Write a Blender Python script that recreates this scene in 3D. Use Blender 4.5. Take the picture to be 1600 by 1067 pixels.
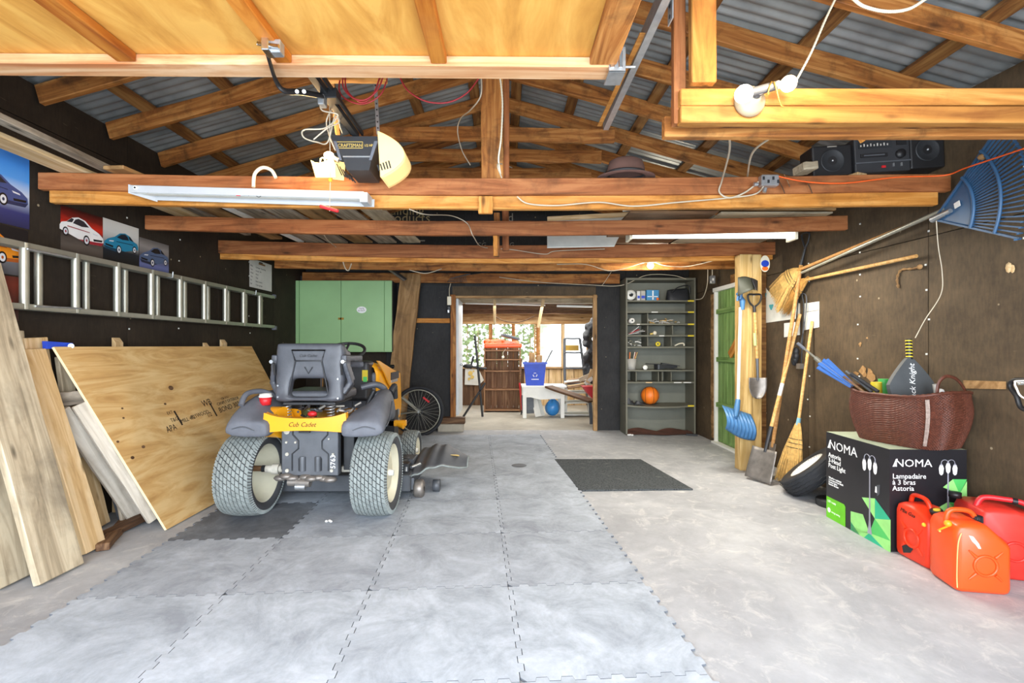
import bpy, math, random
from math import sin, cos, pi, radians, sqrt, atan2
from mathutils import Matrix, Vector
random.seed(7)
for o in list(bpy.data.objects): bpy.data.objects.remove(o)
S = bpy.context.scene
COL = S.collection
# ------------------------------------------------------------------ camera
F = 760.0; CX = 790.0; CY = 540.0; CH = 1.27        # focal length in pixels, vanishing point, eye height
cd = bpy.data.cameras.new('camera'); cam = bpy.data.objects.new('camera', cd); COL.objects.link(cam)
cd.sensor_width = 36; cd.lens = F/1600*36
cd.shift_x = (800-CX)/1600; cd.shift_y = (CY-533.5)/1600
cd.clip_start = .05; cd.clip_end = 200
cam.location = (0, 0, CH); cam.rotation_euler = (radians(90), 0, 0)
S.camera = cam
# ------------------------------------------------------------------ sky, lights, exposure
S.view_settings.view_transform = 'Standard'; S.view_settings.look = 'None'
S.view_settings.gamma = 1; S.view_settings.use_curve_mapping = False
S.view_settings.exposure = 0.62
w = bpy.data.worlds.new('sky'); S.world = w; w.use_nodes = True
nt = w.node_tree; bg = nt.nodes['Background']
tc = nt.nodes.new('ShaderNodeTexCoord'); sp = nt.nodes.new('ShaderNodeSeparateXYZ'); rp = nt.nodes.new('ShaderNodeValToRGB')
nt.links.new(tc.outputs['Generated'], sp.inputs[0]); nt.links.new(sp.outputs['Z'], rp.inputs[0]); nt.links.new(rp.outputs[0], bg.inputs[0])
rp.color_ramp.elements[0].position = 0.0; rp.color_ramp.elements[0].color = (.95, .97, 1, 1)
rp.color_ramp.elements[1].position = .9; rp.color_ramp.elements[1].color = (.62, .78, 1, 1)
bg.inputs[1].default_value = 3.4
def area(name, loc, rot, sx, sy, power=0, color=(1, 1, 1), portal=False):
    l = bpy.data.lights.new(name, 'AREA'); l.shape = 'RECTANGLE'; l.size = sx; l.size_y = sy
    l.energy = power; l.color = color
    if portal: l.cycles.is_portal = True
    o = bpy.data.objects.new(name, l); COL.objects.link(o); o.location = loc; o.rotation_euler = rot; return o
area('door_portal', (0, -.3, 1.22), (radians(90), 0, 0), 5.5, 2.4, portal=True)
area('window_portal', (.25, 10.62, 1.35), (radians(-90), 0, 0), 3.6, 1.1, portal=True)
area('daylight_through_door', (0, -.45, 1.35), (radians(97), 0, 0), 5.4, 2.1, 185, (.80, .90, 1))
area('back_room_fill', (.3, 9.0, 1.93), (0, 0, 0), 2.4, 2.0, 55, (1, .98, .94))  # fill lamp added under the lean-to ceiling to brighten the back room
def point(name, loc, power, color, r=.04):
    l = bpy.data.lights.new(name, 'POINT'); l.energy = power; l.color = color; l.shadow_soft_size = r
    o = bpy.data.objects.new(name, l); COL.objects.link(o); o.location = loc; return o
WARM = (1, .72, .40)
# ------------------------------------------------------------------ placing helpers (pixel + distance -> metres)
def at(px, py, Y): return Vector(((px-CX)*Y/F, Y, CH-(py-CY)*Y/F))
def onx(px, py, X): return at(px, py, X*F/(px-CX))
def flo(px, py): return at(px, py, CH*F/(py-CY))
# ------------------------------------------------------------------ bookkeeping
WM = {}
def reg(o, M, parent=None):
    COL.objects.link(o)
    WM[o.name] = M.copy()
    if parent is not None:
        o.parent = parent; o.matrix_basis = WM[parent.name].inverted() @ M
    else: o.matrix_basis = M
    return o
def tag(o, label=None, cat=None, group=None, kind=None):
    if label: o['label'] = label
    if cat: o['category'] = cat
    if group: o['group'] = group
    if kind: o['kind'] = kind
    return o
def thing(name, loc, label, cat, rz=0, group=None, M=None):
    o = bpy.data.objects.new(name, None); o.empty_display_size = .1
    if M is None: M = Matrix.Translation(Vector(loc)) @ Matrix.Rotation(rz, 4, 'Z')
    reg(o, M); return tag(o, label, cat, group)
def frame(origin, xdir, zhint=(0, 0, 1)):
    x = Vector(xdir).normalized(); z = Vector(zhint); z = (z - x*z.dot(x))
    if z.length < 1e-5: z = Vector((0, 1, 0)) - x*x.y
    z.normalize(); y = z.cross(x)
    M = Matrix.Identity(4)
    for i in range(3): M[i][0] = x[i]; M[i][1] = y[i]; M[i][2] = z[i]; M[i][3] = origin[i]
    return M
class MB:
    def __init__(s, M=None): s.v = []; s.f = []; s.mi = []; s.mats = []; s.M = M; s.sm = []
    def add(s, vs, fs, mat, smooth=False):
        if mat not in s.mats: s.mats.append(mat)
        k = s.mats.index(mat); b = len(s.v)
        for p in vs:
            p = Vector(p)
            if s.M is not None: p = s.M @ p
            s.v.append(p)
        for f in fs: s.f.append([b+i for i in f]); s.mi.append(k); s.sm.append(smooth)
        return s
    def box(s, c, d, mat, R=None, taper=1.0):
        vs = []
        for z in (-.5, .5):
            t = 1 if z < 0 else taper
            for x, y in ((-.5, -.5), (.5, -.5), (.5, .5), (-.5, .5)):
                p = Vector((x*d[0]*t, y*d[1]*t, z*d[2]))
                if R is not None: p = R @ p
                vs.append(p+Vector(c))
        return s.add(vs, [(3, 2, 1, 0), (4, 5, 6, 7), (0, 1, 5, 4), (1, 2, 6, 5), (2, 3, 7, 6), (3, 0, 4, 7)], mat)
    def bb(s, a, b, mat):
        return s.box([(a[i]+b[i])/2 for i in range(3)], [abs(b[i]-a[i]) for i in range(3)], mat)
    def bar(s, p, q, w_, h, mat, up=(0, 0, 1), w2=None, h2=None):
        p = Vector(p); q = Vector(q); M = frame(p, q-p, up); L = (q-p).length
        w2 = w_ if w2 is None else w2; h2 = h if h2 is None else h2
        vs = [M @ Vector((0, a*w_/2, b*h/2)) for a, b in ((-1, -1), (1, -1), (1, 1), (-1, 1))] + \
             [M @ Vector((L, a*w2/2, b*h2/2)) for a, b in ((-1, -1), (1, -1), (1, 1), (-1, 1))]
        return s.add(vs, [(0, 1, 2, 3)[::-1], (4, 5, 6, 7), (0, 1, 5, 4), (1, 2, 6, 5), (2, 3, 7, 6), (3, 0, 4, 7)], mat)
    def prism(s, poly, M, depth, mat, smooth=False):   # poly in local x,y; extruded along local z 0..depth
        n = len(poly)
        vs = [M @ Vector((x, y, 0)) for x, y in poly] + [M @ Vector((x, y, depth)) for x, y in poly]
        s.add(vs, [tuple(range(n))[::-1], tuple(range(n, 2*n))], mat)
        return s.add(vs, [(i, (i+1) % n, n+(i+1) % n, n+i) for i in range(n)], mat, smooth)
    def tube(s, pts, r, mat, n=8, closed=False, smooth=True, flat=1.0, up=(0, 0, 1)):
        pts = [Vector(p) for p in pts]; N = len(pts)
        rs = r if isinstance(r, (list, tuple)) else [r]*N
        vs = []; pu = Vector(up)
        for i, p in enumerate(pts):
            if closed: t = pts[(i+1) % N]-pts[(i-1) % N]
            else: t = pts[min(i+1, N-1)]-pts[max(i-1, 0)]
            if t.length < 1e-9: t = Vector((1, 0, 0))
            t.normalize()
            u = pu - t*pu.dot(t)
            if u.length < 1e-3: u = t.orthogonal()
            u.normalize(); pu = u; v = t.cross(u)
            for k in range(n):
                a = 2*pi*k/n; vs.append(p+u*(rs[i]*flat*cos(a))+v*(rs[i]*sin(a)))
        fs = []
        for i in range(N if closed else N-1):
            for k in range(n):
                a = i*n+k; b = i*n+(k+1) % n; c = ((i+1) % N)*n
                fs.append((a, b, c+(k+1) % n, c+k))
        s.add(vs, fs, mat, smooth)
        if not closed:
            s.add(vs[:n], [tuple(range(n))[::-1]], mat); s.add(vs[-n:], [tuple(range(n))], mat)
        return s
    def lathe(s, prof, M, mat, n=24, smooth=True, a0=0, a1=2*pi):   # prof (r, z), revolves about local z
        full = abs(a1-a0-2*pi) < 1e-6; m = n if full else n+1
        vs = [M @ Vector((r*cos(a0+(a1-a0)*k/n), r*sin(a0+(a1-a0)*k/n), z)) for r, z in prof for k in range(m)]
        fs = []
        for i in range(len(prof)-1):
            for k in range(n): fs.append((i*m+k, i*m+(k+1) % m, (i+1)*m+(k+1) % m, (i+1)*m+k))
        return s.add(vs, fs, mat, smooth)
    def sph(s, c, r, mat, n=16, sc=(1, 1, 1)):
        prof = [(max(1e-4, r*sin(pi*i/(n//2))), -r*cos(pi*i/(n//2))) for i in range(n//2+1)]
        return s.lathe(prof, Matrix.Translation(Vector(c)) @ Matrix.Diagonal((*sc, 1)), mat, n)
    def grid(s, fn, nu, nv, mat, smooth=True, cu=False):
        vs = [fn(i/nu, j/nv) for j in range(nv+1) for i in range(nu+(0 if cu else 1))]; W = nu if cu else nu+1
        fs = [(j*W+i, j*W+(i+1) % W, (j+1)*W+(i+1) % W, (j+1)*W+i) for j in range(nv) for i in range(nu)]
        return s.add(vs, fs, mat, smooth)
    def mesh(s, name, inv=None):
        me = bpy.data.meshes.new(name)
        vs = [inv @ p for p in s.v] if inv is not None else s.v
        me.from_pydata([tuple(p) for p in vs], [], s.f)
        for m in s.mats: me.materials.append(m)
        me.polygons.foreach_set('material_index', s.mi); me.polygons.foreach_set('use_smooth', s.sm)
        me.update(); return me
    # verts in world metres (local=False) or already in the parent's own frame (local=True)
    def build(s, name, parent=None, local=False, bevel=0, seg=1, sub=0, M=None, solid=0):
        if parent is not None:
            P = WM[parent.name]
            if M is None: M = P
            me = s.mesh(name, None if local else M.inverted())
        else:
            if M is None:
                if local: M = Matrix.Identity(4)
                else:
                    xs = [p.x for p in s.v]; ys = [p.y for p in s.v]; zs = [p.z for p in s.v]
                    M = Matrix.Translation(((min(xs)+max(xs))/2, (min(ys)+max(ys))/2, min(zs)))
            me = s.mesh(name, None if local else M.inverted())
        o = bpy.data.objects.new(name, me); reg(o, M, parent)
        if solid: m = o.modifiers.new('solid', 'SOLIDIFY'); m.thickness = solid; m.offset = 0
        if bevel: m = o.modifiers.new('bevel', 'BEVEL'); m.width = bevel; m.segments = seg; m.limit_method = 'ANGLE'; m.angle_limit = radians(40)
        if sub: m = o.modifiers.new('sub', 'SUBSURF'); m.levels = sub; m.render_levels = sub
        return o
def circ(r, n=20, cx=0, cy=0, ry=None):
    ry = r if ry is None else ry
    return [(cx+r*cos(2*pi*i/n), cy+ry*sin(2*pi*i/n)) for i in range(n)]
def rrect(w_, h, r, n=4, cx=0, cy=0):
    out = []
    for sx, sy, a in ((1, 1, 0), (-1, 1, 90), (-1, -1, 180), (1, -1, 270)):
        for i in range(n+1):
            t = radians(a+90*i/n); out.append((cx+sx*(w_/2-r)+r*cos(t), cy+sy*(h/2-r)+r*sin(t)))
    return out
def spline(pts, n=8):
    P = [Vector(p) for p in pts]; out = []
    for i in range(len(P)-1):
        a = P[max(i-1, 0)]; b = P[i]; c = P[i+1]; d = P[min(i+2, len(P)-1)]
        for k in range(n):
            t = k/n; out.append(.5*((2*b)+(c-a)*t+(2*a-5*b+4*c-d)*t*t+(3*b-a-3*c+d)*t**3))
    out.append(P[-1]); return out
def copyo(o, parent, M):
    c = o.copy(); c.parent = None; reg(c, M, parent); return c
def lumber(name, p, q, w_, h, mat, parent=None, up=(0, 0, 1), wob=.003, seg=5, label=None, cat=None, group=None, bevel=.004, cut=0, sag=0):
    p = Vector(p); q = Vector(q); M = frame(p, q-p, up); L = (q-p).length
    b = MB(); vs = []
    for i in range(seg+1):
        x = L*i/seg; jy = random.uniform(-wob, wob); jz = random.uniform(-wob, wob) - sag*sin(pi*i/seg)
        sk = cut*(1 if i == seg else 0)
        for a, c in ((-1, -1), (1, -1), (1, 1), (-1, 1)):
            vs.append(Vector((x - sk*(c+1)/2, a*w_/2+jy+random.uniform(-wob, wob)*.3, c*h/2+jz+random.uniform(-wob, wob)*.3)))
    fs = [(3, 2, 1, 0), tuple(seg*4+i for i in range(4))]
    for i in range(seg):
        for k in range(4): fs.append((i*4+k, i*4+(k+1) % 4, (i+1)*4+(k+1) % 4, (i+1)*4+k))
    b.add(vs, fs, mat)
    me = b.mesh(name); o = bpy.data.objects.new(name, me); reg(o, M, parent)
    if bevel: m = o.modifiers.new('bevel', 'BEVEL'); m.width = bevel; m.segments = 1; m.limit_method = 'ANGLE'; m.angle_limit = radians(40)
    if label: tag(o, label, cat, group)
    return o
def text(body, parent, M, size, mat, name='lettering', ex=.0008, align='LEFT', sx=1.0, label=None, shear=0, spacing=1.0, res=2, lines=1.0):
    cu = bpy.data.curves.new(name, 'FONT'); cu.body = body; cu.size = size; cu.extrude = ex; cu.align_x = align
    cu.shear = shear; cu.space_character = spacing; cu.resolution_u = res; cu.space_line = lines
    t = bpy.data.objects.new(name, cu); COL.objects.link(t)
    dg = bpy.context.evaluated_depsgraph_get(); dg.update()
    me = bpy.data.meshes.new_from_object(t.evaluated_get(dg)); bpy.data.objects.remove(t)
    me.transform(Matrix.Diagonal((sx, 1, 1, 1)))
    me.materials.clear(); me.materials.append(mat); me.name = name
    o = bpy.data.objects.new(name, me); reg(o, M, parent)
    if label: o['label'] = label
    return o
def wallframe(o, x, n):    # frame: local x along given world direction, local z = outward normal
    return frame(o, x, n)
# ------------------------------------------------------------------ materials
def srgb(h):
    c = [int(h[i:i+2], 16)/255 for i in (0, 2, 4)]
    return tuple((x/12.92 if x <= .04045 else ((x+.055)/1.055)**2.4) for x in c)
class N:
    def __init__(s, name):
        s.m = bpy.data.materials.new(name); s.m.use_nodes = True; s.t = s.m.node_tree
        s.b = s.t.nodes['Principled BSDF']
    def n(s, typ, **kw):
        x = s.t.nodes.new(typ)
        for k, v in kw.items():
            if k in x.inputs: x.inputs[k].default_value = v
            else: setattr(x, k, v)
        return x
    def l(s, a, b): s.t.links.new(a, b)
    def coord(s, scale=(1, 1, 1), kind='Object', rot=(0, 0, 0), rnd=True):
        t = s.n('ShaderNodeTexCoord'); m = s.n('ShaderNodeMapping'); m.inputs['Scale'].default_value = scale; m.inputs['Rotation'].default_value = rot
        s.l(t.outputs[kind], m.inputs[0])
        if rnd:
            oi = s.n('ShaderNodeObjectInfo'); mu = s.n('ShaderNodeMath', operation='MULTIPLY'); mu.inputs[1].default_value = 37.0
            s.l(oi.outputs['Random'], mu.inputs[0]); cb = s.n('ShaderNodeCombineXYZ'); s.l(mu.outputs[0], cb.inputs[0]); s.l(mu.outputs[0], cb.inputs[1]); s.l(mu.outputs[0], cb.inputs[2])
            s.l(cb.outputs[0], m.inputs['Location'])
        return m.outputs[0]
    def noise(s, vec, scale=5, detail=4, rough=.55, dist=0):
        x = s.n('ShaderNodeTexNoise'); x.inputs['Scale'].default_value = scale; x.inputs['Detail'].default_value = detail
        x.inputs['Roughness'].default_value = rough; x.inputs['Distortion'].default_value = dist; s.l(vec, x.inputs['Vector']); return x.outputs[0]
    def ramp(s, fac, stops, interp='LINEAR'):
        r = s.n('ShaderNodeValToRGB'); e = r.color_ramp; e.interpolation = interp
        while len(e.elements) < len(stops): e.elements.new(.5)
        for el, (p, c) in zip(e.elements, stops): el.position = p; el.color = (*c, 1) if len(c) == 3 else c
        s.l(fac, r.inputs[0]); return r.outputs[0]
    def mix(s, a, b, fac, mode='MIX'):
        x = s.n('ShaderNodeMix', data_type='RGBA', blend_type=mode)
        for v, i in ((a, 6), (b, 7), (fac, 0)):
            if isinstance(v, (int, float)): x.inputs[i].default_value = v
            elif isinstance(v, tuple): x.inputs[i].default_value = (*v, 1)
            else: s.l(v, x.inputs[i])
        return x.outputs[2]
    def bump(s, h, st=.3, d=.01):
        b = s.n('ShaderNodeBump'); b.inputs['Strength'].default_value = st; b.inputs['Distance'].default_value = d
        s.l(h, b.inputs['Height']); s.l(b.outputs[0], s.b.inputs['Normal'])
    def out(s, col, rough=.6, metal=0, spec=.5):
        if isinstance(col, tuple): s.b.inputs['Base Color'].default_value = (*col, 1)
        else: s.l(col, s.b.inputs['Base Color'])
        if isinstance(rough, (int, float)): s.b.inputs['Roughness'].default_value = rough
        else: s.l(rough, s.b.inputs['Roughness'])
        s.b.inputs['Metallic'].default_value = metal; s.b.inputs['Specular IOR Level'].default_value = spec; return s.m
def plain(name, hexc, rough=.5, metal=0, var=.12, scale=9, spec=.5, bump=0):
    k = N(name); c = srgb(hexc); v = k.coord((1, 1, 1))
    nz = k.noise(v, scale, 4)
    col = k.ramp(nz, [(.3, tuple(x*(1-var) for x in c)), (.7, tuple(min(1, x*(1+var)) for x in c))])
    if bump: k.bump(k.noise(v, scale*8, 3), bump, .004)
    return k.out(col, rough, metal, spec)
def wood(name, dark, mid, light, gs=(1.3, 16, 16), stain=.35, rough=.65, knots=True, sheet=False, stainc='3a2413', sscale=3.0):
    k = N(name); d, m, l_ = srgb(dark), srgb(mid), srgb(light)
    v = k.coord(gs)
    g = k.noise(v, 1.0 if not sheet else 1.3, 6, .6, 1.4 if not sheet else 2.2)
    col = k.ramp(g, [(.30, d), (.47, m), (.62, l_)])
    v2 = k.coord((1, 1, 1)); st = k.noise(v2, sscale, 5, .65, .3)
    col = k.mix(col, srgb(stainc), k.ramp(st, [(.50, (0, 0, 0)), (.72, (stain, stain, stain))]), 'MIX')
    if knots:
        vo = k.n('ShaderNodeTexVoronoi'); k.l(k.coord((2.2, 7, 7)), vo.inputs['Vector']); vo.inputs['Scale'].default_value = 1
        kn = k.ramp(vo.outputs['Distance'], [(.04, (.85, .85, .85)), (.12, (0, 0, 0))])
        col = k.mix(col, tuple(x*.35 for x in d), kn)
    oi = k.n('ShaderNodeObjectInfo'); br = k.ramp(oi.outputs['Random'], [(0, (.78, .78, .78)), (1, (1.0, 1.0, 1.0))])
    col = k.mix(col, br, 1.0, 'MULTIPLY')
    k.bump(g, .25, .006)
    return k.out(col, rough, 0, .3)
M_TIM = wood('old_timber', '6e3f1c', 'a0642e', 'bf8548', stain=.75, sscale=6)
M_TIM2 = wood('reddish_timber', '70401f', '955830', 'ab6e42', stain=.5, sscale=5)
M_HON = wood('honey_timber', 'a0621f', 'c58238', 'd99c52', stain=.5, sscale=5)
M_PUR = wood('dark_purlin', '52341c', '7a5028', '987040', stain=.6)
M_PINE = wood('pale_pine', 'b9935f', 'd8b684', 'e8cda2', stain=.18, stainc='6a5540', rough=.6)
M_PINE2 = wood('weathered_pine', '94866e', 'bbab90', 'd2c4a8', stain=.55, stainc='5a5248', sscale=2.2)
M_WHW = wood('whitish_stud_wood', 'a2988a', 'c4bbac', 'd8d0c2', stain=.25)
M_GREYW = wood('grey_weathered_wood', '5d5347', '8c8070', 'aca08e', stain=.4, stainc='3a332c')
M_BRNW = wood('dark_brown_scrap_wood', '4a3424', '6b4d36', '8a6a4c', stain=.4)
M_POST = wood('pressure_treated_post', 'a8844a', 'cda868', 'e0c084', stain=.2, stainc='7a5a30', gs=(1.0, 10, 10))
M_OLDP = wood('rough_barn_plank', '6b4e30', '947046', 'b48e60', stain=.6, stainc='3a2a1c', gs=(.9, 7, 7))
M_PLY = wood('plywood_sheet', 'c0945a', 'd8ae70', 'e6c48a', gs=(.9, 5.5, 5.5), stain=.12, sheet=True, knots=False, stainc='8a5a2c')
M_DPLY = wood('door_plywood', 'b87e36', 'ce9444', 'dba654', gs=(3.5, .9, 3.5), stain=.12, sheet=True, knots=False, stainc='8a5a2c')
M_PLYE = plain('plywood_edge', 'e6d3ac', .7)
M_HDL = wood('tool_handle_wood', 'c08a4a', 'd6a462', 'e2b87c', gs=(2, 30, 30), stain=.15, knots=False)
M_HDL2 = wood('worn_tool_handle_wood', 'a87440', 'c08a50', 'cc9c64', gs=(2, 30, 30), stain=.25, knots=False)
M_GRN = plain('green_cupboard_paint', '94bc84', .45, var=.07, scale=2)
M_GRND = wood('green_door_paint', '5c7c40', '7a9e58', '94b46e', stain=.3, stainc='3a3420', knots=False)
M_BLK = plain('black_plastic', '1c1c1e', .45)
M_BLK2 = plain('dark_grey_plastic', '2c2d30', .5)
M_SEAT = plain('grey_seat_vinyl', '4c4f56', .42, var=.18, scale=14, bump=.15)
M_SEAT2 = plain('seat_vinyl_groove', '2e3034', .5)
M_FEND = plain('dusty_grey_plastic', '62656d', .6, var=.16, scale=10, bump=.1)
M_YEL = plain('yellow_tractor_paint', 'eaa31e', .28, var=.03)
M_OLIVE = plain('olive_black_plastic', '3e4036', .6)
M_STEEL = plain('galvanised_steel', 'b4b8bb', .35, .75, var=.12, scale=30)
M_CHROME = plain('chrome', 'd8dadc', .15, 1, var=.02)
M_ALU = plain('dull_aluminium', 'a8a79a', .38, .65, var=.08)
M_GUN = plain('grey_painted_steel', '585b60', .5, .3, var=.15)
M_GUN2 = plain('dark_steel', '2e3033', .5, .3, var=.2)
M_SHOV = plain('worn_shovel_steel', '86807a', .45, .55, var=.25, scale=14)
M_SIDE = plain('dusty_sidewall_rubber', '46474a', .8, var=.2)
M_AXLE = plain('dirty_white_casting', 'b4b0a4', .6, var=.2, scale=30)
M_RUB = plain('black_rubber', '23252a', .75, var=.2)
M_TREAD = plain('dusty_tread_rubber', '868d8b', .8, var=.18, scale=20)
M_RIM = plain('cream_wheel_rim', 'd9d4bc', .4, var=.06)
M_WHT = plain('white_paint', 'ecebe4', .45, var=.04)
M_WHT2 = plain('off_white_plastic', 'e6ddc4', .5, var=.04)
M_PAPER = plain('white_paper', 'dcdad4', .8, var=.05)
M_FOAM = plain('white_foam_board', 'd8d8d0', .8, var=.08)
M_RED = plain('red_plastic', 'c8232a', .4)
M_CAN = plain('orange_red_can_plastic', 'f2541c', .35, var=.05, scale=6)
M_CAN2 = plain('red_orange_can_plastic', 'e83a18', .38, var=.08, scale=6)
M_ORG = plain('orange_plastic', 'f07020', .5)
M_CORD = plain('orange_cord', 'ee6020', .5)
M_WIRE = plain('white_cable', 'beb29c', .55)
M_WIRER = plain('red_cable', '9a2026', .5)
M_DARKTXT = plain('black_ink', '241a12', .8)
M_WHITETXT = plain('white_print', 'f2f2f0', .6, var=.02)
M_GREYTXT = plain('grey_print', '8f8a80', .7, var=.05)
M_GOLD = plain('gold_print', 'd8b860', .5)
M_BOXBLK = plain('black_carton_print', '1f1e22', .4, var=.2, scale=3)
M_BOXTOP = plain('grey_green_carton', 'a8b49c', .7, var=.08)
M_LIME = plain('lime_print', '6cc820', .5)
M_LG1 = plain('pale_green_print', '9be080', .5); M_LG2 = plain('teal_green_print', '30b488', .5); M_LG3 = plain('mid_green_print', '52c060', .5)
M_STRAW = plain('broom_straw', 'cfa660', .8, var=.25, scale=40)
M_STRAWD = plain('old_broom_straw', 'b0813e', .8, var=.25, scale=40)
M_BLUE = plain('blue_plastic', '3f6f9c', .45, var=.12)
M_RBLUE = plain('slate_blue_rake_plastic', '34587a', .45, var=.12)
M_BIN = plain('royal_blue_plastic', '2448c0', .4)
M_UMB = plain('blue_umbrella_cloth', '3c6cb4', .6)
M_BASK = plain('dark_woven_cane', '5a3022', .5, var=.35, scale=60)
M_BASK2 = plain('grey_cord_cane', '9c8a80', .5, var=.3, scale=60)  # paler grey cane for the basket's corner cord
M_SHELF = plain('olive_grey_paint', '6c6a5c', .6, var=.12, scale=3)
M_SHELFI = plain('grey_shelf_back_paint', '77786c', .6, var=.12, scale=3)
M_RUST = plain('rusty_red_stain', '5a382c', .8, var=.3)
M_YTAPE = plain('yellow_tape', 'd8c030', .6)
M_HAT = plain('dark_felt', '5a4038', .9, var=.15)
M_BRASS = plain('brass', 'a8843c', .4, .8)
M_KNEE = plain('picture_paper', 'b4b0a8', .7)
M_DOORW = plain('white_door_paint', 'd4dadd', .45, var=.05)
M_WFR = wood('window_frame_timber', '8a6038', 'b48a58', 'cca878', stain=.3)
def emis(name, col, st):
    m = bpy.data.materials.new(name); m.use_nodes = True; b = m.node_tree.nodes['Principled BSDF']
    b.inputs['Base Color'].default_value = (*col, 1); b.inputs['Emission Color'].default_value = (*col, 1); b.inputs['Emission Strength'].default_value = st; return m
M_BULB = emis('lit_bulb_glass', (1, .82, .55), 5)
M_BULBC = emis('lit_cool_bulb_glass', (1, .95, .85), 5)
M_TUBE = emis('lit_fluorescent_tube', (1, .97, .86), 2.5)
# dark fibreboard
def fibre(name, base, alt, spots=True):
    k = N(name); v = k.coord((1, 1, 1), rnd=True); c, a = srgb(base), srgb(alt)
    n1 = k.noise(v, 2.2, 6, .7); col = k.ramp(n1, [(.35, c), (.7, a)])
    fine = k.noise(k.coord((60, 60, 14)), 1, 3); col = k.mix(col, k.ramp(fine, [(.3, (.7, .7, .7)), (.7, (1.15, 1.1, 1.0))]), .7, 'MULTIPLY')
    if spots:
        vo = k.n('ShaderNodeTexVoronoi'); vo.inputs['Scale'].default_value = 5.5; k.l(k.coord((1, 1, 1)), vo.inputs['Vector'])
        col = k.mix(col, srgb('a8997c'), k.ramp(vo.outputs['Distance'], [(.035, (.75, .75, .75)), (.055, (0, 0, 0))]))
        sc = k.noise(k.coord((3, 3, 22)), 2.5, 4, .6, .5)
        col = k.mix(col, srgb('8a7c66'), k.ramp(sc, [(.68, (0, 0, 0)), (.78, (.3, .3, .3))]))
    k.bump(fine, .2, .002)
    return k.out(col, .72, 0, .25)
M_FIB = fibre('dark_fibreboard', '2a231d', '3a3128')
M_FIBR = fibre('brown_fibreboard', '453a2d', '625340')
M_FIBB = fibre('charcoal_fibreboard', '2b2b2c', '38383a')
# corrugated roofing
def roofing():
    k = N('galvanised_roofing'); v = k.coord((1, 1, 1)); n1 = k.noise(v, 3, 5)
    col = k.ramp(n1, [(.3, srgb('767a7b')), (.7, srgb('a0a4a4'))]); k.bump(k.noise(v, 40, 3), .1, .002)
    return k.out(col, .38, .35)
M_ROOF = roofing()
def concrete(name, dark, mid, light, sc=1.0, white=False):
    k = N(name); v = k.coord((1, 1, 1), rnd=False)
    a = k.noise(v, 1.1*sc, 8, .68, .5); b = k.noise(v, 7*sc, 6, .7)
    col = k.ramp(a, [(.3, srgb(dark)), (.5, srgb(mid)), (.72, srgb(light))])
    col = k.mix(col, k.ramp(b, [(.3, (.82, .82, .82)), (.7, (1.05, 1.05, 1.05))]), .8, 'MULTIPLY')
    if white:
        c = k.noise(k.coord((3, 3, 3), rnd=False), 2.2, 8, .75, .8)
        col = k.mix(col, srgb('dcdad4'), k.ramp(c, [(.52, (0, 0, 0)), (.68, (.55, .55, .55))]))
    k.bump(b, .35, .006)
    return k.out(col, k.ramp(a, [(.3, (.55,)*3), (.7, (.75,)*3)]), 0, .35)
M_CONC = concrete('worn_concrete', '96979a', 'adaeb1', 'c2c3c4', white=True)
M_CONC2 = concrete('back_room_concrete', '9c9689', 'b5ae9f', 'c8c2b4')
M_GROUND = concrete('driveway_gravel', '8f8c86', 'a9a69f', 'c0bdb6')
def matfoam(name, c1, c2, c3):
    k = N(name); v = k.coord((1, 1, 1))
    a = k.noise(v, 3.2, 8, .72, .6); b = k.noise(v, 30, 5, .7)
    col = k.ramp(a, [(.32, srgb(c1)), (.5, srgb(c2)), (.68, srgb(c3))])
    col = k.mix(col, k.ramp(b, [(.3, (.85,)*3), (.7, (1.08,)*3)]), .7, 'MULTIPLY')
    k.bump(b, .3, .003)
    return k.out(col, .68, 0, .35)
M_MAT = [matfoam('dusty_grey_foam', '8a9099', 'a3aab3', 'b9c1cb'), matfoam('dusty_pale_foam', '9299a2', 'acb4bd', 'c3cbd5'), matfoam('dark_foam', '55585e', '6c7076', '84898f')]
M_MATE = plain('foam_cut_edge', '686c72', .8)
def rubmat():
    k = N('black_door_mat_rubber'); v = k.coord((1, 1, 1)); vo = k.n('ShaderNodeTexVoronoi'); vo.inputs['Scale'].default_value = 60; k.l(v, vo.inputs['Vector'])
    col = k.ramp(vo.outputs['Distance'], [(.1, srgb('1e2022')), (.5, srgb('4c5052'))])
    n1 = k.noise(v, 12, 5); col = k.mix(col, srgb('7c7e7c'), k.ramp(n1, [(.6, (0,)*3), (.75, (.4,)*3)])); k.bump(vo.outputs['Distance'], .6, .006)
    return k.out(col, .85, 0, .2)
M_RMAT = rubmat()
def glassm():
    k = N('frosted_plastic_sheet'); v = k.coord((1, 1, 1))
    b = k.b; b.inputs['Base Color'].default_value = (.93, .96, .93, 1); b.inputs['Transmission Weight'].default_value = 1; b.inputs['Roughness'].default_value = .16; b.inputs['IOR'].default_value = 1.05
    k.bump(k.noise(k.coord((6, 6, 1)), 9, 4), .3, .01)
    return k.m
M_GLASS = glassm()
M_FROST = glassm(); M_FROST.name = 'milky_plastic_sheet'; M_FROST.node_tree.nodes['Principled BSDF'].inputs['Roughness'].default_value = .55
M_LEAF = plain('hedge_leaf', '7c8850', .6, var=.4, scale=6)
# ------------------------------------------------------------------ structure
XL, XR, YB = -3.0, 2.75, 7.3
RX, RZ, SL = -.12, 3.77, .28                      # ridge position, height, slope
def roofz(x): return RZ - SL*abs(x-RX)
def struct(o): o['kind'] = 'structure'; return o
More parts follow.
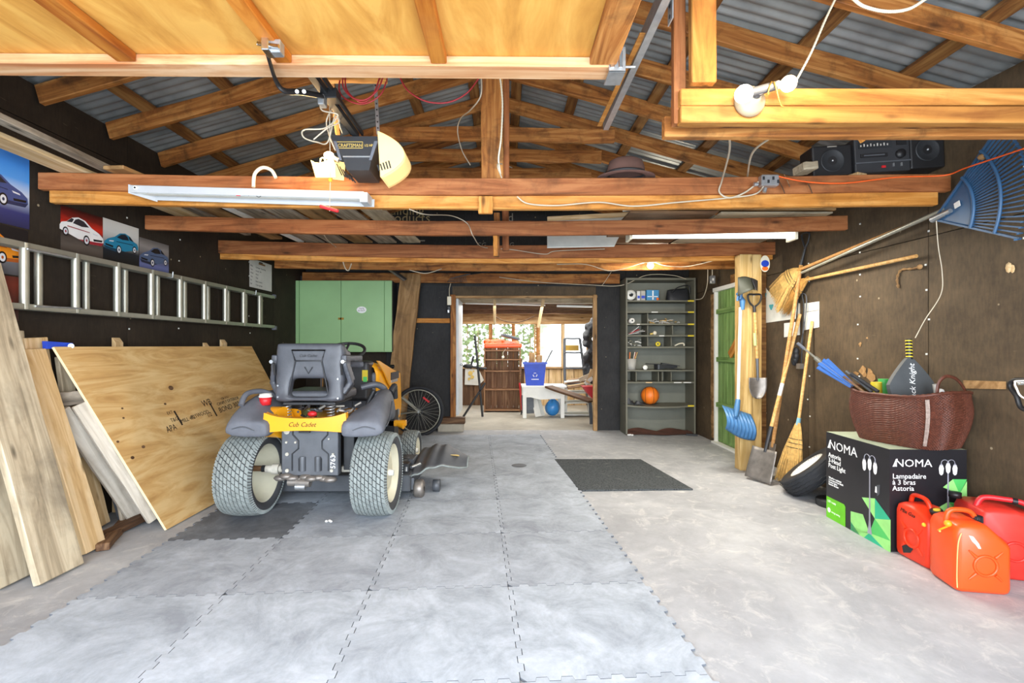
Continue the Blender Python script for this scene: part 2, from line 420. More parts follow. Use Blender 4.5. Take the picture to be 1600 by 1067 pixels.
# floor: concrete slab of the garage, slab of the back room, gravel outside
struct(MB().bb((XL-.1, -.9, -.12), (XR+.5, YB+.02, 0), M_CONC).build('floor'))
struct(MB().bb((-2.6, YB+.02, -.12), (3.2, 10.75, -.004), M_CONC2).build('floor'))
struct(MB().bb((-9, -14, -.16), (9, -.9, -.02), M_GROUND).build('floor'))
struct(MB().bb((-9, 10.75, -.2), (9, 24, -.1), M_GROUND).build('floor'))
# side walls with fibreboard sheets
def wall_side(name, X, s, mat, ys, zs, skip=()):
    b = MB(); o1 = X+s*.02; o2 = X+s*.10
    b.bb((min(o1, o2), -.55, 0), (max(o1, o2), YB+.1, roofz(X)-.03), M_GUN2) if not skip else None
    if skip:
        (ya, yb, zt) = skip
        b.bb((min(o1, o2), -.55, 0), (max(o1, o2), ya, roofz(X)-.03), M_GUN2); b.bb((min(o1, o2), yb, 0), (max(o1, o2), YB+.1, roofz(X)-.03), M_GUN2)
        b.bb((min(o1, o2), ya, zt), (max(o1, o2), yb, roofz(X)-.03), M_GUN2)
    wl = struct(b.build(name))
    for (za, zb) in zs:
        for i in range(len(ys)-1):
            ya, yb = ys[i]+.004, ys[i+1]-.004
            if skip and yb > skip[0]+.02 and ya < skip[1]-.02 and za < skip[2]: continue
            z2 = zb
            p = MB(); p.bb((min(X, o1), ya, za+.003), (max(X, o1), yb, z2-.003), mat).build('wall_panel', wl)
    return wl
wl = wall_side('wall_left', XL, -1, M_FIB, [-.5, .2, 1.42, 2.64, 3.86, 5.08, 6.3, YB], [(0, 2.68), (2.68, roofz(XL)-.03)])
DY0, DY1, DZT = 5.30, 6.36, 2.02
WRN = len(bpy.data.objects)
wr = wall_side('wall_right', XR, 1, M_FIBR, [-.5, .9, 2.12, 3.34, 4.56, DY0, DY1, YB], [(0, 2.02), (2.02, roofz(XR)-.03)], (DY0, DY1, DZT))
# the right wall splays outward towards the doorway
WS = .05
def wx(Y): return XR+max(0, 6.4-Y)*WS
def onw(px, py, off=0.0):
    Y = (XR+6.4*WS-off)/((px-CX)/F+WS); return at(px, py, Y)
# nail heads on the side walls
for X, w_, s in ((XL, wl, 1), (XR, wr, -1)):
    for yy in [.9, 1.51, 2.12, 2.73, 3.34, 3.95, 4.56] if s < 0 else [2.64, 3.25, 3.86, 4.47, 5.08, 5.7, 6.3]:
        b = MB()
        if s > 0 and random.random() < .4: continue
        for z in [.15+.21*i+random.uniform(-.05, .05) for i in range(13)]:
            y2 = yy+random.uniform(-.02, .02); b.box((X+s*.002, y2, z), (.004, .012, .012), M_FOAM)
        b.build('nail_head', w_)
for o in [wr]+[c for c in bpy.data.objects if c.parent == wr]:
    Mw = WM[o.name]; Mi = Mw.inverted()
    for v in o.data.vertices:
        p = Mw @ v.co; d = max(0, 6.4-p.y)*WS; p.x += d
        if p.z > 2.75: p.z -= SL*d
        v.co = Mi @ p
# back wall with the wide opening
OX0, OX1, OZ = -.80, 1.36, 1.99
OP = lambda x: roofz(x)
b = MB()
F1 = frame((0, YB+.1, 0), (1, 0, 0), (0, -1, 0))
b.prism([(XL-.1, 0), (OX0, 0), (OX0, OZ), (OX0, roofz(OX0)-.02), (XL-.1, roofz(XL-.1)-.02)], F1, .08, M_GUN2)
b.prism([(OX1, 0), (XR+.1, 0), (XR+.1, roofz(XR+.1)-.02), (OX1, roofz(OX1)-.02)], F1, .08, M_GUN2)
b.prism([(OX0, OZ), (OX1, OZ), (OX1, roofz(OX1)-.02), (RX, RZ-.02), (OX0, roofz(OX0)-.02)], F1, .08, M_GUN2)
wb = struct(b.build('wall_back'))
F2 = frame((0, YB+.02, 0), (1, 0, 0), (0, -1, 0))
def bp(poly, mat=None): MB().prism(poly, F2, .018, mat or M_FIBB).build('wall_panel', wb)
g = .003
bp([(XL, 0), (-1.79-g, 0), (-1.79-g, 2.16), (XL, 2.16)], M_FIB); bp([(-1.79+g, 0), (OX0-g, 0), (OX0-g, 2.16), (-1.79+g, 2.16)])
bp([(OX0+g, OZ), (OX1-g, OZ), (OX1-g, 2.16), (OX0+g, 2.16)], M_FIBR); bp([(OX1+g, 0), (XR, 0), (XR, 2.16), (OX1+g, 2.16)])
for xa, xb in ((XL, -1.8), (-1.8, -.6), (-.6, .6), (.6, 1.8), (1.8, XR)):
    poly = [(xa+g, 2.166), (xb-g, 2.166), (xb-g, roofz(xb)-.02)] + ([(RX, RZ-.02)] if xa < RX < xb else []) + [(xa+g, roofz(xa)-.02)]
    bp(poly)
# printed words of the building paper on the back gable
text('Building\nProducts', wb, frame(at(597, 335.5, YB-.002), (1, 0, 0), (0, -1, 0)), .20, plain('tan_print', 'a8966c', .7), sx=1.0, lines=.56, label='pale printed words on the black board')
text('d', wb, frame(at(793, 346, YB-.002), (1, 0, 0), (0, -1, 0)), .18, M_GREYTXT)
MB().bb(tuple(at(634, 375, YB-.003)), tuple(at(664, 377, YB-.001)), M_GREYTXT).bb(tuple(at(634, 368, YB-.003)), tuple(at(635.5, 375, YB-.001)), M_GREYTXT).build('printed_mark', wb)
text('CG', wb, frame(at(745, 386, YB-.002), (1, 0, 0), (0, -1, 0)), .1, M_GREYTXT)
text('G', wb, frame(at(796, 386, YB-.002), (1, 0, 0), (0, -1, 0)), .1, M_GREYTXT)
# door casing around the opening
def trimbox(n, a, b_, mat=M_HON, cat=None):
    return lumber(n, a[0], a[1], b_[0], b_[1], mat, wb, up=(0, 1, 0), wob=.002)
lumber('door_casing', (-.785, 7.27, 0.20), (-.785, 7.27, 2.03), .075, .06, M_TIM, wb, up=(0, 1, 0))
lumber('door_casing', (1.335, 7.27, 0.0), (1.335, 7.27, 2.03), .06, .06, M_OLDP, wb, up=(0, 1, 0))
lumber('door_casing', (-.82, 7.28, 2.0), (1.37, 7.28, 2.0), .05, .035, M_OLDP, wb, up=(0, 0, 1))
lumber('sill_block', (-.97, 7.22, .165), (-.60, 7.22, .165), .14, .09, M_BRNW, wb)
MB().bb((-1.0, 7.15, 0), (-.62, 7.28, .115), M_CONC2).build('sill_footing', wb, bevel=.01)
lumber('wall_plate', at(473, 433, 7.12), at(968, 436, 7.12), .05, .14, M_TIM, wb)
lumber('wall_plate', at(425, 424, 7.14), at(474, 440, 7.14), .05, .15, M_GUN2, wb)
lumber('wall_cleat', at(650, 501, 7.26), at(703, 501, 7.26), .04, .068, M_HON, wb)
# front wall round the garage doorway (behind the camera)
b = MB(); F3 = frame((0, -.46, 0), (1, 0, 0), (0, -1, 0))
b.prism([(XL-.1, 0), (-2.85, 0), (-2.85, 2.62), (-2.85, roofz(-2.85)-.02), (XL-.1, roofz(XL-.1)-.02)], F3, .08, M_OLDP)
b.prism([(2.65, 0), (XR+.45, 0), (XR+.45, roofz(XR+.45)-.02), (2.65, roofz(2.65)-.02)], F3, .08, M_OLDP)
b.prism([(-2.85, 2.62), (2.65, 2.62), (2.65, roofz(2.65)-.02), (RX, RZ-.02), (-2.85, roofz(-2.85)-.02)], F3, .08, M_OLDP)
struct(b.build('wall_front'))
# ------------------------------------------------------------------ roof
cz = math.cos(math.atan(SL))
b = MB(); b.bb((RX-.12, -.6, RZ+.03), (RX+.12, 7.45, RZ+.05), M_ROOF)
ceil = struct(b.build('ceiling'))
def sheet(side, y0, y1, hi):
    xe = (XL-.22) if side < 0 else (XR+.45); n = int((y1-y0)/.0125); amp = .010
    def fn(u, v):
        y = y0+(y1-y0)*u; x = RX+(xe-RX)*v
        return Vector((x, y, roofz(x)+.012+amp*sin(2*pi*(y-y0)/.076)+hi))
    return MB().grid(fn, n, 1, M_ROOF).build('roofing_sheet', ceil)
y = -.6; i = 0
while y < 7.4:
    for s in (-1, 1): sheet(s, y, min(y+.70, 7.45), .003*(i % 2))
    y += .66; i += 1
for x in (-2.66, -2.08, -1.46, -.84, -.30, .10, .62, 1.26, 1.91, 2.56):
    z = roofz(x)-.026
    n_ = Vector((SL if x > RX else -SL, 0, 1)).normalized()
    lumber('purlin', (x, -.35, z), (x, 7.2, z), .095, .034, M_PUR, ceil, up=n_, wob=.004, seg=10)
FR = [.95, 1.5, 2.03, 2.58, 3.1, 3.64, 4.18, 4.75, 5.32, 5.9, 6.48, 7.0]
for k, Y in enumerate(FR):
    for s in (-1, 1):
        xe = XL+.03 if s < 0 else wx(Y)-.03
        dz = .055+.036+.012
        jz = random.uniform(-.02, .01)
        lumber('rafter', (xe, Y, roofz(xe)-dz+jz), (RX+.01*s, Y, RZ-dz+random.uniform(-.01, .0)), .042, .125, M_TIM, ceil, up=(0, 0, 1), wob=.006, seg=8)
for Y, za, hw in ((4.20, 2.94+.28, .95), (4.78, 3.19, .9), (5.35, 3.22, .8), (5.93, 3.2, .85), (6.5, 3.22, .8)):
    zc = {4.20: 3.15}.get(Y, za)
    lumber('collar_tie', (-1.15, Y+.045, zc-.03), (.95, Y+.045, zc-.05), .04, .12, M_TIM, ceil, wob=.006, seg=8)
lumber('ridge_block', (-.33, 3.95, 3.50), (-.33, 3.95, 3.72), .14, .10, M_GREYW, ceil)
# tie beams
def tie(xa, ya, xb, yb, Y, w_, h, mat, nm='tie_beam', sg=9):
    return lumber(nm, at(xa, ya, Y), at(xb, yb, Y), w_, h*Y/F, mat, ceil, wob=.003, seg=12, sag=sg*Y/F)
tie(64, 284, 1482, 286, 3.10, .045, 26, M_TIM2, sg=8)
tie(82, 308, 1462, 310, 3.13, .045, 21, M_HON, sg=8)
tie(229, 348, 1322, 349, 3.91, .045, 22, M_TIM2)
tie(338, 386, 1212, 388, 5.10, .045, 20, M_TIM2, sg=7)
tie(345, 400, 1206, 401, 5.13, .045, 10, M_HON, sg=6)
tie(430, 411, 1170, 412, 5.80, .045, 16, M_TIM, sg=4)
# king post hung on the nearest full tie, with packing blocks
lumber('king_post', at(769, 322, 3.185), (at(769, 322, 3.185).x, 3.185, 3.60), .145, .04, M_TIM, ceil, up=(0, 1, 0), wob=.004, seg=6)
lumber('king_post', at(791, 322, 3.23), (at(791, 322, 3.23).x, 3.23, 3.58), .04, .05, M_TIM2, ceil, up=(0, 1, 0), wob=.003)
lumber('packing_block', at(759, 307, 3.085), at(759, 334, 3.085), .09, .03, M_HON, ceil, up=(0, 1, 0))
lumber('hanger_stud', at(776, 333, 4.2), at(776, 401, 4.2), .05, .05, M_TIM, ceil, up=(0, 1, 0))
lumber('hanger_stud', at(790, 326, 4.35), at(790, 392, 4.35), .06, .05, M_TIM2, ceil, up=(0, 1, 0))
lumber('hanger_batten', at(774, 368, 3.86), at(774, 400, 3.86), .035, .02, M_HON, ceil, up=(0, 1, 0))
# near right tie (header with the bulbs) and its post up to the rafter
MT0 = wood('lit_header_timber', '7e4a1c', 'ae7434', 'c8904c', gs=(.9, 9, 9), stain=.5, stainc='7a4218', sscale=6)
xr = wx(2.0)
for (z0, z1) in ((2.178, 2.246), (2.25, 2.318)):
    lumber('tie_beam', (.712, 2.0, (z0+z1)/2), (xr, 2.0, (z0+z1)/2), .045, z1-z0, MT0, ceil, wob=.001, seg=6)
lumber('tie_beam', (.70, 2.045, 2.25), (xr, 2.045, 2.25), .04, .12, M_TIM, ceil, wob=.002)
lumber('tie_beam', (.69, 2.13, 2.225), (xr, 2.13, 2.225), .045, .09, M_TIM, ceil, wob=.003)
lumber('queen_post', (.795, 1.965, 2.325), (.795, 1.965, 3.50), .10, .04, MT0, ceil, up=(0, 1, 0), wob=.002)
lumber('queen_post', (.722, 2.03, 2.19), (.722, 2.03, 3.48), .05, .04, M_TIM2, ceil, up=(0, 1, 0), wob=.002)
# ------------------------------------------------------------------ support post
post = thing('support_post', (2.49, 5.0, 0), 'squared pale timber post holding the roof ties by the green door', 'post')
lumber('post_half', (2.445, 5.0, 0), (2.445, 5.0, 2.20), .125, .12, M_POST, post, up=(0, 1, 0), wob=.001, bevel=.006)
lumber('post_half', (2.562, 5.01, 0), (2.562, 5.01, 2.20), .10, .11, M_POST, post, up=(0, 1, 0), wob=.001, bevel=.006)
# ------------------------------------------------------------------ green plank door in the right wall
b = MB(); b.bb((XR+.03, DY0+.02, .03), (XR+.06, DY1-.02, DZT-.04), M_GRND)
d1 = struct(b.build('door_1'))
nb = 11
for i in range(nb):
    ya = DY0+.03+(DY1-DY0-.06)*i/nb; yb = DY0+.03+(DY1-DY0-.06)*(i+1)/nb-.006
    lumber('plank', (XR+.022, (ya+yb)/2, .03), (XR+.022, (ya+yb)/2, DZT-.05), yb-ya, .02, M_GRND, d1, up=(1, 0, 0), wob=.0015)
for z in (.52, 1.10, 1.72): lumber('batten', (XR-.002, DY0+.04, z), (XR-.002, DY1-.04, z-.01), .03, .06, M_GRND, d1)
lumber('diagonal_brace', (XR-.005, 5.95, 1.15), (XR-.005, 5.42, 1.66), .028, .10, M_HON, d1, up=(0, 0, 1))
MB().bb((XR-.03, DY0-.01, DZT-.05), (XR+.03, DY1+.03, DZT+.0), M_WHT).build('door_frame', d1)
MB().bb((XR-.015, DY1-.005, 0), (XR+.03, DY1+.03, DZT), M_WHT).build('door_frame', d1)
MB().bb((XR-.05, DY0, 0), (XR+.02, DY1+.03, .025), M_WHT).build('threshold', d1)
MB().bb((XR-.0, DY0-.06, 0), (XR+.3, DY0+.005, roofz(XR)-.1), M_PUR).bb((XR+.02, DY0-.06, DZT-.01), (XR+.3, DY1+.06, DZT+.12), M_PUR).bb((XR+.065, DY0-.05, 0), (XR+.25, DY1+.05, DZT+.05), M_PUR).build('door_jamb', d1)
# torn edge of old boarding by the corner
b = MB(); random.seed(3)
zz = [0.05+.1*i for i in range(20)]
for i in range(len(zz)-1):
    wv = .05+.03*random.random(); b.bb((XR-.012, 6.42+.01*random.random(), zz[i]), (XR+.0, 6.42+wv, zz[i+1]), M_OLDP)
b.build('torn_board_edge', wr)
# ------------------------------------------------------------------ back room (lean-to)
XB0, XB1, YW = -1.75, 2.0, 10.4
struct(MB().bb((XB0-.1, YB+.1, 0), (XB0, YW+.1, 2.5), M_OLDP).build('wall_left'))
struct(MB().bb((XB1, YB+.1, 0), (XB1+.1, YW+.1, 2.5), M_PINE2).build('wall_right'))
b = MB(); b.prism([(YB+.1, 2.36), (YW+.35, 1.98), (YW+.35, 2.02), (YB+.1, 2.40)], frame((XB0-.1, 0, 0), (0, 1, 0), (1, 0, 0)), XB1-XB0+.2, M_FOAM)
cb = struct(b.build('ceiling'))
def rzb(y): return 2.36-(y-YB-.1)*.38/3.35
for Y, h, mt in ((7.75, .10, M_PINE2), (8.35, .11, M_BRNW), (8.9, .10, M_PINE2), (9.5, .11, M_BRNW), (10.0, .10, M_BRNW)):
    lumber('ceiling_beam', (XB0, Y, rzb(Y)-h/2-.01-.03*(Y > 8.2)), (XB1, Y, rzb(Y)-h/2-.01-.03*(Y > 8.2)), .05, h, mt, cb, wob=.006)
# window wall: timber studs, lower boarding and panes
b = MB(); b.bb((XB0, YW, 0), (XB1, YW+.04, .79), M_BRNW); b.bb((XB0, YW, 1.77), (XB1, YW+.04, 2.02), M_WFR)
wbk = struct(b.build('wall_back'))
for i in range(14):
    xa = XB0+i*(XB1-XB0)/14
    lumber('plank', (xa+.13, YW-.012, 0), (xa+.13, YW-.012, .77), .255, .018, M_PINE if xa > .25 else M_BRNW, wbk, up=(0, 1, 0), wob=.002)
lumber('window_sill', (XB0, YW-.03, .80), (XB1, YW-.03, .80), .10, .04, M_WFR, wbk)
lumber('window_sill', (XB0, YW-.03, 1.76), (XB1, YW-.03, 1.76), .06, .06, M_WFR, wbk)
wins = [(-1.6, -1.15), (-.98, -.36), (-.28, .13), (.20, .61), (.74, 1.19), (1.26, 1.73)]
for i, (a, c) in enumerate(wins):
    wn = struct(MB().bb((a-.03, YW-.02, .80), (a, YW+.05, 1.76), M_WFR).bb((c, YW-.02, .80), (c+.03, YW+.05, 1.76), M_WFR).build('window_%d' % (i+1)))
    MB().bb((a, YW+.01, .81), (c, YW+.014, 1.75), M_GLASS if i < 4 else M_FROST).build('pane', wn)
for x in (-1.06, -.32, .165, .68, 1.225, 1.78):
    lumber('stud', (x, YW-.01, .8), (x, YW-.01, 1.76), .06, .05, M_PINE if x > 1 else M_TIM, wbk, up=(0, 1, 0))
lumber('brace', at(773, 468, 8.1), at(773, 507, 8.1), .045, .03, M_PINE, cb, up=(0, 1, 0))
lumber('brace', at(849, 468, 8.3), at(841, 512, 8.3), .05, .03, M_PINE, cb, up=(0, 1, 0))
# white slab door standing open into the back room
d2 = struct(MB().bb((-.752, 7.38, .215), (-.715, 8.08, 1.985), M_DOORW).build('door_2', bevel=.003))
MB().sph((-.69, 7.62, .98), .028, M_CHROME, 12).bb((-.717, 7.60, .95), (-.713, 7.64, 1.01), M_CHROME).build('door_knob', d2)
# ------------------------------------------------------------------ hedge outside the lean-to windows
random.seed(11); b = MB()
for k in range(5200):
    x = random.uniform(-4.2, 1.2); z = random.uniform(.1, 3.0); y = 12.6+random.uniform(-.35, .35)+.1*z
    r = random.uniform(.03, .08); a = random.uniform(0, 6.28); c = random.uniform(-1, 1)
    u = Vector((cos(a), c*.5, sin(a)))*r; v = Vector((-sin(a), random.uniform(-.6, .6), cos(a)))*r*.55
    p = Vector((x, y, z)); b.add([p-u, p-v, p+u, p+v], [(0, 1, 2, 3)], M_LEAF)
hedge = b.build('hedge'); tag(hedge, 'leafy hedge seen blurred through the left back room windows', 'hedge', kind='stuff')
b = MB()
for i in range(16): b.tube([(-4+i*.33, 12.7, -.1), (-4+i*.33+random.uniform(-.1, .1), 12.7, 2.6)], [.03, .012], M_OLDP, 6)
b.build('stems', hedge)
# ------------------------------------------------------------------ interlocking foam floor mats
random.seed(5)
TS = .722
mat_root = thing('foam_floor_mat', (.744, 2.594, 0), 'large floor mat of interlocking grey foam tiles with jigsaw edges, under the tractor', 'floor mat', rz=radians(3.4))
MR = WM[mat_root.name]
def jig(n, sgn, L):     # jigsaw edge profile along 0..L
    out = []; p = L/n
    for i in range(n):
        a = i*p; d = .022*sgn*(1 if i % 2 else -1)
        out += [(a+p*.12, 0), (a+p*.02, d), (a+p*.98, d), (a+p*.88, 0)] if True else []
    return out
NT = 15
def tile_outline(edges):       # edges: which sides are toothed (all); teeth alternate so neighbours fit
    pts = []
    gap = .0016
    for side in range(4):
        raw = jig(NT, 1 if side in (0, 3) else -1, TS)
        seq = [(0, 0)]+raw
        for (t, d) in seq:
            if side == 0: x, y = t, -d*1
            elif side == 1: x, y = TS+d*-1, t
            elif side == 2: x, y = TS-t, TS+(-d if False else d)*-1*-1
            else: x, y = 0-d*1, TS-t
            pts.append((x, y))
    cx = cy = TS/2
    return [(cx+(x-cx)*(1-gap/TS*2), cy+(y-cy)*(1-gap/TS*2)) for x, y in pts]
# straight description: profile f(t) used by all four sides keeps neighbours interlocked
def prof(t_i): return None
def tile_poly():
    p = TS/NT; h = .011; g = .0016; pts = []
    prof_ = []
    for i in range(NT):
        s_ = h if i % 2 else -h; prof_ += [(i*p+(p*.06 if i else p*.3), s_), ((i+1)*p-(p*.06 if i < NT-1 else p*.3), s_)]
    bot = [(t, d+g) for t, d in prof_]                      # bottom edge
    rig = [(TS+d-g, t) for t, d in prof_]                   # right edge
    top = [(t, TS+d-g) for t, d in prof_][::-1]
    lef = [(d+g, t) for t, d in prof_][::-1]
    return bot+rig+top+lef
TP = tile_poly()
tmesh = {}
for c in range(4):
    for r in range(-4, 6):
        mi = random.choice([0, 0, 1, 1])
        if (c, r) == (0, 1): mi = 2
        if r < 0: mi = 1
        if r >= 4: mi = 0
        if mi not in tmesh:
            bmx = MB(); n = len(TP)
            vs = [(x, y, .003) for x, y in TP]+[(x, y, .012) for x, y in TP]
            bmx.add(vs, [tuple(range(n, 2*n))], M_MAT[mi]); bmx.add(vs, [(i, (i+1) % n, n+(i+1) % n, n+i) for i in range(n)], M_MATE)
            tmesh[mi] = bmx.mesh('mat_tile')
        o = bpy.data.objects.new('mat_tile', tmesh[mi])
        x = -TS*(4-c); y = r*TS*1.0
        reg(o, MR @ Matrix.Translation((x, y, 0)), mat_root)
# black rubber mat
b = MB(); cs = [flo(*p) for p in ((905, 768), (1083, 766), (1001, 719), (866, 719))]
b.add([p for p in cs]+[p+Vector((0, 0, .014)) for p in cs], [(0, 3, 2, 1), (4, 5, 6, 7), (0, 1, 5, 4), (1, 2, 6, 5), (2, 3, 7, 6), (3, 0, 4, 7)], M_RMAT)
rm = tag(b.build('rubber_mat', bevel=.004), 'black speckled rubber mat lying on the bare concrete', 'mat')
# ring of a floor drain showing through the mat
b = MB(); b.M = Matrix.Translation(flo(811, 729)+Vector((0, 0, .0125)))
b.lathe([(.001, .002), (.075, .002), (.08, 0)], Matrix.Identity(4), M_GUN2, 20); tag(b.build('drain_cover'), 'small round grey drain cover in the floor mat', 'drain cover')
# little scrap of paper on the mats
b = MB()
for dx, dy in ((0, 0), (.02, .01), (.035, -.005)): b.sph(flo(510, 819)+Vector((dx, dy, .022)), .012, M_PAPER, 8, (1, .8, .7))
tag(b.build('paper_scrap'), 'tiny crumpled white scrap on the mats behind the tractor', 'scrap')
b = MB()
for dx, dy in ((0, 0), (.025, .01), (.05, -.01)): b.sph(flo(982, 681)+Vector((dx, dy, .014)), .02, M_PAPER, 8, (1, .8, .7))
tag(b.build('paper_scrap'), 'crumpled white paper at the left foot of the grey shelf', 'scrap')
b = MB(); b.bar(flo(1072, 680)+Vector((0, 0, .014)), flo(1090, 681)+Vector((0, 0, .014)), .06, .02, M_BLK2); tag(b.build('plastic_offcut', bevel=.004), 'small black plastic piece at the right foot of the grey shelf', 'offcut')
# ------------------------------------------------------------------ overhead garage door, raised flat
gd = thing('garage_door', (-1.07, 0, 2.44), 'raised wooden overhead garage door with plywood skin and framed stiles', 'garage door')
def tl(x): return 2.44 - .02*(x+2.6)/3.0          # tilts slightly down to the right
DX0, DX1, DYA, DYB = -2.62, .455, -.32, 2.10
b = MB(); vs = [(DX0, DYA, tl(DX0)+.04), (DX1, DYA, tl(DX1)+.04), (DX1, DYB, tl(DX1)+.04), (DX0, DYB, tl(DX0)+.04)]
b.add([Vector(p) for p in vs]+[Vector(p)+Vector((0, 0, .012)) for p in vs], [(3, 2, 1, 0), (4, 5, 6, 7), (0, 1, 5, 4), (1, 2, 6, 5), (2, 3, 7, 6), (3, 0, 4, 7)], M_DPLY)
b.build('plywood_skin', gd)
M_DF = wood('door_frame_timber', '8e4812', 'b4681e', 'cc8434', gs=(1.2, 14, 14), stain=.45, stainc='9a5028')
M_DF2 = wood('door_rail_timber', 'c07848', 'dca878', 'ecc49a', gs=(.9, 12, 12), stain=.35, stainc='a8603a')
lumber('rail', (DX0, 2.05, tl(DX0)+.018), (DX1, 2.05, tl(DX1)+.018), .10, .042, M_DF2, gd, wob=.001)
lumber('rail', (DX0, -.2, tl(DX0)+.018), (DX1, -.2, tl(DX1)+.018), .10, .042, M_DF2, gd, wob=.001)
for x, w_ in ((DX0+.05, .1), (-2.15, .065), (-1.555, .08), (-.91, .065), (-.275, .065), (DX1-.055, .11)):
    lumber('stile', (x, -.15, tl(x)+.02), (x, 1.998, tl(x)+.02), w_, .038, M_DF if x < .3 else M_TIM, gd, wob=.0015)
# corner roller bracket and arm bracket
p = at(957, 100, 2.09); b = MB(); b.bb((p.x-.035, 2.0, 2.395), (p.x+.035, 2.105, 2.402), M_STEEL); b.bb((p.x-.035, 2.0, 2.395), (p.x+.035, 2.006, 2.50), M_STEEL)
b.bb((p.x-.03, 1.992, 2.41), (p.x-.012, 1.999, 2.48), M_CHROME); b.bb((p.x+.005, 1.992, 2.41), (p.x+.02, 1.999, 2.48), M_CHROME)
b.tube([(p.x+.03, 2.06, 2.45), (p.x+.09, 2.06, 2.45)], .006, M_STEEL); b.build('corner_bracket', gd, bevel=.002)
# ------------------------------------------------------------------ door track
tr = thing('door_track', (.56, 2.7, 2.49), 'galvanised steel door track running from the ceiling beside the raised door', 'track')
b = MB()
for (za, zb, xa, xb) in ((2.475, 2.479, .545, .575), (2.475, 2.535, .545, .549), (2.475, 2.49, .571, .575)):
    b.bb((xa, -.1, za), (xb, 2.72, zb), M_STEEL)
b.build('channel', tr)
b = MB(); b.bb((.60, 1.75, 2.45), (.604, 1.80, 2.80), M_STEEL)
for i in range(8): b.tube([(.599, 1.775, 2.47+.04*i), (.598, 1.775, 2.47+.04*i)], .008, M_GUN2, 8)
b.bb((.55, 1.76, 2.52), (.604, 1.79, 2.524), M_STEEL); b.build('hanger_strap', tr)
b = MB(); b.bar((.535, 1.9, 2.49), (.52, 2.70, 2.49), .022, .006, M_HON); b.build('wood_strip', tr)
# ------------------------------------------------------------------ garage door opener
op = thing('door_opener', (-.86, 2.93, 2.29), 'dark garage door opener motor on a black rail with curved yellow-lit light covers', 'door opener')
mx0, mx1, my0, my1, mz0, mz1 = -1.0, -.725, 2.80, 3.02, 2.31, 2.475
b = MB()
poly = [(mx0, mz1), (mx1, mz1), (mx1, mz1-.02), (mx1-.045, mz0+.045), (mx1-.06, mz0-.03), (mx0+.085, mz0-.03), (mx0+.06, mz0+.045), (mx0, mz1-.02)]
b.prism([(x, z) for x, z in poly], frame((0, my1, 0), (1, 0, 0), (0, -1, 0)), my1-my0, M_BLK2); b.build('motor_housing', op, bevel=.004)
b = MB(); b.bb((mx0+.065, my0-.006, mz0+.042), (mx1-.05, my0-.001, mz0+.05), M_STEEL); b.build('trim_strip', op)
f_ = frame((mx0+.035, my0-.002, mz1-.062), (1, 0, 0), (0, -1, 0))
text('CRAFTSMAN', op, f_, .027, M_GOLD, sx=.9, ex=.0006); text('1/2 HP', op, frame((mx0+.186, my0-.002, mz1-.060), (1, 0, 0), (0, -1, 0)), .020, M_GOLD, sx=.9)
b = MB(); q = [(mx0+.025, mz1-.069), (mx0+.178, mz1-.069), (mx0+.178, mz1-.033), (mx0+.025, mz1-.033)]
for i in range(4):
    a, c = q[i], q[(i+1) % 4]; b.bar((a[0], my0-.002, a[1]), (c[0], my0-.002, c[1]), .002, .003, M_GOLD)
b.build('badge_border', op)
b = MB()
for sx in (mx0+.01, mx1-.01):
    b.prism([(0, 0), (.012*(1 if sx < -.8 else -1)*1.6, 0), (.05*(1 if sx < -.8 else -1), -.11), (.035*(1 if sx < -.8 else -1), -.11)], frame((sx, my0-.001, mz1-.03), (1, 0, 0), (0, -1, 0)), .006, M_FEND)
b.build('edge_trim', op)
# light covers: quarter-barrel lenses with vent slots
def lens(sgn, M, name, mat):
    b = MB(M)
    R_ = .13
    def fn(u, v):
        a = radians(-70+150*v); k = .25+.75*sin(pi*min(1, max(0, v*.9+.08)))
        return Vector((sgn*(R_*1.25*cos(a)*k), u*.20, R_*1.05*sin(a)))
    b.grid(fn, 6, 16, mat)
    pts = [(sgn*(R_*1.25*cos(radians(-70+150*v/12))*(.25+.75*sin(pi*min(1, max(0, v/12*.9+.08))))), R_*1.05*sin(radians(-70+150*v/12))) for v in range(13)]
    return b, pts
M_LENS = plain('lit_lens_plastic', 'ead08c', .4, var=.04)
M_LENS.node_tree.nodes['Principled BSDF'].inputs['Emission Color'].default_value = (1, .72, .3, 1)
M_LENS.node_tree.nodes['Principled BSDF'].inputs['Emission Strength'].default_value = .35  # weak warm emission in the plastic stands in for bulb light
b, pts = lens(1, Matrix.Translation((mx1-.02, my0, mz0+.06)), 'x', M_LENS)
b.M = None
b.prism([(mx1-.02+x, mz0+.06+z) for x, z in pts], frame((0, my0+.003, 0), (1, 0, 0), (0, -1, 0)), .003, M_LENS)
b.build('light_cover', op, solid=.003)
b = MB()
for i in range(5): b.bar((mx1+.0+.016*i, my0-.002, mz0-.035+.004*i), (mx1-.012+.016*i, my0-.002, mz0-.0+.006*i), .003, .008, M_GUN2)
b.build('vent_slot', op)
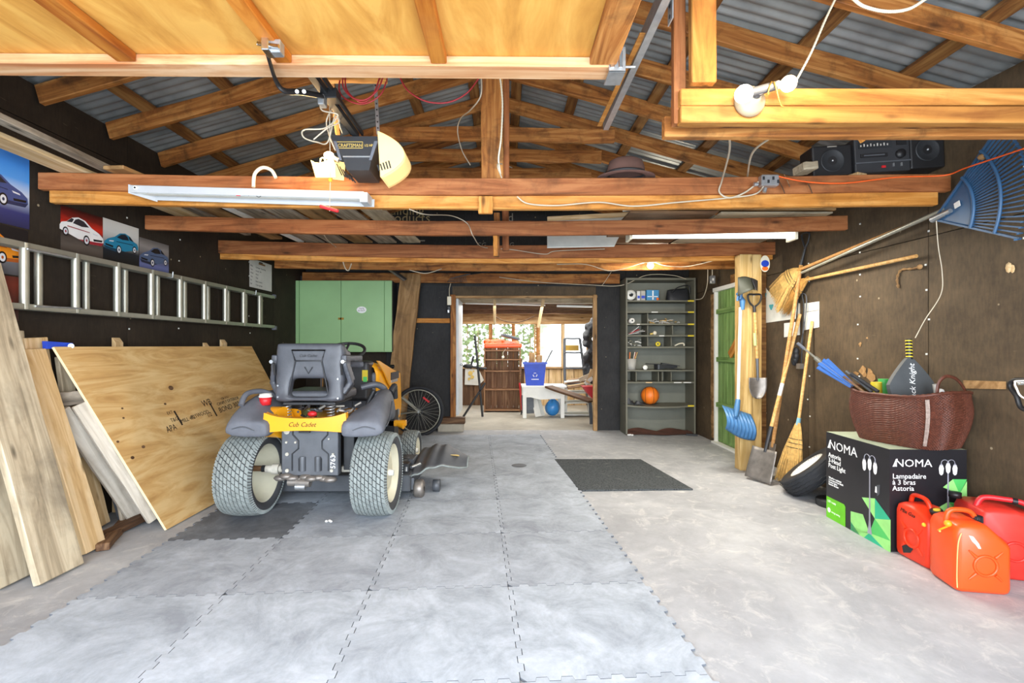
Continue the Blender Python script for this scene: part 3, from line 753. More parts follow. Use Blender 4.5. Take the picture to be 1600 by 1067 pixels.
# left cover hangs open below its bulb
c = at(508, 262, 2.9); b = MB()
b.M = Matrix.Translation(c)
prof_l = [(-.085, .045), (-.06, .03), (-.035, .028), (-.0, .036), (.045, .058), (.06, .02), (.065, -.06), (-.055, -.06)]
b.prism(prof_l, frame((0, .0, 0), (1, 0, 0), (0, -1, 0)), .004, M_LENS); b.prism([(.045, .058), (.115, .05), (.125, -.06), (.065, -.06)], frame((0, 0, 0), (.75, .65, 0), (-.65, .75, 0)), .004, M_LENS)
b.tube([(-.028, -.004, .03), (-.024, -.004, .052), (-.012, -.004, .058), (.0, -.004, .05), (.002, -.004, .032)], .005, M_LENS, 6)
b.M = None; b.build('light_cover', op)
b = MB()
for i in range(6):
    b.bar(c+Vector((.058+.014*i, .03+.012*i, .035-.012*i)), c+Vector((.085+.013*i, .045+.012*i, -.03-.005*i)), .004, .006, M_GUN2)
b.build('vent_slot', op)
b = MB(); pb = at(514, 243, 2.93); b.sph(pb, .026, M_BULB, 12, (1.2, 1, .9)); b.tube([pb+Vector((.02, 0, -.01)), pb+Vector((.06, 0, -.03))], .014, M_STEEL); b.build('bulb', op)
point('opener_bulb', pb+Vector((-.02, -.07, .02)), 10, (1, .66, .32), .03)
b = MB()     # rail, chain, trolley, arm, hangers
b.bar((-.90, -.3, 2.515), (-.87, 2.84, 2.495), .03, .03, M_GUN2); b.build('rail', op)
b = MB(); b.bar((-.865, -.3, 2.53), (-.835, 2.84, 2.505), .012, .02, M_BLK); b.bar((-.93, -.3, 2.53), (-.90, 2.84, 2.505), .008, .014, M_BLK); b.build('chain', op)
b = MB(); t0 = at(508, 150, 2.36)
b.box(t0+Vector((.02, .02, .01)), (.08, .07, .05), M_BLK); b.box(t0+Vector((-.01, -.01, -.03)), (.03, .05, .05), M_STEEL); b.build('trolley', op, bevel=.004)
arm = [at(414, 70, 1.86), at(421, 95, 1.95), at(432, 128, 2.08), at(445, 142, 2.12), at(470, 144, 2.2), at(504, 150, 2.33)]
b = MB(); b.tube(spline(arm, 5), .016, M_BLK, 6, flat=.45, up=(1, 0, 0)); 
for u in (464, 475): b.tube([at(u, 143, 2.165), at(u, 143, 2.15)], .008, M_CHROME, 8)
b.build('arm', op)
b = MB(); a0 = at(415, 68, 1.84)
b.box(a0+Vector((0, .02, .01)), (.028, .06, .075), M_CHROME); b.box(a0+Vector((.03, .03, .0)), (.04, .04, .05), M_STEEL); b.tube([a0+Vector((-.03, 0, 0)), a0+Vector((.05, 0, -.01))], .008, M_CHROME); b.build('arm_bracket', op, bevel=.004)
b = MB(); b.bar(at(586, 120, 2.9), at(591, 210, 2.9), .02, .004, M_STEEL, up=(0, 1, 0))
for i in range(9): p = at(586+i*.55, 124+9.5*i, 2.897); b.tube([p, p+Vector((0, -.002, 0))], .005, M_GUN2, 6)
b.build('hanger_strap', op)
b = MB(); b.bb((-.905, 2.86, 2.475), (-.80, 2.9, 2.50), M_GUN2); b.build('mounting_plate', op)
# honey block from which the opener rail hangs
lumber('hanger_block', at(510, 112, 2.5), at(605, 114, 2.5), .04, .10, M_HON, ceil)
lumber('hanger_block', at(518, 115, 2.55), at(528, 208, 2.95), .03, .035, M_PUR, ceil)
# release cord with red grip
b = MB(); b.tube([at(515, 160, 2.55), at(516, 282, 2.62), at(515, 330, 2.66)], .0022, M_WIRE, 5); rc = tag(b.build('release_cord'), 'thin white pull cord hanging from the opener with a red grip', 'cord')
b = MB(); b.bar(at(500, 322, 2.66), at(529, 330, 2.66), .022, .018, M_RED); b.build('grip', rc, bevel=.005)
b = MB(); b.sph(at(516, 281, 2.6), .011, M_YTAPE, 8); b.build('knot', rc)
# ------------------------------------------------------------------ light fixtures
# unlit white strip fixture on the nearest full tie
M_FXW = plain('light_grey_enamel', 'b4b6b8', .45, var=.04)
fx = thing('strip_light', at(390, 305, 3.0), 'unlit white metal strip light without tubes, hung on the nearest tie beam', 'strip light')
L0, L1 = at(211, 299, 3.02), at(572, 309, 3.02)
b = MB(); u = (L1-L0).normalized()
b.bar(L0+Vector((0, .0, .018)), L1+Vector((0, .0, .018)), .10, .012, M_FXW); b.bar(L0+Vector((0, -.05, .0)), L1+Vector((0, -.05, .0)), .006, .045, M_FXW)
b.bar(L0+Vector((0.08, .045, -.016)), L1+Vector((0.04, .045, -.02)), .006, .05, M_FXW)
b.bar(L0+Vector((0, 0, -.004)), L1+Vector((0, 0, -.004)), .045, .03, M_FOAM); b.build('channel', fx, bevel=.002)
b = MB(); b.add([L0+Vector(v) for v in ((0, -.055, .025), (0, -.055, -.028), (.10, .05, -.05), (.10, .05, .02))]+[L0+Vector(v)+Vector((.004, 0, 0)) for v in ((0, -.055, .025), (0, -.055, -.028), (.10, .05, -.05), (.10, .05, .02))], [(0, 1, 2, 3), (7, 6, 5, 4), (0, 4, 5, 1), (1, 5, 6, 2), (2, 6, 7, 3), (3, 7, 4, 0)], M_FXW)
b.build('end_cap', fx)
b = MB(); b.box(L1+Vector((0, -.0, -.012)), (.05, .11, .06), M_FXW); b.build('end_cap', fx, bevel=.003)
for x, z in ((.045, .004), (.10, -.012)):
    b = MB(); b.tube([L0+Vector((x, -.052+.4*(x-.04), z)), L0+Vector((x, -.062+.4*(x-.04), z))], .012, M_WHT, 12); b.tube([L0+Vector((x, -.06+.4*(x-.04), z)), L0+Vector((x, -.065+.4*(x-.04), z))], .006, M_GUN2, 8); b.build('socket', fx)
b = MB(); b.tube(spline([at(396, 292, 3.0), at(398, 272, 3.02), at(410, 262, 3.05), at(424, 266, 3.05), at(431, 278, 3.05)], 6), .011, M_WHT2, 8); b.build('feed_cable', fx)
b = MB(); b.tube(spline([at(388, 306, 2.97), at(396, 303, 2.97), at(404, 308, 2.97), at(410, 304, 2.97)], 4), .002, M_BLK, 5); b.bb(tuple(at(369, 306, 2.968)), tuple(at(376, 304, 2.972)), M_RED); b.build('lead', fx)
# lit fluorescent
fl = thing('fluorescent_light', at(1112, 372, 4.1), 'lit white fluorescent strip light under the stored boards at right', 'fluorescent light')
A, B_ = at(982, 367, 4.1), at(1243, 363, 4.1); zf = B_.z
b = MB(); b.bb((A.x, 4.06, zf-.0), (B_.x, 4.2, zf+.03), M_WHT); b.build('housing', fl, bevel=.003)
for yy in (4.085, 4.165):
    b = MB(); b.tube([(A.x+.04, yy, zf-.022), (B_.x-.03, yy, zf-.022)], .016, M_TUBE, 12); b.build('tube', fl)
for xx in (A.x, B_.x-.025):
    b = MB(); b.bb((xx, 4.06, zf-.065), (xx+.025, 4.2, zf+.0), M_WHT2); b.build('end_cap', fl, bevel=.003)
area('fluorescent_glow', ((A.x+B_.x)/2, 4.13, zf-.07), (0, 0, 0), 1.25, .12, 40, (1, .93, .8))
# twin bulbs in a ceramic holder on the header
lh = thing('lamp_holder', at(1172, 160, 1.94), 'white ceramic lamp holder with a twin adapter and two lit bulbs on the right header', 'lamp')
c = at(1170, 160, 1.975)
b = MB(); b.lathe([(.0, .0), (.062, .0), (.062, .012), (.05, .03), (.03, .04), (.022, .06), (.001, .06)], frame(c, (1, 0, 0), (0, -1, 0)), plain('glazed_ceramic', '9c9078', .3), 28); b.build('base', lh)
b = MB(); b.tube([c+Vector((0, -.05, 0)), c+Vector((0, -.085, .004))], .018, M_BRNW if False else M_GUN, 10); b.tube([c+Vector((-.035, -.085, -.004)), c+Vector((.062, -.085, .022))], .017, M_GUN, 12); b.tube([c+Vector((.045, -.085, .018)), c+Vector((.075, -.085, .026))], .016, M_KNEE, 12)
b.build('twin_adapter', lh)
for dx, dz, r in ((-.062, -.010, .034), (.112, .030, .03)):
    b = MB(); b.sph(c+Vector((dx, -.085, dz)), r, M_BULBC if dx < 0 else M_BULB, 20); b.build('bulb', lh)
point('header_bulb', c+Vector((-.03, -.30, .02)), 7, (1, .78, .5), .035)
point('header_bulb_2', c+Vector((.11, -.28, .07)), 7, (1, .72, .42), .035)
b = MB(); cc = [c+Vector((.03+.0*i, -.085, 0)) for i in range(2)]
chn = [c+Vector((.02+.06*t, -.105, -.02+.05*sin(t*5))) for t in [i/8 for i in range(9)]]; b.tube(chn, .003, M_BRASS, 5); b.build('pull_chain', lh)
# bulb under the far ties
lb = thing('lamp_holder', at(1016, 415, 5.6), 'small lit bulb in a white holder hanging under the far ties above the grey shelf', 'lamp')
c = at(1016, 411, 5.62)
b = MB(); b.lathe([(.0, .0), (.06, .0), (.05, -.03), (.025, -.05), (.001, -.05)], Matrix.Translation(c+Vector((0, 0, .045))), M_WHT2, 20); b.build('base', lb)
b = MB(); b.sph(c+Vector((0, -.01, -.03)), .038, M_BULBC, 16); b.build('bulb', lb)
point('far_bulb', c+Vector((0, -.1, -.13)), 14, (1, .88, .68), .05)
# ------------------------------------------------------------------ wiring
def cable(name, pts, r, mat, label, cat='cable', n=6, smooth=8, parent=None):
    b = MB(); b.tube(spline(pts, smooth), r, mat, n); o = b.build(name, parent)
    return tag(o, label, cat) if parent is None else o
def flex(name, pts, r, mat, label):
    P = spline(pts, 22); rs = [r*(1.0 if i % 2 else .78) for i in range(len(P))]
    b = MB(); b.tube(P, rs, mat, 8); return tag(b.build(name), label, 'conduit')
flex('flexible_conduit', [at(1307, -5, 2.3), at(1290, 30, 2.25), at(1266, 85, 2.15), at(1240, 133, 2.07)], .0058, M_WHT2, 'ribbed white flexible conduit slanting down to the lit header')
flex('flexible_conduit', [at(1332, -3, 2.2), at(1350, 10, 2.2), at(1385, 18, 2.2), at(1420, 14, 2.2), at(1450, -4, 2.2)], .008, M_WHT2, 'ribbed white conduit loop sagging from the top edge at right')
cable('cable', [at(1140, 216, 2.16), at(1139, 240, 2.5), at(1128, 282, 3.0), at(1124, 300, 3.06), at(1140, 309, 3.06), at(1165, 300, 3.06), at(1185, 284, 3.05)], .0055, M_WIRE, 'white cable looping from the header to the junction box on the nearest tie')
cable('cable', [at(1203, 216, 2.2), at(1175, 240, 2.5), at(1168, 275, 3.18)], .0055, M_WIRE, 'white cable dropping behind the nearest tie left of the junction box')
cable('cable', [at(808, 307, 3.07), at(825, 318, 3.07), at(870, 321, 3.07), at(935, 316, 3.07), at(990, 322, 3.07), at(1060, 316, 3.07), at(1140, 309, 3.07), at(1180, 303, 3.06), at(1194, 290, 3.05)], .0045, M_WIRE, 'long wavy white cable stapled along the nearest tie beam')
cable('power_cable', [at(1214, 275, 3.03), at(1260, 284, 3.03), at(1320, 286, 3.03), at(1400, 277, 3.03), at(1475, 274, 3.0), at(1510, 262, 2.85), at(1600, 232, 2.5)], .0045, M_CORD, 'orange power cable running from the junction box behind the blue rake', 'cable')
cable('cable', [at(640, 327, 3.12), at(665, 335, 3.3), at(705, 337, 3.8), at(730, 349, 3.86), at(740, 370, 3.86), at(755, 386, 5.0), at(800, 390, 5.05), at(850, 397, 5.06), at(870, 392, 5.06), at(945, 389, 5.06)], .004, M_WIRE, 'thin white cable straying across the middle ties beside the king post')
cable('cable', [at(505, 365, 3.9), at(512, 375, 4.4), at(525, 386, 5.05)], .004, M_WIRE, 'short white cable between the ties under the grey boards')
cable('cable', [at(536, 409, 5.12), at(540, 420, 5.2), at(545, 422, 5.2), at(549, 412, 5.12)], .006, M_WIRE, 'small white cable loop above the green cupboard')
cable('cable', [at(640, 422, 5.7), at(665, 427, 5.8), at(690, 420, 5.7)], .005, M_WIRE, 'white cable sagging over the head of the rough plank')
cable('cable', [at(870, 413, 5.6), at(915, 413, 5.6), at(955, 423, 5.65), at(1000, 412, 5.6), at(1014, 408, 5.6)], .005, M_WIRE, 'white cable running to the far bulb from the left')
cable('cable', [at(1022, 409, 5.6), at(1040, 415, 5.6), at(1075, 416, 5.6), at(1120, 406, 5.2)], .005, M_WIRE, 'white cable leaving the far bulb to the right')
cable('cable', [at(780, 433, 7.03), at(845, 441, 7.03), at(920, 445, 7.03), at(970, 446, 7.0), at(1010, 430, 6.9), at(1050, 430, 6.85), at(1072, 436, 6.85)], .005, M_WIRE, 'white cable along the far wall plate above the wide opening')
cable('cable', [at(955, 425, 6.9), at(943, 443, 7.0), at(940, 446, 7.0)], .004, M_WIRE, 'short white cable hanging by the right end of the wide opening')
cable('cable', [at(1106, 421, 6.1), at(1105, 445, 6.2), at(1098, 465, 6.5), at(1087, 468, 6.7)], .006, M_WIRE, 'white cable curving into the right side of the grey shelf')
cable('cable', [at(752, 120, 3.02), at(751, 150, 3.02), at(735, 172, 3.2), at(720, 185, 3.6), at(715, 205, 3.7), at(722, 235, 3.7), at(735, 258, 3.7)], .0045, M_WIRE, 'white cable left of the king post')
flex('flexible_conduit', [at(781, 118, 3.02), at(785, 160, 3.02), at(783, 215, 3.02), at(779, 248, 3.02), at(782, 272, 3.02)], .006, M_WHT2, 'white conduit clipped down the right side of the king post')
cable('cable', [at(800, 262, 3.6), at(778, 256, 3.0), at(784, 278, 3.0)], .004, M_WIRE, 'frayed cable end at the foot of the king post')
# coiled red cables under the door
for k, (u, dy, dz) in enumerate(((0, 0, 0), (5, 7, .02), (-6, 12, .04))):
    cable('cable', [at(537+u*.5, 112, 2.45+dz), at(536+u, 135+dy*.5, 2.45+dz), at(550+u, 152+dy*.4, 2.45+dz), at(570, 156+dy*.5, 2.45+dz), at(590-u, 140+dy*.5, 2.45+dz), at(601-u, 112, 2.45+dz)], .004, M_WIRER,
          ['outer red cable of the coil hanging under the raised door', 'middle red cable of the coil hanging under the raised door', 'innermost red cable of the coil hanging under the raised door'][k])
cable('cable', [at(622, 114, 2.5), at(636, 140, 2.5), at(665, 158, 2.5), at(700, 160, 2.5), at(730, 145, 2.5), at(751, 118, 2.5)], .004, M_WIRER, 'single red cable sagging between the door and the king post')
cable('cable', [at(500, 155, 2.5), at(503, 172, 2.5), at(528, 180, 2.5), at(508, 200, 2.6), at(475, 203, 2.6), at(475, 215, 2.6), at(495, 222, 2.65), at(512, 222, 2.7), at(524, 180, 2.6), at(532, 200, 2.7), at(535, 208, 2.78)], .004, M_WIRE, 'tangled white wire looping left of the opener')
cable('cable', [at(490, 218, 2.6), at(512, 200, 2.6), at(530, 190, 2.62), at(521, 170, 2.6), at(510, 190, 2.6), at(516, 215, 2.7), at(524, 235, 2.76)], .004, M_WIRE, 'second tangled white wire beside the opener rail')
cable('cable', [at(1463, 345, 2.93), at(1466, 385, 2.95), at(1472, 425, 2.95), at(1470, 460, 2.97), at(1445, 500, 3.0), at(1430, 528, 3.02)], .0026, M_WIRE, 'knotted thin cord hanging down the right wall over the black racket bag', 'cord')
# junction box
b = MB(); jb = at(1201, 283, 3.05)
b.box(jb, (.11, .05, .07), M_STEEL); o = tag(b.build('junction_box', bevel=.006), 'galvanised junction box on the nearest tie with orange cord leaving it', 'junction box')
b = MB()
for i in range(4): b.box(jb+Vector((-.045+.03*i, -.027, .01*(-1)**i)), (.012, .004, .02), M_GUN2)
b.build('connector', o)
b = MB(); b.tube([at(1184, 288, 3.02), at(1178, 288, 3.02)], .012, M_STEEL, 10); b.tube([at(1196, 294, 3.02), at(1194, 300, 3.02)], .012, M_STEEL, 10); b.build('clamp', o)
for i, (u, v) in enumerate(((1217, 290), (1225, 280), (1260, 290))):
    cable('wire', [at(u, v-8, 3.06), at(u+6, v+4, 3.05), at(u+9, v+12, 3.06)], .003, M_BRNW, ['first', 'second', 'third'][i]+' dark wire end to the right of the junction box', 'wire')
# small outlet and switch on the back wall
b = MB(); p = at(702, 470, 7.24); b.box(p+Vector((0, 0, .0)), (.06, .04, .13), M_WHT2); o = tag(b.build('outlet_box', bevel=.005), 'pale outlet box left of the opening with a plug below', 'outlet')
b = MB(); b.box(p+Vector((.0, -.03, -.13)), (.05, .05, .09), M_BLK2); b.box(p+Vector((-.005, -.05, -.16)), (.035, .04, .05), M_STEEL); b.build('plug', o, bevel=.008)
b = MB(); b.tube([p+Vector((0, 0, .06)), p+Vector((0, 0, .18)), p+Vector((.02, 0, .26))], .006, M_WIRE); b.build('feed_cable', o)
b = MB(); p = at(1113, 437, 6.2); b.box(p, (.06, .05, .10), M_STEEL); o = tag(b.build('switch_box', bevel=.005), 'small grey metal switch box above the corner beside the green door', 'switch')
b = MB(); b.box(p+Vector((0, -.028, 0)), (.018, .01, .03), M_WHT); b.build('switch', o); b = MB(); b.tube([p+Vector((0, 0, .05)), p+Vector((.0, 0, .16))], .008, M_WIRE); b.build('conduit', o)
# ------------------------------------------------------------------ boards stored on the ties
def tri(n, a, c_, w_, h, mat, lab, cat='board', up=(0, 0, 1), **k):
    return lumber(n, a, c_, w_, h, mat, None, up=up, label=lab, cat=cat, **k)
zt = 2.315
def brd(xa, ya, xb, yb, z, w_, h, mat, lab): return tri('stored_board', (xa, ya, z), (xb, yb, z), w_, h, mat, lab, wob=.004, seg=6)
brd(-2.48, 1.5, -2.60, 4.9, 2.395, .07, .035, M_GREYW, 'long thin grey strip lying along the ties nearest the left wall top')
brd(-2.75, 2.4, -2.72, 4.6, 2.385, .16, .03, M_PINE, 'wide pale board lying on the ties against the left wall')
brd(-2.84, 2.9, -2.80, 4.4, 2.425, .10, .025, M_PINE, 'second pale board on top of the wide one at the left wall')
brd(-2.42, 3.0, -2.36, 5.0, 2.375, .13, .025, M_OLDP, 'brown board beside the white strip on the left ties')
b = MB(); b.bar((-2.28, 3.2, 2.38), (-2.18, 5.2, 2.38), .05, .02, M_WHT); tag(b.build('metal_strip'), 'narrow white strip lying between the boards on the left ties', 'strip')
brd(-2.10, 3.35, -2.02, 5.2, 2.375, .18, .022, M_GREYW, 'leftmost broad grey board stored flat on the ties')
brd(-1.86, 3.3, -1.78, 5.2, 2.375, .20, .022, M_GREYW, 'broad grey board stored flat on the ties, second of the grey ones')
brd(-1.62, 3.35, -1.52, 5.2, 2.378, .20, .022, M_OLDP, 'brownish board between grey ones stored flat on the ties')
brd(-1.38, 3.3, -1.26, 5.2, 2.38, .20, .022, M_GREYW, 'grey board ending near the printed black wall, stored on the ties')
brd(-1.12, 3.4, -1.00, 5.2, 2.38, .19, .022, M_PINE2, 'pale brown board, rightmost of the flat boards on the left ties')
brd(-1.9, 3.5, -1.05, 3.55, 2.41, .12, .03, M_PINE, 'short pale board lying crossways over the stored grey boards')
b = MB(); c = at(580, 336, 3.85); b.lathe([(.12, 0), (.13, .005), (.13, .12), (.12, .125), (.001, .12)], Matrix.Translation((c.x, 3.75, 2.40)), M_BLK2, 28); tag(b.build('black_tub'), 'low round black tub lying on the stored boards', 'tub')
brd(-.99, 3.6, -.96, 3.95, 2.395, .08, .05, M_OLDP, 'short brown block on the ties left of the printed words')
# white foam board leaning on the ties
fb = MB(); q = [at(855, 386, 4.75), at(960, 384, 4.75), at(984, 336, 5.0), at(855, 343, 5.0)]
nn = (q[1]-q[0]).cross(q[3]-q[0]).normalized()*.012
fb.add([p for p in q]+[p-nn for p in q], [(0, 1, 2, 3), (7, 6, 5, 4), (0, 4, 5, 1), (1, 5, 6, 2), (2, 6, 7, 3), (3, 7, 4, 0)], M_FOAM)
o = tag(fb.build('foam_board'), 'white foam board leaning on the ties in the middle', 'board')
lumber('top_batten', at(855, 342, 4.97), at(984, 335, 4.97), .02, .045, M_PINE, o)
# plywood sheets stored over the right ties
for (xa, xb, ya, yb, z, m, lab) in ((1.0, 1.72, 3.92, 5.15, 2.352, M_BRNW, 'brown stored sheet over the left half of the lit fluorescent'), (1.75, 2.66, 3.95, 5.2, 2.352, M_PLY, 'tan stored plywood sheet over the right half of the lit fluorescent')):
    tri('stored_sheet', (xa, (ya+yb)/2, z), (xb, (ya+yb)/2, z), yb-ya, .015, M_BRNW if m is M_BRNW else M_PINE2, lab, 'sheet', wob=.001)
brd(1.35, 4.0, 2.7, 4.02, 2.385, .10, .02, M_OLDP, 'long thin board along the near edge of the sheets on the right ties')
brd(.98, 4.05, 1.75, 4.0, 2.41, .09, .02, M_FOAM, 'whitish lath lying crossways on the right ties')
brd(2.35, 3.2, 1.95, 4.3, 2.395, .09, .03, M_PINE, 'pale board slanting back from the junction box over the right ties')
lumber('block_end', at(1247, 264, 3.15), at(1270, 262, 3.15), .12, .05, M_PINE2, None, label='short cut block end beside the radio', cat='block')
# scraps on the far ties
lumber('rafter_hanger', at(1340, 210, 2.9), at(1348, 222, 2.9), .03, .02, M_HON, ceil)
# ------------------------------------------------------------------ green cupboard
cu = thing('wall_cupboard', (-2.31, 7.0, 1.18), 'green painted wall cupboard with two doors and an oval white sticker', 'cupboard')
yf = 6.95; cx0, cx1, cz0, cz1 = -2.99, at(612, 0, yf).x, at(0, 550, yf).z, at(0, 438, yf).z
b = MB(); b.bb((cx0, yf+.02, cz0), (cx1, 7.27, cz1), M_GRN); b.build('body', cu, bevel=.003)
b = MB(); b.bb((cx1-.004, yf+.03, cz0+.005), (cx1+.003, 7.26, cz1-.005), M_BLK2); b.build('side_panel', cu)
def vx(px): return at(px, 0, yf).x
for (a, c, n) in ((vx(459), vx(467), 'stile'), (vx(468.2), vx(532.4), 'door'), (vx(533.4), vx(600), 'door'), (vx(601), vx(612), 'stile')):
    b = MB(); b.bb((a, yf, cz0+.01), (c, yf+.018, cz1-.004), M_GRN); o = b.build(n, cu, bevel=.002)
    if n == 'door':
        b = MB(); xx = c-.01 if a < -2.4 else a+.01; b.bb((xx-.025, yf-.008, 1.64), (xx+.025, yf-.001, 1.67), M_BRASS)
        b.tube([(xx, yf-.008, 1.655), (xx, yf-.02, 1.655)], .007, M_BRASS); b.build('latch', o)
b = MB(); sx, sz = vx(565), at(0, 484, yf).z
b.prism(circ(.07, 28, 0, 0, .048), frame((sx, yf-.001, sz), (1, 0, 0), (0, -1, 0)), .0015, M_WHITETXT); st = b.build('sticker', cu)
text('TATE\nIS OUT', st, frame((sx, yf-.0026, sz+.006), (1, 0, 0), (0, -1, 0)), .032, M_DARKTXT, align='CENTER', lines=.9)
# rough barn plank, pipes and small metal rake by it
lumber('barn_plank', (at(616, 0, 7.05).x, 7.0, .0), (at(642, 0, 7.1).x, 7.12, 2.32), .30, .06, M_OLDP, None, up=(0, 1, 0), wob=.006, seg=8, label='wide rough weathered plank leaning on the back wall beside the green cupboard', cat='plank')
b = MB(); b.tube([at(605, 418, 6.5), at(631, 437, 6.85)], .022, M_SHOV, 10); b.tube([at(609, 419, 6.5), at(634, 436, 6.85)], .016, M_GUN2, 10); o = tag(b.build('pipe', bevel=0), 'old metal pipes sticking out over the rough plank', 'pipe')
b = MB()
for i in range(12): b.tube([at(738, 428, 6.9), at(703+2.2*i, 428+1.0*(12-i)*.6, 6.86), at(699+2.6*i, 436+.4*(12-i), 6.83), at(701+2.6*i, 440, 6.8)], .0045, M_GUN, 5)
o = tag(b.build('metal_rake'), 'dark metal rake with wire tines tucked under the ties left of the opening', 'rake')
b = MB(); b.tube([at(736, 428, 6.9), at(765, 424, 6.5)], .012, M_GUN2); b.build('handle', o)
# ------------------------------------------------------------------ grey bookcase in the corner
YF = 6.9; bx0, bx1 = at(978, 0, YF).x, at(1087, 0, YF).x; bt = at(0, 434, YF).z
bc = thing('bookcase', ((bx0+bx1)/2, 7.05, 0), 'tall grey painted bookcase with many shelves in the far right corner', 'bookcase')
def sz_(y): return CH-(y-CY)*YF/F
b = MB(); b.bb((bx0, YF, .0), (bx0+.022, 7.26, bt), M_SHELF); b.build('side_board', bc)
b = MB(); b.bb((bx1-.022, YF, .0), (bx1, 7.26, bt), M_SHELF); b.build('side_board', bc)
b = MB(); b.bb((bx0+.022, 7.245, 0), (bx1-.022, 7.262, bt), M_SHELFI); b.build('back_board', bc)
b = MB(); b.bb((bx0+.022, YF+.002, bt-.03), (bx1-.022, 7.245, bt), M_SHELF); b.build('top_board', bc)
shy = [470, 487.5, 506.5, 524.5, 542.5, 579, 597.5, 634]
for i, y in enumerate(shy):
    z = sz_(y); b = MB()
    if i < 7: b.bb((bx0+.023, YF+.004, z-.011), (bx1-.023, 7.244, z+.009), M_SHELF)
    else: b.grid(lambda u, v: Vector((bx0+.023+(bx1-bx0-.046)*u, YF+.004+.34*v, z+.009-.028*sin(pi*u)*(1-v)*.8)), 12, 2, M_SHELF); b.grid(lambda u, v: Vector((bx0+.023+(bx1-bx0-.046)*u, YF+.004, z+.009-.028*sin(pi*u)*.8-.022*v)), 12, 1, M_SHELF)
    s_ = b.build('shelf', bc)
    if i in (0, 1, 2, 3, 7):
        b = MB(); b.bb((bx1-.11, YF-.001, z-.012), (bx1-.023, YF+.003, z+.01), M_YTAPE); b.build('yellow_tape', s_)
    for (a, c, m) in {1: [(1018, 1028, M_PAPER)], 2: [(995, 1000, M_PAPER)], 3: [(1030, 1038, M_PAPER)], 6: [(1009, 1019, M_PINE), (1053, 1065, M_PAPER), (1068, 1080, M_PAPER)]}.get(i, []):
        b = MB(); b.bb((at(a, 0, YF).x, YF-.001, z-.008), (at(c, 0, YF).x, YF+.003, z+.006), m); b.build('shelf_label', s_)
for (px, ya, yb) in ((1013, 488, 506), (1013, 507, 524), (1052, 507, 524), (1013, 525, 542), (1050, 525, 542), (995, 580, 597), (1030, 580, 597), (1050, 580, 597), (1036, 580, 597)):
    x = at(px, 0, YF).x; b = MB(); b.bb((x-.006, YF+.03, sz_(yb)+.01), (x+.006, 7.24, sz_(ya)-.012), M_SHELF); b.build('divider', bc)
b = MB(); random.seed(8)
b.grid(lambda u, v: Vector((bx0+.0+(bx1-bx0)*u, YF-.03+.27*v+.03*sin(9*u), .012+.05*abs(sin(7*u+3*v))*v)), 20, 6, M_RUST); tag(b.build('debris'), 'rust coloured debris and dirt in the foot of the grey bookcase', 'debris', kind='stuff')
def sx(px): return at(px, 0, YF).x
def on(y): return sz_(y)+.0095
# contents
b = MB(); b.lathe([(.02, 0), (.068, 0), (.075, .012), (.07, .05), (.03, .06)], frame((sx(986.5), 6.97, on(470)+.076), (1, 0, 0), (.25, -1, .05)), M_WHT, 24)
o = tag(b.build('round_speaker'), 'white round speaker-like reel on the top bookcase shelf at left', 'reel'); b = MB(); b.sph((sx(987)+.01, 6.935, on(470)+.078), .022, M_GUN2, 12); b.build('hub', o)
for i, (a, c, h, m, lab) in enumerate(((997, 1002, .135, M_PAPER, 'white boxed item beside the round reel'), (1003, 1010, .14, M_KNEE, 'grey and blue printed booklet box beside the large blue box'),)):
    b = MB(); b.bb((sx(a), 6.95, on(470)), (sx(c), 7.10, on(470)+h), m); o = tag(b.build('small_box', bevel=.003), lab+' on the top bookcase shelf', 'box')
    b = MB(); b.bb((sx(a)+.006, 6.948, on(470)+.03), (sx(c)-.006, 6.9495, on(470)+h*.5), M_BIN); b.build('printed_panel', o)
b = MB(); b.bb((sx(1011.5), 6.94, on(470)), (sx(1031), 7.08, on(470)+.15), plain('sky_blue_carton', '3f88b8', .5)); o = tag(b.build('blue_box', bevel=.003), 'large sky blue box on the top bookcase shelf', 'box')
b = MB(); b.bb((sx(1020.5), 6.938, on(470)+.01), (sx(1022.5), 6.9395, on(470)+.14), M_WHITETXT); b.bb((sx(1013), 6.938, on(470)+.05), (sx(1029), 6.9395, on(470)+.06), M_WHITETXT); b.build('printed_lines', o)
b = MB(); b.sph((sx(1028.5), 6.93, on(470)+.021), .021, M_ORG, 10); tag(b.build('small_ball'), 'small orange ball in front of the blue box', 'ball')
b = MB(); fn = lambda u, v: Vector((sx(1064)+.165*(abs(cos(2*pi*u))**.6)*(1 if cos(2*pi*u) > 0 else -1)*(1-.12*v), 7.05+.09*(abs(sin(2*pi*u))**.6)*(1 if sin(2*pi*u) > 0 else -1)*(1-.6*v*v), on(470)+.17*v+.02*sin(2*pi*u+1)*v))
b.grid(fn, 24, 6, M_BLK2, cu=True); b.add([fn(i/24, 1) for i in range(24)], [tuple(range(24))], M_BLK2, True); o = tag(b.build('black_bag'), 'slumped black bag on the top bookcase shelf at right', 'bag')
b = MB(); b.tube(spline([(sx(1052), 6.95, on(470)+.12), (sx(1062), 6.945, on(470)+.19), (sx(1078), 6.95, on(470)+.21), (sx(1080), 6.955, on(470)+.1)], 6), .008, M_BLK); b.build('carry_strap', o)
b = MB(); b.lathe([(.012, 0), (.035, 0), (.035, .14), (.012, .14)], frame((sx(985), 6.93, on(506.5)+.036), (1, 0, 0), (.1, -1, 0)), M_PAPER, 18); tag(b.build('paper_roll'), 'white paper roll lying on the third bookcase shelf', 'roll')
random.seed(21)
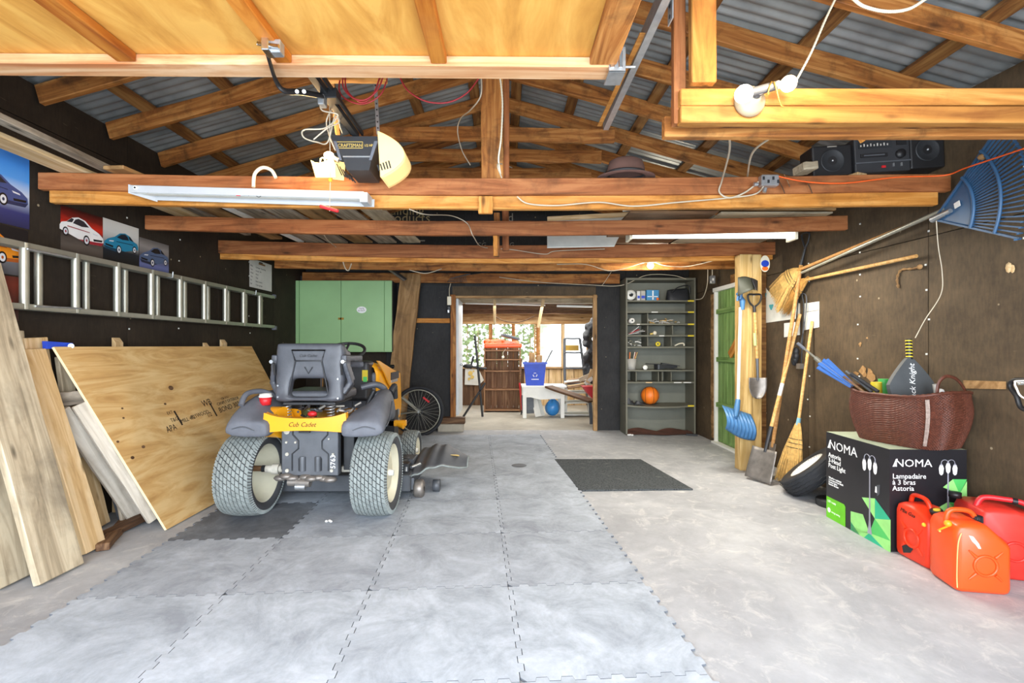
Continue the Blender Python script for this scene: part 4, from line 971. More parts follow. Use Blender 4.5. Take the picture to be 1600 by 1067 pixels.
def clutter(name, x0, x1, y, n, mats, lab, cat, h=.05):
    b = MB()
    for i in range(n):
        a = Vector((random.uniform(x0, x1), random.uniform(6.93, 7.1), on(y)+.006+random.random()*h)); d = Vector((random.uniform(-.1, .1), random.uniform(-.04, .04), random.uniform(-.02, .03)))
        q = a+d; q.z = max(q.z, on(y)+.006); q.x = min(max(q.x, x0), x1)
        b.tube([a, (a+q)/2+Vector((0, 0, .008)), q], random.uniform(.004, .010), random.choice(mats), 5)
    return tag(b.build(name), lab, cat, kind='stuff')
clutter('loose_hardware', sx(1018), sx(1064), 506.5, 26, [M_PAPER, M_STRAW, M_KNEE], 'heap of pale fittings and twine on the third bookcase shelf', 'hardware')
for k, (dx, an, m) in enumerate(((0, 8, M_PAPER), (.03, 25, M_RED), (.05, 40, M_PAPER), (.09, 15, M_KNEE), (.12, 6, M_PAPER))):
    p = Vector((sx(982)+dx, 6.96+.03*k, on(524.5)+.012+.008*k)); b = MB(); b.bar(p, p+Vector((.15*cos(radians(an)), 0, .15*sin(radians(an)))), .12, .006, m)
    tag(b.build('magazine'), ['flat white', 'red covered', 'steeply propped white', 'grey', 'topmost white'][k]+' magazine in the left of the fourth bookcase shelf', 'magazine')
b = MB(); b.sph((sx(1025), 6.96, on(524.5)+.03), .03, M_WHT2, 14); b.tube([(sx(1023), 6.96, on(524.5)+.025), (sx(1018), 6.97, on(524.5)+.015)], .014, M_GOLD); tag(b.build('spare_bulb'), 'unlit spare light bulb on the fourth bookcase shelf', 'bulb')
clutter('tangled_cord', sx(981), sx(1006), 542.5, 22, [M_PAPER, M_ALU], 'tangle of white cords on the fifth bookcase shelf at left', 'cord', .08)
b = MB(); b.lathe([(.015, 0), (.034, 0), (.034, .03), (.015, .03)], frame((sx(1029), 6.95, on(542.5)+.034), (1, 0, 0), (0, -1, .1)), M_YTAPE, 18); b.box((sx(1033.5), 6.96, on(542.5)+.02), (.03, .05, .04), M_BLK); tag(b.build('tape_measure'), 'yellow and black tape measure on the fifth bookcase shelf', 'tape measure')
b = MB(); b.tube(spline([(sx(1056), 6.95, on(542.5)+.01), (sx(1063), 6.95, on(542.5)+.04), (sx(1070), 6.95, on(542.5)+.045), (sx(1071), 6.95, on(542.5)+.01)], 5), .010, M_WHT2); tag(b.build('white_hook'), 'bent white plastic hook on the fifth bookcase shelf at right', 'hook')
b = MB(); b.lathe([(.001, 0), (.065, 0), (.078, .155), (.074, .155), (.062, .01)], Matrix.Translation((sx(989.5), 7.03, on(579))), M_KNEE, 24); tag(b.build('bucket'), 'white bucket of sticks on the sixth bookcase shelf', 'bucket')
for i in range(7):
    a = Vector((sx(989.5)+random.uniform(-.04, .04), 7.03+random.uniform(-.04, .04), on(579)+.02)); b = MB(); m = [M_PINE, M_ORG, M_STRAW, M_WHT2, M_PINE, M_RED, M_PAPER][i]
    b.tube([a, a+Vector((random.uniform(-.03, .09), random.uniform(-.02, .02), .23))], .007, m, 6); tag(b.build('stick'), ['pale wooden', 'orange', 'straw coloured', 'cream', 'second pale wooden', 'red', 'white'][i]+' stick standing in the white bucket', 'stick')
b = MB(); b.lathe([(.001, 0), (.033, 0), (.033, .07), (.03, .075), (.001, .075)], frame((sx(1008), 6.96, on(579)+.035), (1, 0, 0), (.1, -1, 0)), M_WHT, 20); tag(b.build('white_jar'), 'small white jar lying beside the bucket on the bookcase', 'jar')
b = MB(); b.bar((sx(1012), 6.98, on(579)+.085), (sx(1036), 6.98, on(579)+.075), .06, .012, M_BLK); b.bar((sx(1027), 6.98, on(579)+.04), (sx(1060), 7.0, on(579)+.045), .13, .075, M_BLK2, w2=.1, h2=.03)
b.tube([(sx(1030), 6.92, on(579)+.01), (sx(1030), 6.92, on(579)+.075)], .014, M_GUN, 10); b.bar((sx(1036), 6.97, on(579)+.09), (sx(1064), 6.97, on(579)+.055), .08, .02, M_BLK2, h2=.006); b.bar((sx(1040), 6.97, on(579)+.03), (sx(1068), 6.97, on(579)+.005), .1, .02, M_BLK, h2=.004)
tag(b.build('black_tool_bag', bevel=.003), 'pointed black plastic tool pieces heaped on the sixth bookcase shelf', 'tool')
r = .128; c = Vector((sx(1020.5), 7.05, on(634)-.006+r)); bb_ = MB(); bb_.sph(c, r, plain('basketball_rubber', 'ee7a1e', .45, bump=.4), 32); o = tag(bb_.build('basketball'), 'orange basketball with black seams on the lowest bookcase shelf', 'ball')
b = MB()
def ring(fn_, n=40): b.tube([c+fn_(2*pi*i/n) for i in range(n)], .0028, M_BLK, 5, closed=True)
ring(lambda a: Vector((.05*0+.02, r*cos(a), r*sin(a))).normalized()*r*1.001)
ring(lambda a: Vector((r*cos(a), .3*r, r*sin(a))).normalized()*r*1.001)
ring(lambda a: Vector((.085+.02*cos(2*a), r*.8*cos(a), r*.8*sin(a))).normalized()*r*1.001)
ring(lambda a: Vector((-.085-.02*cos(2*a), r*.8*cos(a), r*.8*sin(a))).normalized()*r*1.001)
b.build('seams', o)
for i, (px, yy, l) in enumerate(((986, 7.0, 'high black shoe at the left of the basketball shelf'), (1001, 6.97, 'low black shoe between the high one and the basketball'))):
    M = Matrix.Translation((sx(px), yy, on(634)+.0)); h = .09 if i == 0 else .05
    b = MB(M); b.grid(lambda u, v: Vector((.075*cos(2*pi*u)*(1-.35*v), .035*sin(2*pi*u)*(1-.3*v)+.0, h*v*(1 if cos(2*pi*u) < 0 else .55)+.002)), 16, 5, M_BLK2, cu=True); b.bb((-.075, -.034, 0), (.075, .034, .012), M_BLK); tag(b.build('shoe'), l, 'shoe')
# ------------------------------------------------------------------ tools by the post
# blue snow shovel
sh = thing('snow_shovel', at(1153, 685, 4.86), 'blue snow shovel with a white shaft hanging on the post beside the green door', 'shovel')
b = MB(); b.tube([at(1157, 480, 4.86), at(1153, 636, 4.86)], .0165, M_WHT2, 10); b.build('shaft', sh)
def blade(u, v):     # u across, v down
    base = at(1128+50*u, 633+16*u+30*v+4*v*u, 4.8)
    return base+Vector((0, -.12*sin(pi*v*.8)+.06*u+.012*cos(u*8*2*pi)*sin(pi*v), -.03*sin(pi*u)*v-.03*v))
b = MB(); b.grid(blade, 64, 10, M_BLUE); b.build('blade', sh, solid=.006)
b = MB(); b.tube([at(1153, 625, 4.85), at(1151, 640, 4.80), at(1149, 652, 4.70)], [.024, .03, .014], M_BLUE, 8); b.build('socket', sh)
b = MB(); b.tube([at(1160, 484, 4.85), at(1160, 470, 4.85), at(1156, 462, 4.85)], [.019, .028, .02], M_BLUE, 10)
for a_, c_ in (((1152, 470), (1154, 456)), ((1157, 468), (1160, 453)), ((1151, 460), (1162, 455))): b.tube([at(*a_, 4.83), at(*c_, 4.83)], .012, M_BLUE, 8)
b.build('grip', sh)
# black scoop hung over it
b = MB()
def scoop(u, v):
    p = at(1151+30*u, 434+3*u+(29-13*u)*v, 4.80); return p+Vector((0, -.10*sin(pi*u)*v+.05*(u-.5), .02*sin(pi*u)))
b.grid(scoop, 12, 6, M_OLIVE); o = tag(b.build('scoop', solid=.006), 'olive black curved scoop blade hanging at the top of the post', 'scoop'); b = MB(); b.grid(lambda u, v: scoop(.6+.4*u, v)+Vector((.02, -.02, -.01)), 6, 4, M_BLK2); b.build('folded_lip', o, solid=.005)
# small round-point shovel on the post
ss = thing('digging_shovel', at(1183, 622, 4.87), 'short round-point shovel with a black D-handle hanging on the pale post', 'shovel')
b = MB(); b.tube([at(1179, 487, 4.88), at(1183, 562, 4.88)], .0145, M_HDL, 10); b.build('shaft', ss)
b = MB(); b.tube([at(1179, 505 + 15, 4.864), at(1180, 540, 4.864)], .0155, plain('pale_green_sticker','a8b878',.5), 10); b.build('sticker', ss)
b = MB(); b.tube([at(1183, 560, 4.88), at(1184, 594, 4.87)], [.0155, .012], M_GUN, 10); b.build('ferrule', ss)
b = MB()
def rb(u, v):
    wv = 14.0*(1 if v < .35 else max(.03, sqrt(max(0, 1-((v-.35)/.66)**2)))); p = at(1183.5+wv*(2*u-1), 590+33*v, 4.86); return p+Vector((0, .03*(2*u-1)**2*-1+.02, 0))
b.grid(rb, 12, 14, M_SHOV); b.build('blade', ss, solid=.004)
b = MB(); b.tube([at(1179, 488, 4.88), at(1178.5, 478, 4.88)], [.017, .015], M_BLK, 8); b.tube(spline([at(1178.5, 480, 4.88), at(1171, 472, 4.88), at(1169, 461, 4.88), at(1178, 460, 4.88), at(1189, 461, 4.88), at(1187, 472, 4.88), at(1178.5, 480, 4.88)], 5), .0095, M_BLK, 8); b.build('d_handle', ss)
b = MB(); b.tube([at(1178, 460, 4.95), at(1178, 462, 4.86)], .004, M_STEEL, 5); b.build('hook', ss)
# small coloured label on the far side of the post
b = MB(); c = at(1195, 412, 4.95); b.prism(circ(.05, 16, 0, 0, .085), frame(c, (1, 0, 0), (.2, -1, 0)), .004, M_WHT2); o = tag(b.build('tag'), 'small oval white, blue and orange tag hanging right of the post top', 'tag')
b = MB(); b.prism(circ(.04, 16, 0, .0, .035), frame(c+Vector((0, -.006, .0)), (1, 0, 0), (.2, -1, 0)), .001, M_BIN); b.prism(circ(.032, 16, 0, -.05, .022), frame(c+Vector((0, -.006, 0)), (1, 0, 0), (.2, -1, 0)), .001, M_ORG); b.build('print', o)
# square-mouth shovel leaning on the wall
q0, q1 = Vector((2.37, 4.53, .10)), onw(1250, 491, .02)
ls = thing('square_shovel', (2.33, 4.53, 0), 'long-handled shovel with a worn square blade leaning beside the post', 'shovel')
pf = q0+(q1-q0)*.25
b = MB(); b.tube([pf, q1], [.0175, .0165], M_HDL, 12); b.build('shaft', ls)
b = MB(); b.tube([pf+(q1-q0)*.03, pf-(q1-q0)*.04, q0+(q1-q0)*.12], [.0195, .018, .014], M_BLK2, 10); b.build('ferrule', ls)
b = MB(); ax = (q1-q0).normalized(); side = Vector((.45, -.89, 0)); side = (side-ax*side.dot(ax)).normalized(); nrm = ax.cross(side)
def sb(u, v): 
    k = (2*u-1); return q0-ax*.085+ax*(.30*v)+side*(.135*k*(1-.08*v))+nrm*(.02*k*k*(.4+.6*v))*-1
b.grid(sb, 10, 8, M_SHOV); b.build('blade', ls, solid=.004)
b = MB(); p = pf+(q1-pf)*.3; b.tube([p, p+(q1-pf).normalized()*.12], .0182, M_PAPER, 12); b.build('sticker', ls)
# D-handled spade behind it
q1 = onw(1252, 412, .05); q0 = Vector((2.50, 4.64, .02)); sp = thing('spade', q0, 'tall D-handled spade leaning behind the square shovel, black grip under the lit light', 'spade')
b = MB(); b.tube([q0+(q1-q0)*.14, q1], .0165, M_HDL2, 12); b.build('shaft', sp)
b = MB(); g1 = onw(1258, 388, .05); b.tube([q1-(q1-q0)*.005, q1+(g1-q1)*.6, g1], [.019, .013, .012], M_BLK, 10)
b.tube(spline([g1, onw(1254, 376, .05), onw(1253, 366, .05), onw(1264, 364, .05), onw(1263, 376, .05), g1], 5), .008, M_BLK2, 8); b.build('d_handle', sp)
b = MB(); b.bar(q0, q0+(q1-q0)*.16, .10, .006, M_SHOV, up=(1, 0, 0)); b.build('blade', sp)
# brooms
def bristle_fan(b, c0, c1, w0, w1, side, nrm, n, mat, th=.03, jit=.02, bend=None):
    for i in range(n):
        u = random.uniform(-1, 1); t = random.uniform(-1, 1)
        a = c0+side*(w0*u)+nrm*(th*.5*t); e = c1+side*(w1*u+random.uniform(-jit, jit))+nrm*(th*t)+(c1-c0).normalized()*random.uniform(-.03, .02)
        m = (a+e)/2 + side*(w1-w0)*.12*u + (bend if bend is not None else Vector((0, 0, 0)))
        b.tube([a, m, e], [.0035, .004, .0022], mat, 4)
def corn_broom(top, neck, foot, w1, lab, side, nrm, mat, hm, cuff=None, bend=None, group=None, n=210):
    t = thing('corn_broom', foot, lab, 'broom', group=group)
    b = MB(); b.tube([top, neck], [.0135, .0145], hm, 10); b.build('handle', t)
    d = (foot-neck); c0 = neck+d*.06
    b = MB(); random.seed(int(top.x*1000+top.z*77)); bristle_fan(b, neck+d*.02, neck+d*.99, .018, w1, side, nrm, n, mat, bend=bend)
    def body(u, v):
        a = 2*pi*u; wv = .02+(w1*.72-.02)*min(1, v*1.5)**.8; return neck+d*(.0+.62*v)+side*(wv*cos(a))+nrm*((.018+.008*v)*sin(a))+(bend*1.2*sin(pi*v*.6) if bend is not None else Vector((0, 0, 0)))
    b.grid(body, 24, 8, mat, cu=True); o = b.build('bristles', t); o['kind'] = 'stuff'
    b = MB()
    for v in (.3, .38, .46):
        b.tube([body(i/24, v/.62*.9)+Vector((0, 0, 0)) + (side*cos(2*pi*i/24)+nrm*sin(2*pi*i/24))*.003 for i in range(24)], .0022, M_GUN2, 4, closed=True)
    b.build('stitching', t)
    b = MB(); b.tube([neck-d*.08, neck+d*.04], [.017, .02], cuff or M_STRAWD, 12); b.build('cuff', t)
    return t
nk = Vector((2.66, 4.42, .57)); corn_broom(onw(1269, 502, .02), nk, Vector((2.58, 4.45, .02)), .125, 'corn broom standing upright against the wall beside the spare tyre', Vector((.3, -.95, 0)).normalized(), Vector((-.95, -.3, .1)).normalized(), M_STRAW, M_HDL, plain('blue_cuff', '7fb2c4', .6))
corn_broom(onw(1470, 331, .06), onw(1250, 421, .07), onw(1211, 470, .09), .15, 'upper corn broom hung sideways on the right wall, bristles by the post', (onw(1225, 415, .07)-onw(1245, 460, .07)).normalized(), Vector((-1, .1, 0)).normalized(), M_STRAW, M_HDL2, bend=Vector((0, .0, .035)))
corn_broom(onw(1432, 400, .05), onw(1260, 437, .05), onw(1222, 476, .04), .13, 'lower corn broom hung sideways on the right wall behind the upper one', (onw(1235, 432, .05)-onw(1252, 470, .05)).normalized(), Vector((-1, .1, 0)).normalized(), M_STRAWD, M_HDL, bend=Vector((0, .0, .015)))
# blue leaf rake on the wall
ap = onw(1462, 343, .13)
rk = thing('leaf_rake', ap, 'large slate blue plastic leaf rake with a grey metal handle high on the right wall', 'rake')
D = Vector((-.05, -1, .0)).normalized(); U = Vector((0, 0, 1)); Nn = Vector((-1, .05, 0)).normalized()
def rp_(a, r, o=0.0): a = radians(a); return ap+D*(r*cos(a))+U*(r*sin(a))+Nn*o
A0, A1 = -24, 43
b = MB(); b.tube([onw(1253, 426, .13), onw(1330, 392, .14)], .012, M_ALU, 10); b.tube([onw(1328, 393, .14), onw(1478, 326, .13)], .0145, M_ALU, 10); b.build('handle', rk)
b = MB()
def plate(u, v):
    a = A0+(A1-A0)*u; r = .015+.275*v; return rp_(a, r, .012*sin(pi*u)*v)
b.grid(plate, 20, 8, M_RBLUE); b.build('plate', rk, solid=.006)
b = MB(); b.tube([rp_(8, .0, .02), rp_(8, .14, .022)], [.022, .014], M_STEEL, 10); b.tube([rp_(8+2*i, .11+.012*sin(i), .022) for i in range(-3, 4)], .008, M_RBLUE, 6); b.build('socket', rk)
for rr, wd in ((.29, .010), (.455, .009)):
    b = MB(); b.tube([rp_(A0+(A1-A0)*i/24, rr, .014+.004) for i in range(25)], wd, M_RBLUE, 6); b.build('cross_brace', rk)
nt_ = 25
for i in range(nt_):
    a = A0+(A1-A0)*i/(nt_-1); b = MB(); ww = .0062 if 0 < i < nt_-1 else .009
    P0, P1, P2 = rp_(a, .285 if 0 < i < nt_-1 else .02, .006), rp_(a, .60, .006), rp_(a, .625, .05)
    b.bar(P0, P1, ww*1.3, ww*1.6, M_RBLUE, up=Nn); b.bar(P1, P2, ww*1.6, ww, M_RBLUE); b.build('tine', rk)
b = MB(); b.bar(rp_(14, .165, .018), rp_(14, .205, .018), .035, .003, M_PAPER, up=Nn); b.build('label', rk)
b = MB(); b.sph(rp_(38, .44, .02), .018, M_OLDP, 8, (1.5, 1, 1)); b.build('dead_leaf', rk)
# papers pinned on the right wall
def paper(name, pts, lab, mat, off=.004, cat='paper'):
    b = MB(); P = [onw(x, y, off) for x, y in pts]; n = len(P); Q = [p+Vector((.0015, 0, 0)) for p in P]
    b.add(P, [tuple(range(n))], mat); b.add(Q, [tuple(range(n))[::-1]], mat); return tag(b.build(name), lab, cat)
o = paper('torn_poster', [(1192, 440), (1198, 452), (1207, 462), (1213, 468), (1226, 471), (1250, 474), (1250, 497), (1192, 505)], 'torn whitish poster with teal blotches on the wall behind the brooms', M_FOAM, cat='poster')
b = MB()
for px, py, r in ((1194, 463, .05), (1205, 480, .045), (1193, 476, .035), (1214, 486, .02), (1232, 484, .02)):
    p = onw(px, py, .008); b.prism([(r*cos(a)*(.7+.4*sin(3*a)), r*1.2*sin(a)*(.8+.3*cos(2*a))) for a in [2*pi*i/14 for i in range(14)]], frame(p, (0, -1, 0), (-1, 0, 0)), .0008, M_LG2 if False else plain('teal_blotch', '4aa8b0', .7))
b.build('blotches', o)
o = paper('notice', [(1256, 474), (1280, 471), (1280, 511), (1256, 516)], 'plain whitish sheet on the wall above the standing corn broom', M_FOAM, off=.006)
b = MB(); P = [onw(x, y, .0085) for x, y in ((1258, 487), (1279, 484), (1279, 485), (1258, 488))]; b.add(P, [(0, 1, 2, 3)], M_GREYTXT); b.build('fold_line', o)
paper('small_notice', [(1225, 505), (1250, 502), (1250, 523), (1225, 527)], 'small curled note on the wall between the tool handles', M_PAPER, off=.006)
# torn bark-coloured scrap and marks
b = MB(); P = spline([onw(1404, 450, .01), onw(1402, 435, .01), onw(1408, 422, .01), onw(1425, 420, .015), onw(1440, 416, .02)], 6); b.tube(P, [.005+.003*(i % 3) for i in range(len(P))], M_OLDP, 5); b.sph(onw(1437, 417, .02), .018, M_OLDP, 8, (.5, 1.5, 1)); tag(b.build('torn_scrap'), 'curled strip of torn brown board on the right wall', 'scrap')
b = MB(); b.sph(onw(1576, 418, .005), .02, M_PINE, 8, (.3, 1, 1.6)); b.sph(onw(1582, 420, .005), .014, M_PINE, 8, (.3, 1, 1.8)); tag(b.build('chipped_spot'), 'small bare wood chip high on the right wall near the frame edge', 'chip')
b = MB()
for px, py, r in ((1344, 538, .02), (1355, 528, .012), (1349, 580, .05), (1360, 586, .06), (1338, 585, .035)): b.prism([(r*cos(a)*(.75+.3*sin(3*a+px)), r*sin(a)*(.8+.25*cos(2*a+py))) for a in [2*pi*i/12 for i in range(12)]], frame(onw(px, py, .004), (0, -1, 0), (-1, 0, 0)), .0008, M_OLDP)
tag(b.build('bare_patch'), 'orange brown bare patches on the wall above the basket', 'patch', kind='stuff')
b = MB()
p = onw(1560, 603, .004); P = [onw(x, y, .006) for x, y in ((1505, 594), (1572, 596), (1572, 608), (1505, 607))]; b.add(P, [(0, 1, 2, 3)], M_OLDP); tag(b.build('scraped_strip'), 'scraped bare strip of the right wall right of the basket', 'strip')
# hanging cords and a black bundle
b = MB(); b.tube(spline([onw(1248, 455, .03), onw(1246, 480, .03), onw(1243, 520, .03), onw(1242, 540, .03)], 5), .006, M_BLK); b.tube(spline([onw(1252, 455, .03), onw(1256, 480, .03), onw(1254, 530, .03), onw(1252, 572, .03)], 5), .006, M_GUN2)
b.tube(spline([onw(1252, 458, .03), onw(1260, 464, .03), onw(1258, 500, .03), onw(1250, 545, .03)], 5), .005, M_GUN); o = tag(b.build('hanging_straps'), 'dark straps hanging under the brooms', 'strap')
b = MB(); 
for i in range(7): b.sph(onw(1241+random.uniform(-3, 3), 556+random.uniform(-9, 9), .05), .03, M_BLK2, 8, (1, 1, 1.4))
b.box(onw(1250, 572, .04), (.04, .06, .05), M_SHOV); b.build('bundle', o)
# ------------------------------------------------------------------ spare tyre
def tyre(b, M, R_, w_, tread, wall, rim_r, n=40, crown=.94):
    prof = [(rim_r, -w_*.40), (rim_r+.01, -w_*.46), (R_*.82, -w_*.5), (R_*.93, -w_*.47), (R_*.985, -w_*.38), (R_, -w_*.15), (R_, w_*.15), (R_*.985, w_*.38), (R_*.93, w_*.47), (R_*.82, w_*.5), (rim_r+.01, w_*.46), (rim_r, w_*.40), (rim_r, -w_*.40)]
    b.lathe(prof[:4], M, wall, n); b.lathe(prof[3:9], M, tread, n); b.lathe(prof[8:], M, wall, n)
ax = Vector((-.58, .34, .74)).normalized(); M = frame(Vector((2.60, 4.12, .205)), ax.orthogonal(), ax)
ty = thing('spare_wheel', (2.6, 4.17, 0), 'small black tyre on a white rim leaning on the wall beside the carton', 'spare wheel')
b = MB(); tyre(b, M, .265, .155, M_RUB, M_BLK2, .15, 48); o = b.build('tyre', ty)
b = MB()
for k in range(5):
    z = -.055+.0275*k; b.tube([M @ Vector(((.2665)*cos(2*pi*i/60+.012*k), .2665*sin(2*pi*i/60), z+.004*(1 if i % 2 else -1))) for i in range(60)], .0026, M_GUN2, 4, closed=True)
b.build('tread_grooves', o)
b = MB(); b.lathe([(.001, .02), (.05, .03), (.11, .015), (.145, .045), (.152, .066), (.158, .066), (.15, .03)], M, M_WHT, 32); b.build('rim', ty)
b = MB(); b.lathe([(.001, 0), (.12, 0), (.12, .05), (.001, .05)], Matrix.Translation((2.60, 3.86, .0)), M_BLK2, 24); tag(b.build('black_disc', bevel=.004), 'black round lid on the floor just behind the carton', 'lid')
# ------------------------------------------------------------------ NOMA carton
A_, B_, C_ = Vector((2.387, 3.62, 0)), Vector((2.366, 2.997, 0)), Vector((2.83, 2.985, 0)); D_ = A_+(C_-B_)
H_ = .631
bx = thing('lamp_carton', (2.6, 3.3, 0), 'tall black printed carton for a three-head post light, on the floor by the right wall', 'carton')
b = MB(); P = [A_, B_, C_, D_]; T = [p+Vector((0, 0, H_)) for p in P]
b.add(P+T, [(3, 2, 1, 0), (0, 1, 5, 4), (1, 2, 6, 5), (2, 3, 7, 6), (3, 0, 4, 7)], M_BOXBLK); b.add(T, [(0, 1, 2, 3)], M_BOXTOP); b.build('carton_body', bx)
b = MB(); mt = (T[0]+T[3])/2, (T[1]+T[2])/2
b.bar(mt[0]+Vector((0, 0, .001)), mt[1]+Vector((0, 0, .001)), .05, .0012, M_YTAPE if False else M_KNEE); b.build('tape', bx)
def face(P0, P1):    # frame with x from P0 to P1 (0..w), y up
    x = (P1-P0).normalized(); n = Vector((0, 0, 1)).cross(x)*-1; n = x.cross(Vector((0, 0, 1))); return frame(P0+n*.0012, x, n), (P1-P0).length
def poly_on(b, Fm, pts, mat, h=.0004, z=0): b.prism(pts, Fm @ Matrix.Translation((0, 0, z)), h, mat)
def logo(Fm, x, y, s, par):
    # NOMA with the open first stroke
    M = Fm @ Matrix.Translation((x, y, .0002)); t = text('NOMA', par, M, s, M_WHITETXT, name='brand_lettering', sx=1.12, ex=.0004)
    b = MB(); b.prism([(-.02*s/.1, 0), (.0, 0), (.028*s/.1, .073*s/.1), (.012*s/.1, .073*s/.1)], M, .0006, M_WHITETXT); b.build('brand_stroke', par)
def lamp_art(Fm, x0, base, top, sc, par, full=True):
    b = MB(); st = plain('silver_print', '9a9aa4', .5) if 'silver_print' not in bpy.data.materials else bpy.data.materials['silver_print']
    poly_on(b, Fm, [(x0-.006*sc, base+.05), (x0+.006*sc, base+.05), (x0+.004*sc, top), (x0-.004*sc, top)], st, z=.0012)
    if full: poly_on(b, Fm, [(x0-.022, base), (x0+.022, base), (x0+.011, base+.05), (x0+.008, base+.085), (x0-.008, base+.085), (x0-.011, base+.05)], st, z=.0013)
    poly_on(b, Fm, [(x0-.003*sc, top), (x0+.003*sc, top), (x0, top+.075*sc)], st, z=.0012)
    b.build('printed_post', par)
    for k in (-1, 0, 1):
        cx_ = x0+k*.043*sc; cy_ = top+.018*sc-(abs(k)*.012*sc)
        b = MB(); poly_on(b, Fm, [(cx_-.010*sc, cy_+.03*sc), (cx_-.016*sc, cy_+.012*sc), (cx_-.012*sc, cy_-.022*sc), (cx_-.004*sc, cy_-.032*sc), (cx_+.004*sc, cy_-.032*sc), (cx_+.012*sc, cy_-.022*sc), (cx_+.016*sc, cy_+.012*sc), (cx_+.010*sc, cy_+.03*sc)], M_WHITETXT, z=.0016)
        poly_on(b, Fm, [(cx_-.012*sc, cy_+.03*sc), (cx_+.012*sc, cy_+.03*sc), (cx_, cy_+.045*sc)], st, z=.0016); b.build('printed_lantern', par)
        if k:
            b = MB(); pts = [(cx_+k*.002*sc+.0*i, 0) for i in range(2)]
            arc = [(cx_-k*.0*sc - k*(.022*sc)*(1-cos(pi*i/8)), cy_+.045*sc+.022*sc*sin(pi*i/8)) for i in range(9)]
            b.tube([Fm @ Vector((x, y, .0012)) for x, y in arc], .0022*sc, st, 5); b.build('printed_arm', par)
def tri_art(Fm, tris, par):
    b = MB()
    for pts, m in tris: poly_on(b, Fm, pts, m, z=.0)
    b.build('printed_triangles', par)
FL, wL = face(A_, B_)
logo(FL, .035, .515, .088, bx)
text('Astoria\n3-Head\nPost Light', bx, FL @ Matrix.Translation((.026, .452, 0)), .047, M_WHITETXT, lines=.82)
text('Weather-resistant\nCorrosion-free finish\nSeeded glass\nlantern shades', bx, FL @ Matrix.Translation((.03, .295, 0)), .019, M_WHITETXT, lines=.85)
tri_art(FL, [([(.38, .26), (.50, .29), (.50, .16)], M_LG1), ([(.50, .29), (.633, .20), (.50, .16)], M_LG2), ([(.633, .20), (.633, .07), (.50, .16)], M_LG1), ([(.27, .13), (.39, .15), (.45, .05)], M_LG1), ([(.45, .05), (.50, .16), (.633, .07)], M_LG3),
             ([(.27, .03), (.33, .0), (.45, .05)], M_LG1), ([(.27, .13), (.27, .0), (.40, .0), (.45, .05)], M_LG1), ([(.40, .0), (.58, .0), (.45, .05)], M_LG2), ([(.45, .05), (.633, .07), (.633, .0), (.58, .0)], M_LG1), ([(.27, .0), (.36, .0), (.27, .06)], M_LG2)], bx)
b = MB(); poly_on(b, FL, [(.004, .0), (.004, .155), (.2, .155), (.215, .14), (.215, .0)], M_LIME, z=.0); b.build('green_label', bx)
text('LED ready', bx, FL @ Matrix.Translation((.02, .118, .0006)), .022, M_WHITETXT); text('energy saving', bx, FL @ Matrix.Translation((.06, .05, .0006)), .018, M_WHITETXT)
b = MB(); b.prism(circ(.018, 16, .035, .06), FL @ Matrix.Translation((0, 0, .0006)), .0005, M_WHITETXT); b.build('round_badge', bx)
lamp_art(FL, .455, .045, .475, 1.15, bx)
b = MB(); poly_on(b, FL, [(.515, .38), (.545, .39), (.54, .33), (.52, .31)], M_GUN); poly_on(b, FL, [(.50, .33), (.52, .33), (.515, .37), (.505, .37)], M_WHITETXT); b.build('printed_figure', bx)
FR_, wR = face(B_, C_)
logo(FR_, .03, .525, .066, bx)
text('Lampadaire\nà 3 bras\nAstoria', bx, FR_ @ Matrix.Translation((.016, .452, 0)), .044, M_WHITETXT, lines=.85)
tri_art(FR_, [([(.32, .40), (.38, .45), (.42, .36)], M_LG1), ([(.38, .45), (.464, .45), (.42, .36)], M_LG3), ([(.464, .44), (.464, .30), (.42, .36)], M_LG1), ([(.25, .25), (.35, .31), (.464, .24), (.464, .1), (.35, .1)], M_LG1), ([(.35, .31), (.464, .30), (.464, .2)], M_LG3)], bx)
lamp_art(FR_, .35, .2, .50, .95, bx, full=False)
# ------------------------------------------------------------------ woven basket
bk = thing('wicker_basket', (2.66, 3.2, .632), 'large dark brown woven basket full of sports gear on the black carton', 'basket')
bcn = Vector((2.655, 3.215, .633)); bu = Vector((.27, -.963, 0)).normalized(); bv = Vector((.963, .27, 0)).normalized()
def sgnp(x, p): return (abs(x)**p)*(1 if x >= 0 else -1)
def bask(a, v, dr=0):
    bulge = .86+.19*sin(min(1, v*1.15)*pi*.62)-.08*max(0, v-.7)
    hx, hy = (.285*bulge+dr), (.212*bulge+dr)
    zr = .335*v+.018*v*cos(2*a)
    return bcn+bu*(hx*sgnp(cos(a), .54))+bv*(hy*sgnp(sin(a), .54))*(1.0)+Vector((0, 0, zr))
NU, NV = 264, 44
def weave(u, v):
    i = round(u*NU); j = round(v*NV); return bask(2*pi*u, v, .0028*(1 if (i//2+j) % 2 else -1)*(1 if i % 2 else .3))
b = MB(); b.grid(weave, NU, NV, M_BASK, smooth=False, cu=True); b.grid(lambda u, v: bask(2*pi*u, v, -.012), 48, 8, M_BASK, cu=True); n_ = 48; b.add([bask(2*pi*i/n_, .02) for i in range(n_)], [tuple(range(n_))], M_BASK)
b.build('woven_side', bk)
b = MB(); b.tube([bask(2*pi*i/90, 1.0)+Vector((0, 0, .002*(i % 2))) for i in range(90)], [.009+.002*(i % 2) for i in range(90)], M_BASK, 6, closed=True); b.build('rim', bk)
b = MB()
for da in (-.03, -.012, .006, .024): b.tube([bask(-.80+da*1.6, v/14, .0045) for v in range(1, 14)], .0034, M_BASK2, 4)
b.build('corner_cord', bk)
b = MB(); h0, h1 = onw(1463, 617, .22), onw(1512, 619, .12)
